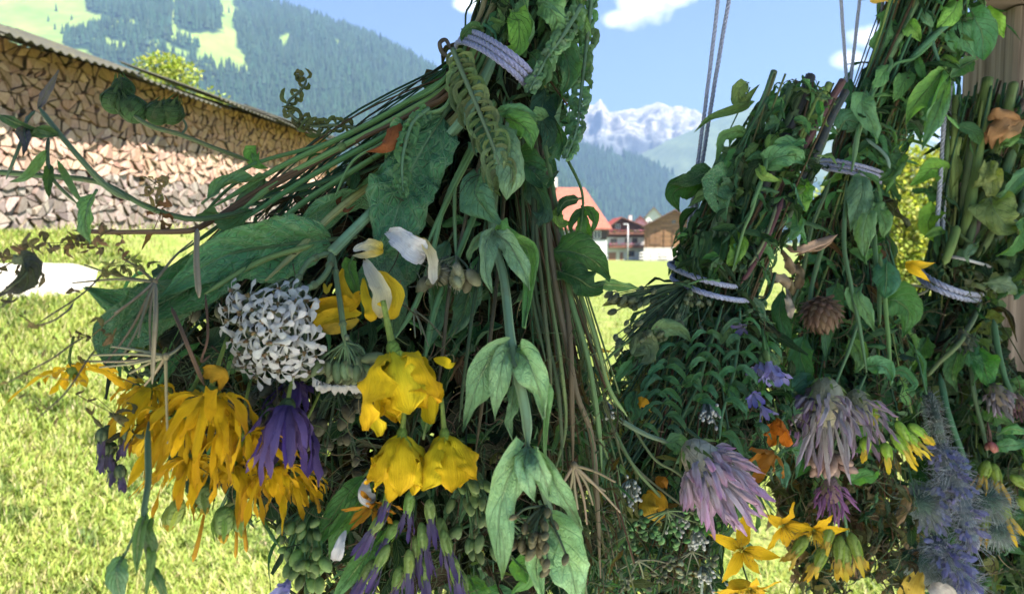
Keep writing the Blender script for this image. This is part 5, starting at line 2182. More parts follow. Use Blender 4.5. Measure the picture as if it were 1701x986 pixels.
for pts, w, c, sh, kw in [
    # around and below the tie
    ([(828, 186, -.02), (850, 184, -.03), (875, 186, -.032), (897, 197, -.03)], 30, (.10, .21, .12), 'ovate', dict(roll=.3)),
    ([(840, 195, -.02), (862, 205, -.032), (880, 222, -.034), (884, 250, -.03)], 44, (.085, .19, .07), 'ovate', dict(roll=-.6, fold=.4)),
    ([(826, 205, -.02), (842, 240, -.034), (850, 285, -.036), (842, 332, -.03)], 62, (.15, .24, .155), 'oblong', dict(curl=1.3, wave=.2)),
    ([(800, 205, -.01), (805, 225, -.015), (790, 245, -.015), (778, 236, -.012)], 26, (.07, .15, .10), 'ovate', {}),
    ([(795, 290, -.01), (790, 320, -.02), (803, 345, -.022), (832, 372, -.02)], 70, (.075, .16, .105), 'ovate', dict(roll=-.4, curl=.9)),
    ([(745, 250, .0), (730, 262, -.005), (722, 282, -.005), (715, 300, .0)], 36, (.10, .22, .11), 'ovate', {}),
    ([(726, 225, .0), (733, 235, -.006), (735, 245, -.006), (730, 255, 0)], 22, (.16, .32, .09), 'ovate', {}),
    ([(850, 255, -.005), (880, 280, -.01), (900, 300, -.01), (920, 292, .0)], 50, G_DARK, 'ovate', dict(roll=.5)),
    ([(868, 290, .0), (890, 310, -.005), (905, 350, -.005), (890, 380, .0)], 60, (.035, .075, .06), 'ovate', dict(roll=-.3)),
    # upper right side
    ([(850, 20, -.01), (862, 40, -.015), (858, 80, -.015), (835, 85, -.01)], 42, (.14, .30, .07), 'ovate', dict(roll=.3, fold=.5)),
    ([(870, 0, -.01), (878, 30, -.015), (884, 60, -.015), (870, 95, -.01)], 50, (.085, .18, .10), 'ovate', dict(roll=-.5, fold=.5)),
    ([(905, -10, -.01), (915, 15, -.02), (925, 35, -.02), (918, 60, -.01)], 46, (.11, .22, .11), 'ovate', {}),
    ([(880, 90, -.01), (895, 105, -.02), (905, 125, -.02), (900, 150, -.01)], 44, (.045, .10, .055), 'ovate', dict(fold=.5)),
    ([(925, 70, -.005), (940, 95, -.01), (945, 130, -.01), (930, 160, .0)], 46, (.05, .12, .065), 'ovate', dict(roll=.5)),
    ([(930, 160, .0), (925, 200, -.005), (935, 235, -.005), (925, 265, 0)], 44, (.04, .10, .055), 'ovate', dict(roll=-.5)),
    ([(905, 150, .0), (900, 190, -.005), (910, 225, -.005), (900, 255, 0)], 44, (.03, .07, .05), 'ovate', dict(roll=.3)),
    ([(800, 50, -.01), (785, 45, -.015), (770, 58, -.015), (768, 70, -.01)], 22, (.05, .11, .06), 'ovate', dict(fold=.6)),
    ([(955, -10, .0), (965, 25, -.005), (972, 50, -.005), (968, 85, 0)], 30, (.09, .19, .09), 'lance', {}),
    # right edge of the lower body
    ([(918, 418, .0), (950, 418, -.01), (985, 432, -.012), (1014, 462, -.005)], 72, (.032, .085, .032), 'ovate', dict(roll=.15, fold=.05, wave=.06)),
    ([(930, 452, .0), (960, 462, -.01), (985, 478, -.01), (1006, 470, -.005)], 50, (.022, .06, .028), 'ovate', dict(roll=.5)),
    ([(985, 470, .0), (1010, 472, .0), (1035, 474, 0), (1062, 478, .01)], 20, (.09, .18, .08), 'lance', {}),
    ([(962, 330, -.004), (940, 334, -.008), (930, 346, -.008), (925, 360, -.006)], 18, (.022, .055, .022), 'ovate', dict(wave=.3)),
    ([(968, 345, -.005), (955, 360, -.008), (948, 378, -.008), (955, 392, -.006)], 16, (.035, .085, .03), 'ovate', {}),
    ([(970, 345, -.005), (984, 355, -.008), (988, 370, -.008), (980, 390, -.006)], 18, (.05, .12, .04), 'ovate', {}),
    ([(968, 345, -.005), (966, 370, -.01), (963, 392, -.01), (972, 412, -.006)], 20, (.08, .17, .05), 'lance', {}),
    ([(968, 348, -.005), (972, 375, -.008), (978, 395, -.008), (958, 408, -.006)], 16, (.06, .14, .04), 'ovate', {}),
    ([(930, 345, -.002), (925, 360, -.006), (935, 372, -.006), (950, 366, -.004)], 20, (.13, .22, .06), 'ovate', {}),
    # dark leaves between the flowers
    ([(745, 400, .012), (722, 450, .012), (720, 520, .014), (705, 590, .016)], 62, (.05, .115, .085), 'lance', dict(roll=.4)),
    ([(790, 450, .01), (778, 490, .01), (765, 530, .012), (740, 565, .014)], 56, (.05, .105, .08), 'ovate', dict(roll=-.3)),
    ([(605, 790, .0), (570, 830, -.004), (540, 880, -.004), (508, 930, .0)], 40, (.055, .14, .05), 'lance', dict(roll=.2)),
    ([(620, 800, .0), (590, 850, -.004), (560, 890, -.004), (545, 935, .0)], 34, (.075, .18, .06), 'lance', dict(roll=-.2)),
    ([(640, 880, .0), (610, 920, -.008), (580, 960, -.008), (545, 1010, .0)], 36, (.06, .15, .06), 'lance', dict(roll=.1)),
    ([(585, 430, -.008), (580, 445, -.012), (590, 475, -.012), (592, 500, -.01)], 24, (.07, .16, .05), 'lance', dict(fold=.4)),
    ([(425, 262, .0), (418, 255, .0), (424, 272, .0), (446, 280, .0)], 26, (.09, .20, .06), 'ovate', dict(fold=.4)),
    ([(705, 720, -.004), (712, 690, -.008), (720, 660, -.008), (712, 720, -.004)], 24, (.05, .12, .04), 'lance', {}),
    ([(780, 960, -.004), (790, 980, -.008), (800, 1000, -.008), (810, 1020, -.004)], 40, (.07, .16, .05), 'ovate', {}),
    ([(855, 930, -.02), (870, 945, -.024), (880, 960, -.024), (850, 985, -.02)], 40, (.10, .22, .08), 'ovate', dict(fold=.4)),
    ([(380, 620, .01), (390, 600, .006), (410, 585, .006), (430, 590, .01)], 30, (.08, .17, .07), 'ovate', {}),
]:
    A.leaf(pts, w, 'leaf', shape=sh, col=c, **kw)

# ---- downy pale leaves hanging in whorls on the middle stalk
for pts, w, c, kw in [
    ([(818, 388, -.012), (808, 405, -.02), (806, 450, -.022), (818, 486, -.016)], 46, (.145, .235, .17), dict(roll=.45)),
    ([(822, 388, -.012), (845, 405, -.022), (868, 445, -.026), (880, 482, -.02)], 52, (.17, .27, .19), dict(roll=-.3)),
    ([(826, 386, -.01), (852, 398, -.014), (880, 428, -.014), (872, 545, -.006)], 92, (.075, .19, .055), dict(roll=-.75, fold=.5, wave=.1)),
    ([(815, 386, -.01), (792, 398, -.014), (780, 420, -.014), (778, 436, -.01)], 24, (.12, .22, .13), dict(roll=.5)),
    ([(846, 578, -.02), (818, 592, -.03), (790, 645, -.032), (768, 716, -.024)], 74, (.12, .215, .125), dict(roll=.45)),
    ([(848, 580, -.02), (835, 600, -.034), (826, 650, -.036), (822, 698, -.03)], 48, (.16, .265, .16), dict(roll=.25, fold=.35)),
    ([(858, 580, -.02), (878, 600, -.034), (893, 640, -.036), (905, 692, -.03)], 70, (.165, .28, .165), dict(roll=-.35, wave=.18)),
    ([(856, 582, -.02), (880, 606, -.026), (905, 660, -.026), (905, 760, -.016)], 56, (.10, .21, .09), dict(roll=-.8)),
    ([(852, 640, -.018), (850, 670, -.022), (846, 700, -.022), (850, 730, -.018)], 30, (.09, .17, .10), dict(roll=.6)),
    ([(872, 744, -.034), (852, 775, -.046), (828, 860, -.05), (834, 962, -.042)], 84, (.20, .335, .195), dict(roll=.35, fold=.3, wave=.12)),
    ([(874, 746, -.034), (870, 775, -.05), (878, 805, -.052), (888, 832, -.046)], 44, (.21, .345, .22), dict(roll=.3)),
    ([(880, 746, -.034), (893, 765, -.05), (905, 795, -.052), (914, 826, -.046)], 40, (.21, .34, .22), dict(roll=-.4)),
    ([(882, 745, -.034), (908, 778, -.046), (942, 835, -.048), (968, 878, -.04)], 56, (.155, .27, .155), dict(roll=-.6, fold=.5)),
    ([(905, 850, -.036), (930, 900, -.046), (950, 950, -.048), (962, 1015, -.04)], 96, (.20, .34, .195), dict(roll=-.2, wave=.14)),
    ([(912, 870, -.036), (900, 905, -.044), (892, 945, -.046), (905, 1010, -.04)], 70, (.17, .30, .15), dict(roll=.55)),
]:
    A.leaf(pts, w * .80, 'felt', shape='ovate', col=grad(tuple(x * 1.2 for x in c), mixc(c, (.12, .24, .11), .3)), nu=14, nv=24, wf=1.6, crink=.03, crumple=.26, rag=.1, petiole=.3, **dict(dict(kw, wave=.38), fold=.6, curl=.7))

# ---- feathered, curled leaves
pinnate(A, [(752, 82, -.02), (772, 130, -.03), (800, 195, -.036), (826, 262, -.036), (835, 300, -.03)], 23, 50, 5, (.13, .17, .085), 31, rolled=1.2, down=1.1, rpx=4.4, label='wilted feathery leaf with rolled yellowish leaflets')
A.stem([(742, 92, -.02), (733, 84, -.022), (730, 70, -.022), (740, 66, -.02), (748, 82, -.02)], (4, 3), (.06, .055, .05))
pinnate(A, [(712, 180, -.022), (685, 205, -.026), (670, 255, -.026), (668, 300, -.022), (672, 322, -.02)], 16, 20, 7, (.09, .19, .10), 32, down=.5, rpx=4)
pinnate(A, [(985, -20, .0), (975, 70, -.006), (966, 150, -.008), (958, 215, -.008), (940, 262, -.004)], 24, 25, 8, (.085, .17, .105), 33, rolled=2.2, down=.15, rpx=4, side=(-1, 1), curlin=.8, label='curled ladder-like leaf hanging at the right edge')
pinnate(A, [(965, 10, -.014), (935, 60, -.024), (910, 95, -.026), (880, 150, -.02)], 14, 26, 8, (.10, .19, .12), 34, down=.1, rpx=4.4)
pinnate(A, [(545, 210, .012), (515, 206, .01), (488, 196, .008), (478, 172, .006), (500, 150, .006), (508, 132, .006), (490, 124, .006)], 9, 30, 5, (.075, .078, .045), 35, rolled=1.6, down=-.1, rpx=4, curlin=1.6, label='dark curled feathery tip against the mountain')
pinnate(A, [(590, 212, .01), (555, 208, .01), (520, 210, .01), (500, 202, .01)], 8, 30, 5, (.10, .11, .055), 36, rolled=1.6, down=.1, rpx=3.4, curlin=1.6)
# rust-brown dead leaves
A.leaf([(660, 195, -.024), (655, 225, -.028), (640, 245, -.028), (608, 252, -.024)], 34, 'petal', shape='ovate', col=(.30, .10, .035), curl=1.2, wave=.4, name='dead_leaf')
A.leaf([(655, 195, -.022), (660, 215, -.024), (665, 235, -.024), (660, 250, -.022)], 18, 'petal', shape='ovate', col=(.42, .25, .13), curl=1.2, wave=.4, name='dead_leaf')
A.leaf([(570, 320, .0), (562, 335, .0), (575, 350, .0), (592, 340, .0)], 12, 'petal', shape='lance', col=(.2, .08, .04), curl=1.2, name='dead_leaf')

# ---- flowers
yarrow(A, (450, 552, -.030), 72, 76, 105, 41, 'big greyish white yarrow head')
for pts, r in [([(552, 418, -.016), (520, 430, -.02), (503, 452, -.022), (492, 482, -.024)], (4.8, 4.2)), ([(552, 420, -.018), (548, 445, -.024), (532, 468, -.026), (505, 482, -.026)], (5.2, 4.6)),
               ([(554, 420, -.016), (560, 460, -.022), (568, 520, -.024), (575, 575, -.02)], (4.6, 4.2))]:
    A.stem(pts, r, (.18, .26, .13), name='flower_stalk', nodes=2)
bud_cluster(A, (578, 615, -.016), 9, 40, 42, (.15, .20, .09), spread=(46, 26), root=(574, 568, -.02), name='yarrow_head', label='small half-closed yarrow head with a thin white rim', elong=1.9)
rg_ = random.Random(8)
for i in range(22):
    x = 528 + i * 4.4
    A.leaf([(x, 632 + 10 * math.sin(i * .14 * PI / 3), -.02), (x + rg_.uniform(-3, 3), 640, -.024), (x + rg_.uniform(-5, 5), 652 + rg_.uniform(-6, 5), -.022)], 11, 'petal', name='ray_petal', shape='spoon', col=(.68, .66, .58), nu=3, nv=5)

bell_flower(A, (652, 574, -.034), ax(.26, 1, -.16), 128, 51, 'large crumpled yellow flower, topmost of the three yellow bells')
bell_flower(A, (668, 716, -.034), ax(-.10, 1, -.10), 98, 52, 'crumpled yellow bell, left of the lower pair')
bell_flower(A, (738, 716, -.032), ax(.10, 1, -.05), 92, 53, 'crumpled yellow bell, right of the lower pair')
A.leaf([(720, 595, -.03), (738, 600, -.036), (748, 606, -.036), (757, 602, -.034)], 15, 'petal', name='loose_petal', shape='lance', col=YEL)
# faded white and yellow petals
for pts, w, c0, c1, kw in [
    ([(588, 416, -.024), (604, 408, -.03), (620, 408, -.03), (636, 416, -.026)], 30, (.70, .70, .68), YEL, dict(roll=.5)),
    ([(586, 424, -.022), (604, 424, -.028), (622, 420, -.028), (636, 414, -.026)], 16, (.6, .58, .4), (.8, .55, .05), {}),
    ([(640, 388, -.024), (662, 394, -.034), (685, 412, -.036), (706, 424, -.03)], 46, (.72, .73, .76), (.70, .70, .72), dict(fold=.4, wave=.35)),
    ([(648, 404, -.022), (668, 412, -.028), (690, 425, -.03), (705, 432, -.026)], 22, (.66, .67, .70), (.74, .74, .76), dict(fold=.4)),
    ([(690, 392, -.026), (704, 406, -.034), (714, 430, -.034), (718, 472, -.028)], 26, (.84, .62, .06), (.72, .70, .62), dict(roll=.6, fold=.5)),
    ([(606, 432, -.022), (620, 458, -.032), (634, 490, -.034), (630, 528, -.03)], 36, (.72, .72, .62), (.80, .66, .28), dict(fold=.5, wave=.3)),
    ([(622, 452, -.022), (645, 470, -.03), (655, 500, -.032), (640, 530, -.028)], 48, (.85, .62, .04), (.82, .52, .02), dict(roll=-.5)),
    ([(604, 462, -.02), (606, 490, -.026), (616, 515, -.028), (616, 534, -.024)], 30, (.80, .60, .02), (.78, .50, .02), dict(curl=.9)),
    ([(570, 446, -.014), (566, 470, -.02), (578, 495, -.02), (590, 510, -.016)], 26, (.80, .52, .02), (.72, .42, .02), {}),
    ([(598, 488, -.012), (585, 500, -.02), (560, 508, -.02), (516, 512, -.016)], 40, (.78, .46, .015), (.68, .38, .012), dict(wave=.4)),
    ([(600, 520, -.012), (575, 520, -.018), (548, 528, -.018), (520, 540, -.016)], 34, (.85, .60, .03), (.80, .50, .02), dict(wave=.4)),
    ([(596, 530, -.012), (585, 536, -.018), (560, 545, -.018), (535, 546, -.016)], 22, (.75, .5, .05), (.6, .4, .05), dict(wave=.4)),
    ([(552, 470, -.012), (548, 475, -.018), (542, 485, -.018), (538, 470, -.016)], 8, (.85, .65, .05), (.8, .6, .05), {}),
    ([(476, 384, .0), (484, 372, -.002), (486, 364, -.002), (488, 358, .0)], 20, (.72, .5, .02), (.8, .6, .03), {}),
    ([(612, 795, -.01), (606, 810, -.014), (608, 825, -.014), (622, 832, -.01)], 30, (.70, .70, .70), (.6, .6, .6), {}),
    ([(574, 880, -.012), (566, 900, -.016), (562, 915, -.016), (556, 930, -.012)], 24, (.72, .72, .74), (.66, .66, .66), {}),
]:
    A.leaf(pts, w, 'petal', name='petal', shape='petal', col=grad(c0, c1), nu=8, nv=14, crink=.03, **dict(dict(wave=.25), **kw))

# drooping orange-yellow ray flowers in the lower left
for c, a_, s, n, sd, kw in [
    ((352, 655, -.020), ax(-.05, 1, -.25), 118, 17, 61, dict(label='big drooping orange-yellow flower left of the purple one')),
    ((300, 690, -.012), ax(-.35, 1, -.15), 100, 14, 62, {}),
    ((405, 715, -.016), ax(.1, 1, -.2), 96, 15, 63, {}),
    ((320, 760, -.010), ax(-.1, 1, -.1), 86, 13, 64, {}),
    ((455, 775, -.008), ax(.15, 1, -.1), 82, 13, 65, {}),
    ((250, 640, .0), ax(-.3, 1, .0), 84, 12, 66, {}),
    ((388, 770, .0), ax(0, 1, -.05), 90, 13, 67, {}),
    ((490, 790, .006), ax(.3, 1, 0), 76, 11, 68, {}),
]:
    ray_flower(A, c, a_, s, int(n * 1.7), sd, (.86, .56, .014), (.80, .46, .010), w=.135, s1=1.15, s2=.12, wave=.6, **kw)
ray_flower(A, (120, 612, -.004), ax(.35, .8, -.2), 74, 11, 69, (.84, .56, .014), (.78, .46, .01), w=.2, s1=1.3, s2=.7, label='orange-yellow flower alone at the far left')
ray_flower(A, (622, 838, -.008), ax(0, .6, -1), 42, 22, 70, (.55, .28, .02), (.50, .22, .015), w=.2, s1=1.0, s2=1.1, label='small brownish orange flower under the yellow pair')
A.leaf([(338, 626, -.02), (352, 620, -.026), (370, 628, -.026), (362, 652, -.022)], 34, 'petal', name='loose_petal', shape='ovate', col=(.48, .27, .02), curl=1.0, wave=.4)
for pts in ([(222, 752), (240, 725, -.01), (262, 706, -.01)], [(228, 758), (250, 738, -.014), (275, 730, -.014)]):
    A.leaf([pts[0], pts[1], pts[2]], 26, 'petal', name='loose_petal', shape='lance', col=(.82, .55, .02))
for pts, r in (([(340, 848), (332, 890, -.004), (322, 930, -.004)], 2.6), ([(392, 850), (394, 890, -.004), (392, 925, -.004)], 2.2), ([(405, 850), (408, 885, -.004), (410, 915, -.004)], 2.6), ([(520, 815), (527, 850, -.004)], 3.2)):
    A.stem(pts, (r, r * 1.5), (.55, .28, .02), name='filament')
for c, d, L, r, sd, g in [((300, 828, -.01), (-.35, 1, -.1), 62, 14, 71, (.22, .27, .06)), ((372, 842, -.012), (0, 1, -.1), 60, 17, 72, (.13, .20, .05)), ((392, 845, -.004), (.2, 1, 0), 52, 14, 73, (.12, .19, .05)), ((335, 800, -.004), (.1, 1, 0), 60, 16, 74, (.09, .14, .04)), ((285, 840, 0), (-.3, 1, 0), 44, 10, 75, (.2, .25, .06))]:
    tube_bud(A, c, d, L, r, sd, g, (.62, .42, .03), name='yellow_bud', open_=.05, npet=4, frac=.7)

# purple flowers
ray_flower(A, (478, 672, -.022), ax(-.05, 1, -.3), 98, 28, 81, (.07, .04, .15), (.22, .15, .35), w=.14, s1=.7, s2=.12, name='purple_flower', label='violet drooping flower under the white yarrow head', calyx=(.05, .08, .04), shape='strap', wave=.5, core=False)
ray_flower(A, (492, 632, -.006), ax(-.1, 1, -.1), 58, 12, 82, (.05, .03, .11), (.09, .055, .19), w=.24, s1=.9, s2=.3, name='purple_flower', calyx=(.04, .05, .03), core=False)
ray_flower(A, (505, 705, -.01), ax(-.5, 1, -.1), 74, 12, 83, (.05, .035, .12), (.13, .09, .25), w=.24, s1=.6, s2=.2, name='purple_flower', calyx=(.04, .05, .03), core=False)
for i in range(9):
    tube_bud(A, (188 + rg_.uniform(-24, 28), 735 + rg_.uniform(-30, 38), rg_.uniform(-.01, .01)), (rg_.uniform(-.3, .3), 1, -.1), 46, 9, 90 + i, (.05, .075, .05), (.075, .05, .13), name='dark_bud')
for i, (x, y, dx, dy, L) in enumerate([(655, 800, -.35, 1, 70), (682, 815, -.1, 1, 74), (660, 865, -.5, .9, 70), (712, 830, .15, 1, 66), (700, 868, .12, 1, 90), (730, 860, .25, 1, 70), (645, 905, -.5, 1, 80), (680, 912, 0, 1, 84), (705, 925, .1, 1, 80), (752, 925, .2, 1, 78), (622, 930, -.6, 1, 70), (665, 940, -.2, 1, 74), (735, 880, .3, 1, 86), (765, 950, .25, 1, 70), (690, 890, .05, 1, 70), (640, 850, -.6, .9, 80)]):
    tube_bud(A, (x, y, -.014 + .004 * (i % 3)), (dx, dy, -.1), L * 1.05, 9, 110 + i, jit((.16, .24, .085), .25, rg_), (.085, .05, .19), name='purple_bud')
small_flower(A, (482, 962, -.01), ax(-.2, .6, -1), 40, 140, (.22, .22, .50), name='blue_flower', n=6)
small_flower(A, (510, 985, -.006), ax(.2, .8, -.6), 36, 141, (.26, .25, .48), name='blue_flower', n=6)
# green bud clusters and seed heads
bud_cluster(A, (502, 935, -.012), 9.5, 26, 142, (.10, .20, .035), spread=(36, 42), root=(520, 850, 0))
bud_cluster(A, (495, 885, -.006), 8, 16, 143, (.08, .16, .035), spread=(34, 30), root=(525, 835, 0))
bud_cluster(A, (800, 830, -.01), 9, 22, 144, (.13, .21, .06), spread=(46, 40), root=(770, 770, 0), elong=1.7)
bud_cluster(A, (800, 890, -.004), 9, 20, 145, (.11, .19, .06), spread=(56, 40), root=(790, 820, 0), elong=1.7)
bud_cluster(A, (760, 462, -.012), 12, 9, 146, (.20, .19, .12), spread=(34, 22), root=(757, 425, -.01), name='seed_head', label='small round grey-green seed head on a thin stalk', fuzz=6)
bud_cluster(A, (728, 460, -.004), 11, 6, 147, (.15, .13, .09), spread=(26, 16), root=(745, 425, -.004), name='seed_head', fuzz=6)
bud_cluster(A, (890, 893, -.05), 6.5, 34, 148, (.10, .075, .035), spread=(34, 44), root=(905, 840, -.04), name='seed_head', label='brown seed cluster between the pale downy leaves', elong=1.5, tipcol=(.19, .17, .08))
bud_cluster(A, (432, 690, .004), 10, 16, 149, (.10, .08, .05), spread=(60, 44), root=(450, 630, .01), name='seed_head', fuzz=5)
bud_cluster(A, (560, 720, .02), 12, 20, 150, (.04, .03, .022), spread=(70, 70), root=(560, 640, .02), name='seed_head', fuzz=3)
bud_cluster(A, (315, 500, .004), 12, 12, 151, (.10, .085, .065), spread=(52, 30), root=(330, 440, .0), name='seed_head', fuzz=5)

# ---- bare umbels and dry sprays
umbel(A, (953, 772, -.012), [(925, 815), (940, 835), (960, 845), (985, 838), (1005, 815), (1022, 800), (900, 850), (975, 870), (1030, 850)], 3, (.26, .22, .14))
umbel(A, (576, 560, -.02), [(540, 600), (556, 612), (576, 616), (596, 612), (612, 598)], 2.4, (.2, .27, .16))
umbel(A, (688, 515, 0), [(700, 555), (712, 575), (690, 560), (735, 560)], 2, (.25, .24, .15))
umbel(A, (257, 468, -.02), [(170, 540, -.01), (205, 590, -.01), (230, 560, -.02), (120, 470, -.01), (140, 440, -.01), (205, 430, -.01), (190, 520, -.02), (170, 610, 0), (250, 585, -.02), (320, 400, -.01), (255, 600, -.02)], 2.6, (.27, .23, .15), name='dry_umbel', label='bare dry umbel with straw-coloured rays')
umbel(A, (275, 592, -.03), [(150, 590, -.02), (165, 610, -.02), (185, 575, -.02), (215, 620, -.02), (305, 570, -.02), (279, 742, -.03), (240, 640, -.02), (140, 600, -.01)], 2.8, (.34, .30, .18), name='dry_umbel')
A.stem([(329, 378, -.03), (328, 430, -.034), (331, 495, -.034)], (4.2, 4.6), (.36, .29, .20))
A.stem([(259, 470, -.03), (257, 540, -.034), (256, 640, -.032)], (3, 3), (.35, .29, .19))
A.stem([(285, 510, -.02), (310, 570, -.026), (340, 640, -.022)], (3, 3.4), (.16, .10, .07))
A.stem([(342, 490, -.02), (345, 560, -.02), (335, 600, -.02), (350, 590, -.02)], (2, 2), (.16, .09, .06))
A.stem([(330, 380, -.03), (270, 384, -.034), (190, 386, -.034), (120, 382, -.03)], (4.4, 3), (.16, .10, .065))


def dry_tuft(c, n, spread, col, seed, size=26, name='dead_leaf'):
    rg = random.Random(seed)
    b = MB()
    k = A.k(c)
    for i in range(n):
        x, y = c[0] + rg.gauss(0, .5) * spread[0], c[1] + rg.gauss(0, .5) * spread[1]
        q = at(x, y, A.D(c[0], c[1], c[2]) + rg.uniform(-.01, .01))
        d1, d2 = ax(rg.uniform(-1, 1), rg.uniform(-1, 1), rg.uniform(-.6, .6)), ax(rg.uniform(-1, 1), rg.uniform(-1, 1), rg.uniform(-.6, .6))
        L = size * k * rg.uniform(.5, 1.3)
        leaf(b, [q, q + d1 * L * .5, q + d1 * L * .5 + d2 * L * .5], L * rg.uniform(.25, .5), 'ovate', jit(col, .4, rg), 0, rg.uniform(-2, 2), .3, 1.6, .5, nu=5, nv=8, rng=rg)
        if i % 2:
            b.tube([at(c[0], c[1], A.D(c[0], c[1], c[2])), q], .7 * k, jit(col, .3, rg), 3)
    return b.build(name, M['leaf'], A.t)


dry_tuft((258, 305, -.03), 14, (26, 26), (.22, .16, .10), 201, 24, 'dry_tuft')
dry_tuft((268, 352, -.03), 9, (16, 26), (.13, .06, .035), 202, 34, 'dry_tuft')
dry_tuft((150, 405, -.035), 26, (80, 22), (.13, .085, .055), 203, 26, 'dry_tuft')
dry_tuft((40, 425, -.035), 26, (80, 30), (.11, .075, .055), 204, 28, 'dry_tuft')
dry_tuft((30, 480, -.03), 12, (56, 20), (.10, .08, .06), 205, 26, 'dry_tuft')
dry_tuft((150, 560, .0), 12, (34, 36), (.12, .085, .05), 206, 30, 'dry_tuft')
dry_tuft((60, 540, -.05), 8, (60, 30), (.14, .10, .06), 207, 16, 'dry_tuft')
dry_tuft((40, 620, -.06), 10, (70, 50), (.15, .11, .06), 208, 14, 'dry_tuft')
dry_tuft((80, 680, -.06), 6, (60, 40), (.17, .14, .07), 209, 12, 'dry_tuft')
dry_tuft((195, 690, -.005), 16, (44, 40), (.09, .075, .05), 210, 34, 'dry_tuft')
dry_tuft((205, 440, -.02), 14, (50, 18), (.16, .15, .07), 211, 28, 'dry_tuft')
for pts, c in (([(120, 500), (95, 530, -.04), (40, 545, -.05)], (.2, .15, .09)), ([(140, 560, -.02), (80, 600, -.05), (10, 640, -.06)], (.24, .18, .1)), ([(160, 580, -.02), (110, 650, -.05), (60, 700, -.06)], (.24, .2, .1)), ([(190, 430, -.02), (140, 480, -.02), (60, 540, -.03)], (.16, .12, .08))):
    A.stem(pts, (1.6, 1.0), c)

# ---- the sprig reaching out to the left edge
for pts, r, c in [
    ([(-30, 284, -.03), (60, 293, -.034), (165, 303, -.034), (250, 345, -.03), (335, 362, -.02), (420, 345, -.0)], (4.2, 4.6), (.10, .16, .075)),
    ([(66, 178, -.05), (100, 222, -.05), (140, 270, -.046), (175, 308, -.04), (215, 332, -.034)], (3.6, 4.4), (.13, .19, .10)),
    ([(415, 268, -.004), (360, 248, -.02), (300, 224, -.03), (250, 210, -.034), (215, 188, -.034)], (3.6, 3.4), (.12, .16, .08)),
    ([(60, 185, -.05), (45, 205, -.05), (30, 250, -.048), (10, 300, -.04)], (2.4, 2), (.12, .18, .10)),
    ([(82, 230, -.046), (80, 262, -.046), (90, 300, -.046), (130, 340, -.04)], (3, 2.4), (.12, .17, .09)),
    ([(300, 224, -.03), (308, 210, -.03), (296, 190, -.03)], (2, 1.6), (.12, .16, .09)),
]:
    A.stem(pts, r, c)
for pts, w, c, kw in [
    ([(0, 192, -.05), (30, 205, -.054), (70, 222, -.054), (100, 226, -.05)], 17, (.045, .085, .05), {}),
    ([(100, 224, -.05), (75, 218, -.054), (60, 222, -.054), (48, 228, -.05)], 16, (.06, .10, .05), {}),
    ([(82, 272, -.046), (80, 295, -.05), (80, 312, -.05), (82, 330, -.046)], 15, (.035, .07, .03), dict(fold=.5)),
    ([(95, 265, -.046), (110, 295, -.05), (125, 322, -.05), (140, 344, -.046)], 13, (.09, .16, .075), {}),
    ([(78, 250, -.046), (62, 270, -.05), (40, 295, -.05), (15, 302, -.046)], 15, (.10, .17, .09), {}),
    ([(157, 322, -.05), (145, 345, -.054), (142, 372, -.054), (150, 405, -.05)], 32, (.10, .19, .10), dict(roll=.6)),
    ([(44, 200, -.05), (40, 220, -.054), (45, 240, -.054), (38, 262, -.05)], 17, (.05, .045, .085), dict(wave=.4)),
    ([(62, 182, -.05), (74, 160, -.054), (85, 140, -.054), (98, 116, -.05)], 16, (.10, .08, .14), dict(wave=.4, curl=1.2)),
    ([(30, 430, -.05), (45, 450, -.06), (20, 475, -.06), (-10, 495, -.05)], 32, (.04, .04, .045), dict(wave=.4)),
    ([(345, 330, -.0), (380, 305, -.004), (420, 300, -.004), (445, 290, .0)], 30, (.09, .17, .11), dict(roll=.7)),
    ([(420, 350, .0), (380, 362, -.004), (350, 352, -.004), (325, 358, .0)], 34, (.05, .11, .06), dict(roll=.5)),
    ([(440, 295, .004), (410, 330, .0), (390, 350, .0), (375, 372, .004)], 44, (.075, .14, .09), dict(roll=-.4)),
]:
    A.leaf(pts, w, 'leaf', shape='lance', col=c, **kw)
for (x, y, r, sd) in ((205, 148, 19, 1), (190, 168, 22, 2), (222, 182, 24, 3), (208, 176, 18, 4), (262, 188, 21, 5), (284, 186, 22, 6)):
    rg2 = random.Random(300 + sd)
    k = A.k((x, y))
    p = at(x, y, A.D(x, y, -.034))
    d = ax(rg2.uniform(-.5, .5), -1, -.3) if sd < 5 else ax(.4, -.6, -.3)
    b = MB()
    r *= .86
    b.ell(p, d, r * k * 1.05, r * k * 1.0, lambda t: mixc((.05, .11, .045), (.02, .035, .018), t), 14, 10)
    for i in range(6):
        pp, d1 = cone(d, i * 1.05, .5)
        leaf(b, [p - d * r * k * .9 + pp * r * k * .4, p + pp * r * k * 1.02, p + d * r * k * .9 + pp * r * k * .55, p + d * r * k * 1.5 + pp * r * k * .3], r * k * .42, 'lance', jit((.035, .06, .03), .4, rg2), nu=4, nv=8, hint=pp, rng=rg2)
    b.build('round_bud', M['leaf'], A.t)
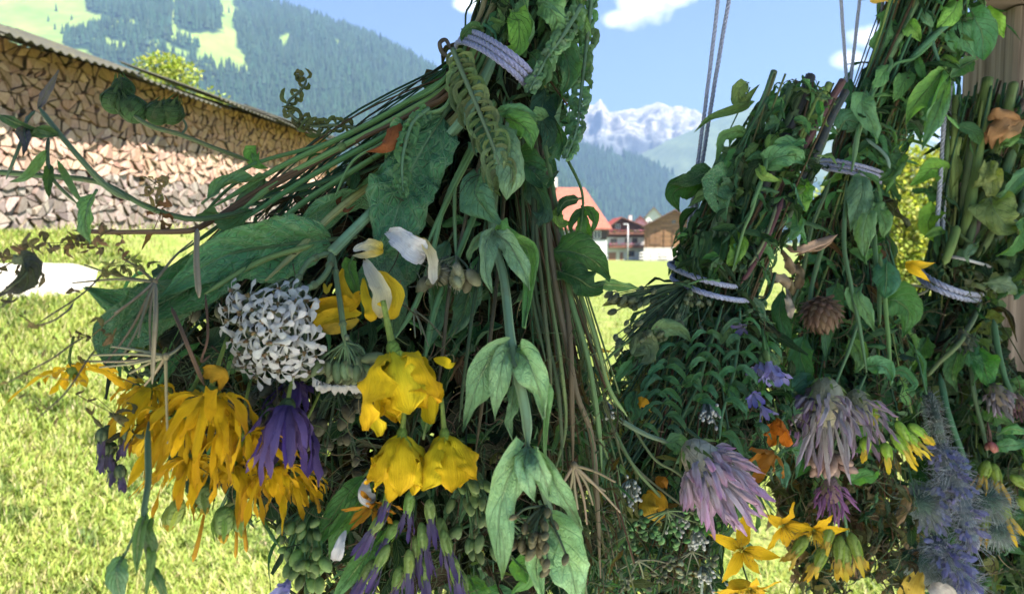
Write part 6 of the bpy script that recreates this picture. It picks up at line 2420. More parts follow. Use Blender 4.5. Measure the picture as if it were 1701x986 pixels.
# hanging sprig at the bottom left
A.stem([(248, 700, -.02), (246, 790, -.04), (238, 860, -.05), (250, 935, -.05), (275, 1000, -.05)], (4.5, 4), (.13, .20, .10), nodes=1)
A.stem([(242, 850, -.048), (225, 885, -.05), (205, 930, -.05)], (2.2, 1.8), (.14, .21, .10))
for pts, w, c in [([(242, 852, -.05), (232, 880, -.054), (228, 915, -.054), (226, 955, -.05)], 18, (.075, .14, .07)), ([(204, 925, -.05), (194, 945, -.054), (196, 975, -.054), (205, 1010, -.05)], 26, (.10, .18, .12)), ([(250, 935, -.05), (262, 960, -.054), (270, 980, -.054), (285, 1010, -.05)], 18, (.07, .13, .06)), ([(246, 900, -.05), (252, 925, -.054), (248, 955, -.054), (240, 1000, -.05)], 14, (.08, .14, .06)), ([(252, 860, -.05), (246, 880, -.054), (256, 905, -.054), (254, 930, -.05)], 14, (.06, .11, .06))]:
    A.leaf(pts, w, 'leaf', shape='lance', col=c)
# ================================================================ bunch 2: cut stems up, leaning left, pink clover below
def dN(px, py):
    return lerp(.64, .55, clamp01((py - 200) / 500)) - .03 * clamp01((py - 640) / 200) - .05 * clamp01((1120 - px) / 130) * clamp01((py - 500) / 200)


B2 = Bunch('herb_bunch', (1195, 478, .62), 'leaning herb bunch with thick cut stem ends on top, pink clover low', 'herb bunch', GRP, dN)
polyB = [(1105, 468), (1265, 488), (1320, 600), (1335, 760), (1270, 800), (1215, 880), (1190, 1010), (950, 1010), (985, 760), (1000, 620), (1050, 540)]
GREENS2 = [(.055, .135, .085), G_MID, G_DARK, G_DARK, G_DEEP, (.085, .16, .11), G_DEEP]
B2.fill(polyB, ((1190, 480), (76, 30), .05), ((1245, 135), (1395, 150)), 190, 2300, .17, 301, GREENS2, reach=.08, lw=(5, 18), ll=(24, 70), stem_cols=[G_MID, (.10, .2, .10), G_DARK, OLIVE, BROWN], prt=(.012, 1.0))
B2.fill([(1125, 490), (1250, 500), (1300, 620), (1300, 740), (1190, 840), (1170, 1010), (985, 1010), (1010, 760), (1040, 640)], ((1190, 480), (70, 30), .04), ((1255, 140), (1385, 150)), 14, 1000, .16, 302, [(.010, .016, .009), (.012, .014, .008), (.03, .02, .012), G_DEEP], lw=(24, 50), ll=(60, 110), prt=(.07, 1.0), name='inner_shade_filling')  # near-black leaf colours paint the shade inside this bunch
B2.fill([(1262, 150), (1345, 120), (1395, 175), (1360, 265), (1320, 400), (1262, 480), (1110, 478), (1120, 400), (1180, 310), (1225, 230)], ((1200, 465), (80, 34), .05), ((1245, 140), (1390, 150)), 12, 1500, .10, 303, GREENS2 + [(.085, .15, .06), (.06, .15, .07)], reach=.3, lw=(7, 22), ll=(24, 64), prt=(-.034, .9), name='upper_filling')
polyBdry = [(1010, 600), (1120, 620), (1130, 740), (1180, 860), (1180, 1010), (960, 1010), (985, 760)]
B2.fill(polyBdry, ((1190, 480), (76, 30), .05), ((1245, 135), (1395, 150)), 60, 420, .08, 304, reach=.05, cols=[(.10, .11, .05), OLIVE, BROWN, G_DARK, (.13, .15, .08), (.2, .17, .09)], lw=(5, 14), ll=(18, 46), prt=(-.005, 1.0), name='dry_filling')
# yarn loops
B2.ring((1182, 480), (66, 20), (-4, 11), .058, 1.0, 4.4, (.38, .41, .60), None, 6)
B2.ring((1172, 458), (60, 20), (-4, 9), .056, 1.0, 4.4, (.38, .41, .60), 'upper of two yarn loops round the leaning stems', 7)
# thick cut stems
for (x, y, x2, y2, r, c) in [(1286, 118, 1222, 300, 7.5, (.22, .27, .14)), (1262, 190, 1180, 400, 8, (.17, .24, .13)), (1302, 170, 1232, 420, 5, (.10, .22, .10)), (1346, 128, 1262, 330, 11, (.06, .055, .07)),
                             (1378, 138, 1300, 290, 7.5, (.24, .33, .09)), (1362, 150, 1280, 330, 5, (.20, .30, .08)), (1400, 134, 1322, 262, 8.5, (.15, .06, .075)), (1404, 152, 1330, 300, 9, (.055, .06, .075)), (1330, 150, 1270, 300, 7, (.09, .14, .07)),
                             (1315, 140, 1240, 330, 7, (.11, .19, .08)), (1275, 180, 1205, 330, 6, (.16, .24, .11)), (1392, 165, 1330, 330, 8, (.07, .10, .06))]:
    B2.stem([(x, y, .004 * (r - 7)), ((x + x2) / 2, (y + y2) / 2, -.006), (x2, y2, -.004), (lerp(x2, 1190, .7), lerp(y2, 478, .75), .02)], (r * .78, r * .7), mixc(c, (.05, .07, .04), .25), name='cut_stem', n=9)
for pts, r, c in [([(1300, 330, -.02), (1262, 420, -.016), (1230, 470, -.006)], 5.5, (.10, .045, .055)), ([(1290, 340, -.02), (1270, 400, -.024), (1240, 450, -.01)], 3, (.16, .20, .11)), ([(1262, 300, -.03), (1250, 350, -.03), (1236, 385, -.03), (1215, 450, -.02)], 3, (.14, .25, .10)),
                  ([(1280, 220, -.02), (1268, 290, -.03), (1248, 345, -.03)], 4, (.12, .24, .10)), ([(1200, 510, .0), (1172, 600, -.01), (1160, 640, -.01), (1120, 720, -.01)], 3, (.09, .19, .09)), ([(1230, 510, .0), (1222, 600, -.014), (1200, 690, -.014), (1195, 730, -.014)], 3, (.11, .23, .11)),
                  ([(1150, 520, .0), (1080, 580, .0), (1030, 630, .0)], 2.6, (.14, .24, .11)), ([(1120, 500, .0), (1060, 550, .0), (1000, 605, .0)], 3, (.17, .27, .10)), ([(1110, 490, .0), (1060, 500, .0), (1010, 505, 0)], 2.5, (.2, .24, .12)),
                  ([(1010, 685, -.02), (1070, 720, -.03), (1110, 735, -.03), (1150, 760, -.03)], 4.5, (.20, .28, .18)), ([(1010, 690, -.01), (1050, 770, -.02), (1100, 830, -.02), (1105, 850, -.02)], 3, (.17, .25, .11)), ([(985, 650, -.01), (1020, 760, -.02), (1035, 850, -.02)], 3, (.15, .22, .09)),
                  ([(1110, 690, -.01), (1150, 720, -.02), (1240, 790, -.02), (1290, 850, -.02)], 3, (.09, .17, .09)), ([(1040, 690, -.01), (1085, 760, -.02), (1130, 790, -.02), (1190, 860, -.02)], 2.6, (.19, .25, .12)), ([(970, 600, 0), (1010, 700, -.01), (1060, 780, -.01), (1170, 870, -.01)], 2.2, (.22, .24, .14))]:
    B2.stem(pts, r, c)
for pts, w, c, sh, kw in [
    ([(1240, 140, 0), (1228, 150, -.004), (1232, 170, -.004), (1262, 140, 0)], 30, (.12, .17, .08), 'ovate', dict(curl=.8)),
    ([(1255, 168, 0), (1225, 180, -.006), (1180, 196, -.008), (1153, 220, -.004)], 15, (.09, .15, .07), 'lance', {}),
    ([(1245, 225, -.01), (1222, 218, -.016), (1195, 232, -.016), (1186, 288, -.01)], 24, (.10, .19, .10), 'lance', dict(roll=.5, wave=.3)),
    ([(1240, 230, -.01), (1225, 245, -.016), (1205, 248, -.016), (1188, 240, -.01)], 18, (.06, .11, .07), 'lance', dict(wave=.4)),
    ([(1330, 255, -.02), (1310, 246, -.03), (1290, 256, -.03), (1274, 280, -.024)], 40, (.075, .18, .10), 'ovate', dict(roll=-.4)),
    ([(1270, 280, -.02), (1290, 262, -.034), (1320, 258, -.034), (1338, 270, -.026)], 44, (.085, .20, .11), 'ovate', dict(roll=.3)),
    ([(1214, 290, -.01), (1196, 305, -.02), (1192, 330, -.022), (1206, 368, -.014)], 66, (.07, .165, .095), 'ovate', dict(roll=.3, serr=.08)),
    ([(1210, 250, -.006), (1202, 280, -.012), (1190, 300, -.012), (1186, 312, -.008)], 34, (.06, .14, .08), 'lance', dict(serr=.08)),
    ([(1186, 288, .0), (1166, 290, -.004), (1145, 300, -.004), (1112, 305, .0)], 40, (.045, .11, .05), 'ovate', dict(roll=-.5, serr=.06)),
    ([(1165, 300, .006), (1140, 308, .002), (1118, 322, .002), (1128, 352, .006)], 46, (.03, .085, .03), 'ovate', dict(fold=.4)),
    ([(1200, 300, .0), (1180, 318, -.006), (1165, 325, -.006), (1142, 345, .0)], 26, (.12, .21, .12), 'lance', dict(wave=.4)),
    ([(1290, 222, -.02), (1282, 235, -.03), (1284, 250, -.03), (1298, 262, -.024)], 24, (.20, .32, .09), 'ovate', dict(curl=.9)),
    ([(1262, 276, -.03), (1266, 290, -.036), (1280, 296, -.036), (1296, 300, -.03)], 20, (.18, .28, .08), 'ovate', dict(curl=.9)),
    ([(1340, 300, -.01), (1334, 320, -.018), (1332, 335, -.018), (1340, 352, -.012)], 34, (.09, .21, .05), 'oblong', {}),
    ([(1222, 385, -.014), (1226, 410, -.022), (1218, 430, -.022), (1210, 442, -.014)], 32, (.11, .22, .05), 'ovate', {}),
    ([(1200, 390, -.01), (1196, 420, -.016), (1186, 450, -.016), (1178, 470, -.01)], 24, G_DARK, 'lance', dict(fold=.4)),
    ([(1165, 385, -.006), (1170, 400, -.012), (1160, 430, -.012), (1150, 455, -.006)], 34, (.06, .12, .065), 'ovate', dict(wave=.4)),
    ([(1320, 350, -.01), (1325, 370, -.014), (1318, 390, -.014), (1310, 400, -.01)], 22, G_MID, 'lance', {}),
    # below the yarn
    ([(1088, 560, -.01), (1100, 545, -.018), (1130, 548, -.018), (1150, 570, -.012)], 36, (.12, .20, .12), 'ovate', dict(crink=.05)),
    ([(1050, 590, .0), (1070, 570, -.006), (1080, 590, -.006), (1060, 608, 0)], 40, (.16, .20, .13), 'ovate', dict(wave=.5)),
    ([(1155, 598, -.01), (1170, 590, -.018), (1180, 592, -.018), (1192, 604, -.012)], 18, (.07, .165, .085), 'ovate', {}),
    ([(1135, 640, -.01), (1150, 632, -.016), (1160, 640, -.016), (1166, 655, -.01)], 18, (.065, .16, .10), 'ovate', {}),
    ([(1202, 640, -.012), (1215, 650, -.02), (1222, 668, -.02), (1224, 682, -.014)], 20, (.055, .14, .09), 'ovate', {}),
    ([(1155, 665, -.01), (1165, 660, -.018), (1175, 665, -.018), (1160, 684, -.012)], 16, (.06, .15, .09), 'ovate', {}),
    ([(1050, 600, .0), (1040, 610, -.006), (1028, 625, -.006), (1015, 635, 0)], 16, (.06, .14, .08), 'lance', {}),
    ([(1056, 655, .0), (1050, 670, -.006), (1056, 685, -.006), (1046, 700, 0)], 28, (.055, .13, .085), 'ovate', {}),
    ([(1195, 720, -.012), (1215, 722, -.018), (1230, 745, -.018), (1238, 770, -.012)], 14, (.055, .14, .09), 'lance', {}),
    ([(1105, 735, -.03), (1125, 735, -.036), (1140, 752, -.036), (1124, 770, -.03)], 34, (.10, .20, .12), 'ovate', {}),
    ([(970, 665, .0), (960, 685, -.006), (965, 700, -.006), (950, 720, 0)], 40, (.055, .12, .09), 'ovate', {}),
    ([(1025, 505, .0), (1042, 495, -.004), (1062, 490, -.004), (1085, 480, 0)], 15, (.15, .20, .12), 'lance', {}),
    ([(1000, 508, .0), (1022, 500, -.004), (1036, 508, -.004), (1050, 502, 0)], 13, (.22, .2, .13), 'lance', {}),
]:
    B2.leaf(pts, w, 'broad' if kw.get('serr') else 'leaf', shape=sh, col=c, **kw)
# narrow-leaved whorled sprigs
rgN = random.Random(77)
for stemp in ([(1235, 520, -.014), (1225, 600, -.018), (1200, 680, -.018)], [(1175, 540, -.012), (1172, 610, -.018), (1160, 680, -.018)], [(1270, 560, -.006), (1262, 640, -.01), (1250, 720, -.01)], [(1105, 600, -.012), (1100, 660, -.016), (1110, 720, -.016)], [(1130, 560, -.008), (1090, 640, -.01), (1062, 720, -.01)]):
    spx = spline([Vector(q) for q in stemp], 12)
    for i in range(1, 12, 2):
        for sg in (-1, 1):
            q = spx[i]
            l = rgN.uniform(24, 40)
            B2.leaf([(q.x, q.y, q.z - .001), (q.x + sg * l * .4, q.y - l * .05, q.z - .008), (q.x + sg * l * .8, q.y + l * .35, q.z - .006), (q.x + sg * l * .9, q.y + l * .7, q.z)], rgN.uniform(8, 13), 'leaf', shape='lance', col=jit((.052, .135, .088), .3, rgN), nu=5, nv=10, roll=rgN.uniform(-.5, .5), fold=.3) if i < 9 or sg > 0 else None
# cauliflowered ends of dried panicles at the left of the tie
dry = random.Random(5)
for (x, y, s) in ((1075, 505, 40), (1110, 540, 40), (1060, 560, 44), (1140, 500, 34), (1030, 500, 26)):
    bud_cluster(B2, (x, y, -.006), 6, 22, 400 + x, (.11, .14, .075), spread=(s, s * .6), root=(1150, 470, 0), name='seed_head', fuzz=4)
clover(B2, (1172, 772, -.055), ax(.62, .80, -.30), 72, 96, 311, (.80, .76, .78), (.58, .34, .53), 'big pink and white clover head pointing down to the right', stretch=1.5, w=.22)
star_flower(B2, (1232, 912, -.03), ax(-.15, -.1, -1), 58, 312, 'open golden star-shaped flower under the pink clover')
star_flower(B2, (1245, 975, -.02), ax(.1, .7, -.6), 52, 313)
ray_flower(B2, (1290, 695, -.012), ax(-.2, .8, -.5), 40, 6, 314, (.60, .19, .014), (.50, .15, .010), w=.7, s1=.7, s2=.2, label='small orange flower, upper of two', shape='petal', core=False)
ray_flower(B2, (1285, 752, -.010), ax(-.6, .6, -.4), 44, 7, 315, (.40, .18, .02), (.32, .13, .015), w=.6, s1=.8, s2=.5, shape='petal', core=False)
for pts, w, c in [([(1058, 668, -.012), (1065, 668, -.018), (1074, 672, -.018), (1082, 684, -.012)], 22, (.72, .36, .02)), ([(990, 612, 0), (998, 622, -.006), (1008, 634, -.006), (1016, 654, 0)], 22, (.66, .44, .02)), ([(1082, 820, -.016), (1078, 838, -.024), (1084, 855, -.024), (1098, 868, -.016)], 36, (.55, .36, .03)),
                  ([(1075, 815, -.012), (1095, 830, -.02), (1100, 850, -.02), (1090, 868, -.012)], 26, (.6, .34, .02)), ([(1092, 790, -.01), (1098, 800, -.014), (1104, 800, -.014), (1108, 812, -.01)], 22, (.45, .20, .02)), ([(985, 575, .0), (992, 580, -.004), (1002, 582, -.004), (1018, 584, 0)], 12, (.6, .38, .05)),
                  ([(1206, 985, -.01), (1225, 972, -.02), (1250, 976, -.02), (1275, 982, -.01)], 26, (.72, .48, .02))]:
    B2.leaf(pts, w, 'petal', name='petal', shape='ovate', col=c, curl=.9, wave=.3)
small_flower(B2, (1275, 598, -.024), ax(.1, 1, -.4), 40, 320, (.26, .25, .56), (.22, .21, .54), n=7, label='violet-blue flower, upper of the pair under the dried beige one')
small_flower(B2, (1285, 605, -.02), ax(.35, 1, -.3), 36, 321, (.28, .27, .56), (.24, .23, .56), n=6)
small_flower(B2, (1264, 600, -.02), ax(-.3, 1, -.3), 34, 322, (.26, .24, .50), (.22, .20, .50), n=6)
small_flower(B2, (1250, 650, -.022), ax(-.1, .5, -1), 30, 323, (.16, .15, .48), (.13, .12, .46), n=6, label='deep violet-blue flower, lower of the pair')
small_flower(B2, (1262, 672, -.02), ax(.5, .7, -.6), 28, 324, (.22, .21, .52), n=5)
small_flower(B2, (1236, 542, -.016), ax(-.6, .3, -.8), 24, 325, (.10, .08, .24), n=6)
for (x, y, s, sd) in ((1178, 690, 20, 1), (1050, 822, 24, 2), (1172, 962, 24, 3), (1010, 688, 10, 4), (1160, 900, 18, 5), (1130, 870, 16, 6)):
    bud_cluster(B2, (x, y, -.024), 3.2, 30, 330 + sd, (.52, .52, .44) if sd != 1 else (.42, .38, .38), spread=(s, s * .9), root=(x - 6, y - 22, -.016), name='white_blossom', elong=1.0, tipcol=(.62, .62, .56))
umbel(B2, (1108, 848, -.03), [(1062, 862, -.03), (1078, 880, -.035), (1100, 888, -.035), (1122, 875, -.035), (1150, 850, -.035), (1040, 880, -.03), (1130, 900, -.03), (1160, 868, -.03)], 2, (.2, .28, .13), name='green_umbel', bud=(.12, .26, .09), budr=7, seed=3, label='umbel of small green seeds left of the pink clover')
umbel(B2, (1035, 855, -.02), [(1005, 880, -.02), (1020, 900, -.025), (1045, 900, -.025), (1062, 885, -.025), (995, 860, -.02)], 2, (.2, .26, .13), name='green_umbel', bud=(.10, .21, .08), budr=7, seed=4)
umbel(B2, (1060, 930, -.02), [(1020, 950, -.02), (1040, 965, -.02), (1070, 970, -.02), (1095, 955, -.02), (1110, 935, -.02), (1030, 985, -.02)], 1.8, (.22, .24, .14), name='green_umbel', bud=(.16, .17, .10), budr=6, seed=5)
umbel(B2, (1150, 915, -.02), [(1120, 940, -.02), (1140, 955, -.02), (1165, 950, -.02), (1180, 930, -.02), (1130, 925, -.02)], 1.6, (.22, .24, .14), name='green_umbel', bud=(.26, .28, .17), budr=6, seed=6)

# ================================================================ bunch 3: hangs higher, behind bunch 2


def dO(px, py):
    return lerp(.80, .66, clamp01((py - 100) / 600))


B3 = Bunch('herb_bunch', (1418, 285, .79), 'herb bunch with long smooth leaves reaching the top edge, brown seed ball below', 'herb bunch', GRP, dO)
GR3 = [(.07, .17, .085), (.05, .13, .075), G_MID, G_DARK, G_DARK, G_DEEP, (.09, .2, .08)]
B3.fill([(1475, -60), (1640, -60), (1628, 80), (1565, 180), (1496, 250), (1470, 300), (1376, 285), (1415, 190), (1462, 90)], ((1420, 285), (46, 20), .045), ((1490, -70), (1640, -70)), 34, 2000, .12, 401, GR3 + [(.09, .19, .08)], reach=.45, lw=(7, 18), ll=(36, 92), shapes=('lance', 'lance', 'oblong'), prt=(-.02, 1.0), name='upper_filling')
polyO = [(1372, 290), (1468, 290), (1482, 380), (1472, 470), (1520, 560), (1555, 680), (1500, 740), (1490, 800), (1450, 860), (1330, 860), (1290, 800), (1330, 700), (1290, 600), (1320, 430)]
B3.fill(polyO, ((1420, 285), (46, 20), .045), ((1490, -60), (1640, -60)), 150, 1900, .16, 402, GR3 + [BROWN], reach=.25, lw=(8, 20), ll=(30, 84), shapes=('lance', 'lance', 'ovate'))
B3.fill([(1380, 300), (1460, 300), (1462, 420), (1500, 560), (1510, 660), (1460, 760), (1330, 760), (1340, 600), (1330, 450)], ((1420, 285), (40, 18), .04), ((1500, -60), (1630, -60)), 30, 560, .15, 403, [(.010, .016, .009), (.012, .014, .008), (.03, .02, .012), G_DEEP], lw=(24, 50), ll=(60, 110), prt=(.07, 1.0), name='inner_shade_filling')  # inner shade painted as near-black leaves
# dried brown plants low down with grass showing through
B3.fill([(1270, 760), (1480, 730), (1530, 850), (1520, 1000), (1465, 1010), (1440, 950), (1400, 1000), (1330, 1000), (1300, 900)], ((1420, 285), (46, 20), .045), ((1490, -60), (1640, -60)), 50, 1000, .10, 404, [(.035, .028, .016), BROWN, (.05, .05, .025), (.14, .10, .06), G_DEEP], lw=(8, 24), ll=(20, 50), prt=(.02, 1.0), name='dry_filling')
B3.ring((1414, 285), (50, 12), (0, -6), .050, 2.4, 3.4, (.36, .37, .52), 'white yarn wound round the stems below the long leaves', 8)
for pts, r, c in [([(1545, -40, -.01), (1515, 20, -.02), (1480, 90, -.024), (1466, 110, -.02), (1430, 210, -.02), (1415, 285, -.02)], 5.5, (.16, .27, .13)), ([(1600, 20, -.02), (1570, 45, -.026), (1535, 75, -.026), (1500, 110, -.02)], 6, (.07, .18, .10)),
                  ([(1580, -40, -.01), (1550, 20, -.02), (1548, 60, -.022), (1565, 118, -.02)], 4, (.09, .19, .12)), ([(1470, 90, -.02), (1478, 110, -.028), (1445, 165, -.028), (1420, 240, -.02)], 3.2, (.12, .25, .11)), ([(1560, 60, -.02), (1520, 95, -.026), (1480, 112, -.026), (1455, 175, -.02)], 3.4, (.12, .26, .11)),
                  ([(1408, 300, -.02), (1402, 400, -.03), (1415, 480, -.034), (1440, 618, -.03)], 3.8, (.13, .23, .11)), ([(1428, 520, -.03), (1410, 580, -.034), (1380, 655, -.03)], 3, (.13, .23, .11)), ([(1462, 420, -.03), (1472, 520, -.03), (1480, 640, -.024)], 4, (.17, .30, .10)),
                  ([(1452, 380, -.01), (1458, 460, -.02), (1462, 540, -.02)], 4, (.12, .22, .09)), ([(1380, 300, -.01), (1350, 380, -.02), (1330, 470, -.02), (1300, 540, -.02)], 3, (.15, .22, .10)), ([(1370, 400, -.02), (1350, 470, -.02), (1345, 540, -.02)], 4, (.14, .24, .11)),
                  ([(1500, 90, .02), (1462, 150, .02), (1420, 190, .02), (1370, 215, .02)], 2.6, (.06, .10, .05)), ([(1462, 60, .0), (1440, 130, .01), (1425, 148, .01), (1429, 140, .01)], 1.3, (.09, .08, .09)), ([(1440, 230, -.02), (1470, 258, -.026), (1478, 280, -.024)], 3, (.20, .30, .24)),
                  ([(1440, 620, -.02), (1400, 700, -.02), (1380, 760, -.01)], 2.4, (.12, .22, .1)), ([(1310, 700, -.02), (1360, 780, -.02), (1400, 850, -.02), (1410, 900, -.02)], 3, (.10, .19, .09))]:
    B3.stem(pts, r, c)
for pts, w, c, sh, kw in [
    ([(1438, 150, -.024), (1432, 175, -.034), (1450, 210, -.034), (1454, 240, -.028)], 36, (.12, .24, .145), 'lance', dict(roll=.15, serr=.06, petiole=.6)),
    ([(1566, 118, -.024), (1545, 145, -.034), (1520, 175, -.034), (1505, 206, -.028)], 40, (.14, .28, .085), 'lance', dict(roll=.5, fold=.35)),
    ([(1568, 116, -.024), (1556, 150, -.032), (1545, 180, -.032), (1535, 200, -.026)], 36, (.085, .20, .115), 'lance', dict(roll=-.5, fold=.3)),
    ([(1578, 125, -.02), (1560, 180, -.026), (1545, 215, -.026), (1532, 248, -.02)], 30, (.10, .21, .12), 'lance', dict(roll=-.5)),
    ([(1480, 112, -.026), (1468, 120, -.034), (1458, 138, -.034), (1450, 152, -.028)], 26, (.105, .235, .11), 'lance', dict(fold=.3)),
    ([(1510, 118, -.02), (1502, 135, -.028), (1492, 155, -.028), (1484, 170, -.022)], 26, (.115, .24, .09), 'lance', {}),
    ([(1522, 95, -.02), (1528, 110, -.028), (1532, 125, -.028), (1534, 138, -.022)], 14, (.10, .23, .09), 'lance', {}),
    ([(1505, 32, -.02), (1515, 45, -.03), (1522, 55, -.03), (1530, 68, -.024)], 22, (.14, .29, .085), 'lance', {}),
    ([(1525, 15, -.02), (1535, 28, -.028), (1545, 40, -.028), (1550, 48, -.022)], 16, (.10, .21, .13), 'lance', {}),
    ([(1595, -10, -.02), (1585, 15, -.03), (1570, 35, -.03), (1552, 54, -.024)], 38, (.15, .32, .075), 'lance', dict(fold=.3)),
    ([(1612, 16, -.02), (1622, 35, -.026), (1632, 60, -.026), (1632, 100, -.02)], 44, (.06, .165, .095), 'oblong', dict(roll=-.4)),
    ([(1600, 30, -.02), (1598, 50, -.026), (1608, 75, -.026), (1622, 98, -.02)], 34, (.07, .18, .10), 'lance', dict(roll=.3)),
    ([(1575, 52, -.02), (1580, 65, -.026), (1584, 75, -.026), (1586, 86, -.02)], 14, (.09, .22, .12), 'lance', {}),
    ([(1628, 32, .0), (1645, 30, -.006), (1658, 42, -.006), (1668, 62, 0)], 36, (.16, .32, .06), 'ovate', dict(curl=.8, wave=.4)),
    ([(1620, 100, .0), (1600, 110, -.006), (1585, 120, -.006), (1570, 135, 0)], 26, (.05, .12, .06), 'lance', {}),
    ([(1478, 20, -.01), (1470, 40, -.018), (1462, 65, -.018), (1464, 90, -.012)], 32, (.09, .20, .11), 'oblong', dict(roll=.4)),
    ([(1395, 215, -.01), (1405, 200, -.02), (1425, 205, -.02), (1440, 225, -.014)], 40, (.055, .135, .10), 'ovate', {}),
    ([(1412, 120, .01), (1408, 150, .004), (1412, 175, .004), (1410, 195, .01)], 24, (.05, .13, .07), 'lance', {}),
    ([(1500, 255, .0), (1490, 270, -.006), (1480, 290, -.006), (1460, 300, 0)], 30, (.05, .11, .05), 'ovate', {}),
    # below the yarn
    ([(1428, 292, -.02), (1432, 315, -.032), (1422, 350, -.032), (1412, 385, -.024)], 44, (.10, .18, .13), 'lance', dict(roll=.4)),
    ([(1460, 345, -.02), (1445, 350, -.034), (1434, 385, -.036), (1436, 425, -.028)], 38, (.13, .23, .125), 'oblong', dict(curl=1.3)),
    ([(1470, 345, -.02), (1462, 350, -.03), (1470, 370, -.03), (1468, 395, -.024)], 30, (.09, .18, .09), 'oblong', dict(curl=1.2)),
    ([(1472, 432, -.03), (1472, 450, -.04), (1472, 470, -.04), (1468, 496, -.034)], 42, (.055, .155, .11), 'oblong', dict(fold=.05, wave=.05)),
    ([(1430, 475, -.03), (1424, 490, -.038), (1440, 520, -.038), (1452, 550, -.03)], 34, (.13, .25, .13), 'lance', dict(roll=.3)),
    ([(1440, 610, -.02), (1460, 606, -.03), (1475, 615, -.03), (1484, 634, -.024)], 34, (.08, .20, .125), 'ovate', {}),
    ([(1470, 500, -.01), (1490, 500, -.018), (1510, 520, -.018), (1500, 560, -.01)], 56, (.06, .15, .065), 'ovate', dict(roll=.4)),
    ([(1478, 620, -.02), (1500, 615, -.026), (1520, 640, -.026), (1500, 650, -.02)], 16, (.05, .14, .08), 'lance', {}),
    ([(1335, 560, -.02), (1330, 590, -.026), (1338, 620, -.026), (1330, 650, -.02)], 40, (.05, .135, .07), 'lance', dict(serr=.08)),
    ([(1330, 660, -.02), (1318, 650, -.026), (1335, 630, -.026), (1355, 640, -.02)], 34, (.07, .165, .12), 'ovate', {}),
    ([(1325, 700, -.02), (1318, 720, -.028), (1326, 750, -.028), (1322, 795, -.02)], 22, (.05, .13, .09), 'lance', dict(serr=.08)),
    ([(1290, 770, -.02), (1300, 780, -.026), (1302, 795, -.026), (1305, 812, -.02)], 22, (.05, .13, .10), 'ovate', {}),
    ([(1405, 720, -.02), (1425, 715, -.026), (1440, 730, -.026), (1420, 750, -.02)], 20, (.09, .22, .06), 'lance', {}),
    ([(1415, 800, -.02), (1435, 790, -.026), (1450, 790, -.026), (1460, 780, -.02)], 22, (.08, .20, .07), 'ovate', {}),
    ([(1420, 750, -.02), (1450, 745, -.028), (1470, 742, -.028), (1490, 748, -.02)], 16, (.07, .18, .06), 'lance', {}),
    ([(1300, 480, -.02), (1295, 520, -.028), (1305, 560, -.028), (1298, 590, -.02)], 30, (.05, .13, .06), 'lance', {}),
    ([(1390, 470, -.02), (1380, 500, -.026), (1370, 560, -.026), (1372, 600, -.02)], 30, (.05, .115, .07), 'lance', {}),
    ([(1410, 560, -.01), (1425, 580, -.016), (1430, 600, -.016), (1420, 620, -.01)], 26, (.11, .2, .10), 'lance', {}),
]:
    B3.leaf(pts, w * 1.08, 'leaf', shape=sh, col=c, **dict(dict(wf=1.6), **kw))
rg3 = random.Random(12)
for i in range(26):
    x, y = rg3.uniform(1440, 1620), rg3.uniform(-20, 150)
    if x < 1600 - y * 1.0 and x > 1480 - y * .3:
        l = rg3.uniform(30, 55)
        dx = rg3.uniform(-.7, .3)
        B3.leaf([(x, y, .0), (x + dx * l * .4, y + l * .35, -.01), (x + dx * l * .6, y + l * .7, -.01), (x + dx * l * .7, y + l, .0)], rg3.uniform(12, 22), 'leaf', shape='lance', col=jit((.085, .2, .09), .35, rg3), roll=rg3.uniform(-.7, .7))
seed_ball(B3, (1364, 520, -.036), 34, 84, 411, (.24, .145, .095), label='round brown papery seed head')
# dried beige trumpet flowers
for pts, w, c in [([(1300, 405, -.04), (1320, 415, -.05), (1350, 408, -.05), (1390, 390, -.044)], 24, (.50, .34, .25)), ([(1320, 425, -.036), (1345, 415, -.044), (1360, 412, -.044), (1384, 398, -.04)], 14, (.42, .28, .18)),
                  ([(1272, 432, -.04), (1280, 455, -.05), (1300, 465, -.05), (1312, 478, -.044)], 26, (.44, .34, .23)), ([(1296, 412, -.036), (1305, 425, -.044), (1312, 440, -.044), (1318, 456, -.04)], 24, (.38, .27, .17)), ([(1306, 478, -.04), (1310, 495, -.05), (1312, 510, -.05), (1316, 528, -.044)], 20, (.50, .42, .33)),
                  ([(1310, 440, -.03), (1325, 445, -.038), (1330, 460, -.038), (1322, 480, -.03)], 26, (.26, .19, .11)), ([(1290, 470, -.03), (1300, 462, -.038), (1312, 470, -.038), (1318, 490, -.03)], 18, (.34, .26, .14))]:
    B3.leaf(pts, w * 1.2, 'petal', name='dried_blossom', shape='petal', col=c, curl=1.6, wave=.8, crumple=.5, rag=.35, crink=.06)
clover(B3, (1372, 668, -.036), ax(-.15, 1, -.35), 66, 62, 421, (.62, .60, .52), (.42, .32, .42), 'faded whitish clover head, larger of the two pale ones', stretch=1.9, w=.17, wilt=.6)
clover(B3, (1345, 668, -.03), ax(-.5, .9, -.35), 44, 34, 425, (.30, .20, .30), (.38, .24, .40), None, stretch=1.7, w=.2, wilt=.6)
clover(B3, (1428, 676, -.03), ax(.2, 1, -.3), 48, 40, 422, (.46, .46, .38), (.36, .25, .38), 'smaller faded clover head on the right of the larger one', stretch=1.8, w=.17, wilt=.6)
clover(B3, (1380, 812, -.02), ax(.05, 1, -.2), 38, 40, 423, (.30, .16, .26), (.36, .16, .34), 'small dull pink clover head below the faded ones', stretch=1.6, w=.16)
bud_cluster(B3, (1375, 772, -.02), 8, 34, 424, (.22, .12, .10), spread=(34, 22), root=(1372, 740, -.02), name='seed_head', elong=1.8, tipcol=(.42, .28, .22))
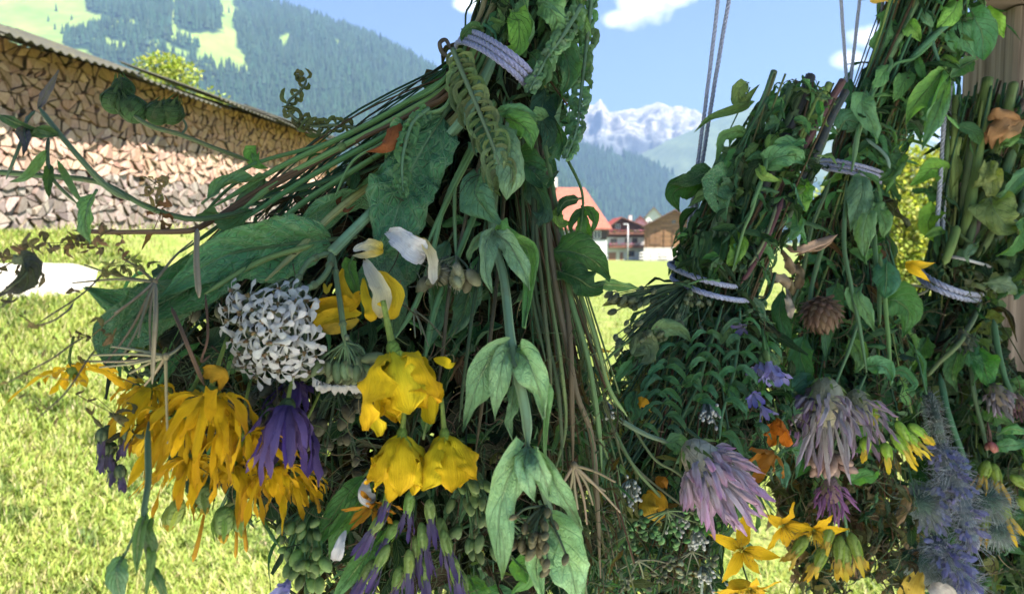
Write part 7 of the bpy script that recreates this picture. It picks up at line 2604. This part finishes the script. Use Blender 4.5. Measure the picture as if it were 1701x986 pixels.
for c, a_, s, sd in (((1300, 872, -.02), ax(.2, .3, -1), 52, 431), ((1352, 880, -.016), ax(-.2, .6, -.8), 48, 432)):
    star_flower(B3, c, a_, s, sd, 'golden star flower hanging before the grass gap' if sd == 431 else None)
for i, (x, y, dx, L) in enumerate([(1395, 890, -.1, 70), (1372, 905, -.5, 66), (1412, 885, .3, 70), (1400, 900, .1, 60), (1340, 890, -.8, 60), (1380, 870, -.3, 50)]):
    tube_bud(B3, (x, y, -.02), (dx, 1, -.1), L, 10, 440 + i, (.16, .22, .04), (.66, .44, .02), name='yellow_bud', open_=.22, npet=5, frac=.55)
for i, (x, y, dx, L) in enumerate([(1490, 700, .4, 66), (1482, 720, .55, 62), (1500, 715, .8, 56), (1470, 735, .1, 46), (1510, 705, 1.0, 50), (1455, 668, -.1, 40), (1438, 725, -.1, 40)]):
    tube_bud(B3, (x, y, -.036), (dx, .8, -.1), L, 8.5, 450 + i, (.22, .36, .05), (.80, .60, .02), name='yellow_bud', open_=.1, npet=4, frac=.5, label='bunch of yellow buds right of the pale clovers' if i == 0 else None)
A_y = B3.leaf([(1504, 436, -.03), (1518, 440, -.036), (1535, 440, -.036), (1554, 436, -.03)], 14, 'petal', name='petal', shape='lance', col=(.80, .50, .02), label='curled yellow petal in the gap beside the white yarn')
B3.leaf([(1504, 438, -.03), (1515, 446, -.036), (1530, 456, -.036), (1545, 468, -.03)], 14, 'petal', name='petal', shape='lance', col=(.82, .52, .02))
B3.leaf([(1445, 3, -.02), (1460, -4, -.026), (1475, -6, -.026), (1492, 4, -.02)], 16, 'petal', name='petal', shape='oblong', col=(.72, .48, .10))

# ================================================================ bunch 4: far right, in front of the post


def dQ(px, py):
    return lerp(.86, .76, clamp01((py - 300) / 400))


B4 = Bunch('herb_bunch', (1585, 462, .85), 'rightmost herb bunch with upright cut stems, hairy blue flowers low on it', 'herb bunch', GRP, dQ)
GR4 = [(.055, .10, .055), (.075, .12, .055), G_DARK, G_DEEP, OLIVE, G_DARK, (.05, .12, .06)]
B4.fill([(1570, 160), (1750, 150), (1760, 500), (1700, 470), (1640, 460), (1545, 440), (1560, 380), (1568, 250)], ((1590, 462), (60, 24), .055), ((1580, 150), (1740, 150)), 40, 1700, .14, 501, GR4, reach=.3, lw=(6, 22), ll=(24, 70), prt=(-.022, 1.0), name='upper_filling')
B4.fill([(1540, 420), (1650, 450), (1760, 420), (1760, 480), (1640, 500), (1530, 470)], ((1590, 462), (60, 24), .05), ((1580, 200), (1740, 200)), 10, 500, .07, 502, [(.07, .10, .055), (.10, .13, .07), G_DARK], lw=(8, 20), ll=(16, 36), prt=(-.01, 1.0), name='crumpled_filling')
polyQ = [(1520, 480), (1650, 480), (1672, 600), (1760, 700), (1760, 1010), (1560, 1010), (1520, 960), (1500, 800), (1540, 700), (1500, 600), (1480, 540)]
B4.fill(polyQ, ((1590, 462), (56, 24), .05), ((1580, 160), (1740, 160)), 140, 1900, .14, 503, GR4 + [(.06, .15, .06), (.085, .15, .10)], reach=.08, lw=(9, 26), ll=(26, 66), prt=(.01, 1.0))
B4.fill(polyQ, ((1590, 462), (50, 22), .05), ((1590, 160), (1730, 160)), 20, 600, .12, 504, [(.010, .016, .009), G_DEEP, (.03, .02, .012)], lw=(24, 50), ll=(60, 110), prt=(.06, 1.0), name='inner_shade_filling')  # back leaves blackened in colour to deepen the shaded core
B4.ring((1580, 473), (52, 22), (-6, 12), .062, 2.0, 4.6, (.42, .43, .58), 'white yarn looped round the stems in front of the post', 9)
B4.ring((1606, 436), (44, 12), (-4, -4), .060, 1.0, 2.6, (.58, .58, .56), None, 10)
for (x, y, x2, y2, r, c) in [(1642, 130, 1606, 370, 9, (.15, .22, .07)), (1588, 160, 1582, 280, 5, (.20, .28, .09)), (1596, 200, 1588, 270, 5, (.2, .27, .09)), (1684, 140, 1668, 210, 8, (.17, .23, .08)), (1705, 165, 1676, 205, 7, (.17, .12, .09)), (1660, 200, 1610, 400, 7, (.09, .14, .06)),
                             (1700, 200, 1650, 340, 8, (.10, .17, .08)), (1712, 280, 1690, 360, 7, (.10, .17, .11)), (1575, 190, 1572, 300, 4, (.12, .19, .07)), (1620, 190, 1600, 330, 6, (.10, .14, .06)), (1690, 230, 1640, 400, 6, (.12, .17, .07)), (1640, 300, 1618, 390, 6, (.11, .08, .08))]:
    B4.stem([(x, y, .002 * (7 - r)), ((x + x2) / 2, (y + y2) / 2, -.012), (x2, y2, -.01), (lerp(x2, 1588, .8), lerp(y2, 462, .8), .03)], (r, r * .9), c, name='cut_stem', n=9)
for pts, r, c in [([(1590, 375, -.02), (1578, 410, -.026), (1568, 440, -.02)], 8, (.17, .26, .08)), ([(1632, 500, .03), (1600, 560, -.04), (1560, 600, -.036), (1540, 625, -.03)], 4.6, (.13, .18, .08)), ([(1500, 500, -.02), (1540, 480, -.01), (1480, 470, 0)], 2.4, (.2, .2, .12)), ([(1560, 620, -.02), (1580, 700, -.026), (1612, 800, -.026), (1625, 860, -.02)], 5, (.08, .19, .10)),
                  ([(1530, 660, -.02), (1545, 740, -.026), (1555, 820, -.026)], 4, (.12, .20, .12)), ([(1650, 530, -.02), (1662, 600, -.026), (1690, 680, -.02)], 5, (.09, .19, .09)), ([(1605, 560, -.01), (1618, 650, -.016), (1640, 760, -.016)], 4, (.13, .2, .10))]:
    B4.stem(pts, r, c)
for pts, w, c, sh, kw in [
    ([(1570, 285, -.01), (1550, 280, -.018), (1535, 292, -.018), (1512, 308, -.01)], 36, (.12, .25, .06), 'ovate', dict(roll=.3)),
    ([(1565, 320, .0), (1552, 320, -.006), (1540, 318, -.006), (1515, 316, .0)], 40, (.045, .11, .05), 'ovate', dict(roll=-.6)),
    ([(1560, 345, .0), (1545, 360, -.008), (1542, 380, -.008), (1560, 402, .0)], 34, (.15, .27, .05), 'ovate', {}),
    ([(1570, 382, -.01), (1555, 384, -.018), (1545, 388, -.018), (1532, 396, -.01)], 16, (.10, .19, .06), 'lance', {}),
    ([(1705, 285, -.02), (1688, 300, -.03), (1670, 320, -.03), (1655, 335, -.024)], 26, (.09, .20, .11), 'lance', dict(serr=.06)),
    ([(1645, 270, -.03), (1640, 285, -.038), (1630, 300, -.038), (1616, 312, -.03)], 26, (.20, .24, .10), 'ovate', dict(wave=.6)),
    ([(1650, 275, -.03), (1650, 300, -.038), (1645, 320, -.038), (1640, 330, -.03)], 26, (.22, .25, .11), 'ovate', dict(wave=.6)),
    ([(1644, 325, -.03), (1650, 345, -.038), (1668, 370, -.038), (1690, 375, -.03)], 60, (.13, .18, .08), 'ovate', dict(wave=.5, crink=.05)),
    ([(1700, 365, -.03), (1695, 390, -.036), (1680, 410, -.036), (1655, 425, -.03)], 34, (.07, .17, .06), 'lance', dict(roll=.4)),
    ([(1690, 215, -.02), (1680, 230, -.026), (1670, 240, -.026), (1660, 250, -.02)], 22, (.10, .2, .07), 'lance', {}),
    ([(1622, 405, -.02), (1612, 415, -.026), (1606, 425, -.026), (1610, 440, -.02)], 18, (.10, .17, .12), 'ovate', {}),
    ([(1700, 430, -.0), (1690, 455, -.006), (1670, 465, -.006), (1650, 462, .0)], 30, (.04, .07, .04), 'ovate', dict(wave=.5)),
    ([(1640, 470, -.03), (1665, 472, -.036), (1680, 480, -.036), (1672, 490, -.03)], 34, (.11, .16, .12), 'ovate', dict(wave=.5)),
    ([(1625, 580, -.02), (1632, 600, -.03), (1640, 625, -.03), (1646, 652, -.024)], 40, (.05, .155, .05), 'lance', dict(fold=.1)),
    ([(1618, 560, -.02), (1612, 590, -.026), (1622, 610, -.026), (1616, 640, -.02)], 26, (.05, .14, .07), 'lance', {}),
    ([(1540, 560, -.02), (1530, 580, -.026), (1515, 600, -.026), (1500, 640, -.02)], 34, (.06, .14, .05), 'lance', {}),
    ([(1648, 745, -.02), (1670, 740, -.03), (1690, 738, -.03), (1715, 728, -.024)], 26, (.07, .17, .10), 'lance', {}),
    ([(1660, 720, -.02), (1680, 712, -.028), (1700, 716, -.028), (1720, 724, -.02)], 20, (.08, .20, .09), 'lance', {}),
    ([(1600, 560, -.02), (1590, 590, -.03), (1582, 620, -.03), (1590, 650, -.024)], 30, (.06, .13, .06), 'lance', {}),
    ([(1640, 700, -.01), (1650, 690, -.018), (1670, 700, -.018), (1690, 710, -.01)], 30, (.06, .13, .05), 'ovate', dict(wave=.5)),
]:
    B4.leaf(pts, w, 'leaf', shape=sh, col=c, **kw)
for pts, w, c in [([(1640, 196, -.03), (1655, 190, -.04), (1680, 192, -.04), (1700, 205, -.03)], 26, (.36, .20, .09)), ([(1690, 195, -.03), (1670, 205, -.042), (1650, 225, -.042), (1648, 248, -.034)], 36, (.40, .22, .10)), ([(1650, 205, -.03), (1645, 220, -.036), (1640, 228, -.036), (1638, 240, -.03)], 22, (.30, .16, .07)), ([(1700, 200, -.03), (1685, 215, -.04), (1668, 225, -.04), (1660, 240, -.03)], 26, (.44, .26, .12))]:
    B4.leaf(pts, w, 'petal', name='dead_leaf', shape='ovate', col=c, curl=1.3, wave=.6, crink=.05, label='orange-brown crumpled dead leaf near the cut stems' if w == 36 else None)
fuzzy(B4, [(1545, 660, -.02), (1556, 700, -.03), (1562, 740, -.03)], 15, 500, 511, (.20, .24, .19), hl=1.5)
fuzzy(B4, [(1562, 745, -.03), (1585, 785, -.04), (1600, 840, -.044), (1612, 900, -.044)], 25, 1000, 512, (.24, .26, .36), hl=1.5, petal_col=(.24, .25, .46), np_=46, label='hairy blue-violet flower spike')
fuzzy(B4, [(1555, 905, -.04), (1585, 935, -.05), (1610, 975, -.05)], 26, 700, 513, (.22, .24, .36), hl=1.5, petal_col=(.22, .23, .46), np_=52)
fuzzy(B4, [(1545, 860, -.03), (1570, 800, -.036)], 26, 500, 518, (.3, .32, .36), hl=1.5, petal_col=(.38, .38, .58), np_=44)
for (x, y, r, sd) in ((1528, 835, 40, 1), (1640, 830, 40, 2), (1530, 930, 34, 3), (1560, 950, 30, 4), (1655, 880, 30, 5)):
    fuzzy(B4, [(x, y, -.034)], r, 1100, 520 + sd, (.12, .20, .15), hl=1.05, name='fuzzy_ball', label='greenish hairy ball left of the blue spike' if sd == 1 else None)
clover(B4, (1600, 560, -.034), ax(.1, 1, -.3), 24, 30, 531, (.10, .13, .09), (.13, .17, .11), None, name='leafy_head', w=.3)
clover(B4, (1658, 655, -.03), ax(.2, 1, -.4), 32, 26, 532, (.26, .22, .22), (.36, .32, .33), 'greyish pink dried blossom by the post', w=.25, wilt=.8, name='dried_blossom')
clover(B4, (1692, 668, -.02), ax(.1, 1, -.3), 24, 20, 533, (.16, .09, .09), (.26, .16, .17), None, w=.25, wilt=.8, name='dried_blossom')
bud_cluster(B4, (1648, 738, -.03), 7, 4, 534, (.30, .05, .06), spread=(14, 10), root=(1640, 700, -.02), name='berry', label='small dark red berries')
for i, (x, y, dx, L) in enumerate([(1650, 770, .1, 62), (1640, 765, -.3, 60), (1680, 790, 1.2, 62), (1700, 800, 1.0, 60), (1660, 830, .3, 66), (1690, 825, .7, 64), (1640, 850, -.3, 60), (1700, 770, 1.2, 56)]):
    tube_bud(B4, (x, y, -.034), (dx, .8, -.1), L, 8.5, 540 + i, (.20, .28, .05), (.80, .52, .02), name='yellow_bud', open_=.25, npet=5, frac=.45, label='yellow buds at the right edge of the picture' if i == 0 else None)
for pts, w, c in [([(1548, 968, -.06), (1556, 978, -.066), (1570, 990, -.066), (1580, 1010, -.06)], 44, (.50, .46, .40)), ([(1530, 950, -.06), (1522, 965, -.066), (1516, 985, -.066), (1520, 1010, -.06)], 46, (.58, .40, .06)), ([(1515, 880, -.01), (1518, 900, -.016), (1520, 920, -.016), (1516, 940, -.01)], 24, (.30, .16, .10))]:
    B4.leaf(pts, w, 'petal', name='petal', shape='petal', col=c, wave=.3)

# ================================================================ strings that carry the bunches
def cord(px0, py0, d0, px1, py1, d1, rpx, col, label, bow=0):
    p1 = at(px1, py1, d1)
    # upper end lies on the beam's underside
    q0 = at(px0, py0, d0)
    dr = (q0 - p1).normalized()
    t_ = (bz - .052 - p1.z) / dr.z
    p0 = p1 + dr * t_
    b = MB()
    L = (p0 - p1).length
    pts = [p1.lerp(p0, i / 40) + RT * (bow * math.sin(PI * i / 40)) for i in range(41)]
    yarn(b, pts, rpx * d1 / F, col)
    o = b.build('hanging_string', M['yarn'], origin=p1)
    tag(o, label, 'string', 'strings holding up the herb bunches')


CS = (.44, .47, .62)
cord(1190, 0, .66, 1139, 412, .66, 3.6, CS, 'pale blue string, left one of the pair rising from the leaning bunch', .002)
cord(1214, 0, .665, 1146, 408, .665, 3.8, CS, 'pale blue string, right one of the pair rising from the leaning bunch', -.002)
cord(1397, 0, .80, 1410, 190, .80, 3.0, CS, 'thin pale string, left one of the pair before the small clouds')
cord(1428, 0, .80, 1407, 190, .80, 3.0, CS, 'thin pale string, right one of the pair before the small clouds')
cord(1466, 0, .82, 1458, 110, .82, 2.2, (.36, .34, .40), 'thin dark string close along the left side of the long-leaved bunch')
cord(1578, 60, .88, 1556, 384, .83, 4.0, (.62, .62, .68), 'whitish string hanging in the gap left of the post')
cord(1584, 60, .885, 1566, 384, .84, 3.4, (.60, .60, .66), 'second whitish string just right of the one in the gap')
# loop that carries the big bunch, running up out of its stems
b = MB()
p1 = at(862, 70, .475)
p0 = Vector((p1.x + .02, p1.y, bz - .052))
yarn(b, [p1.lerp(p0, i / 30) for i in range(31)], .0022, (.27, .29, .48))
b.build('hanging_loop', M['yarn'], A.t)
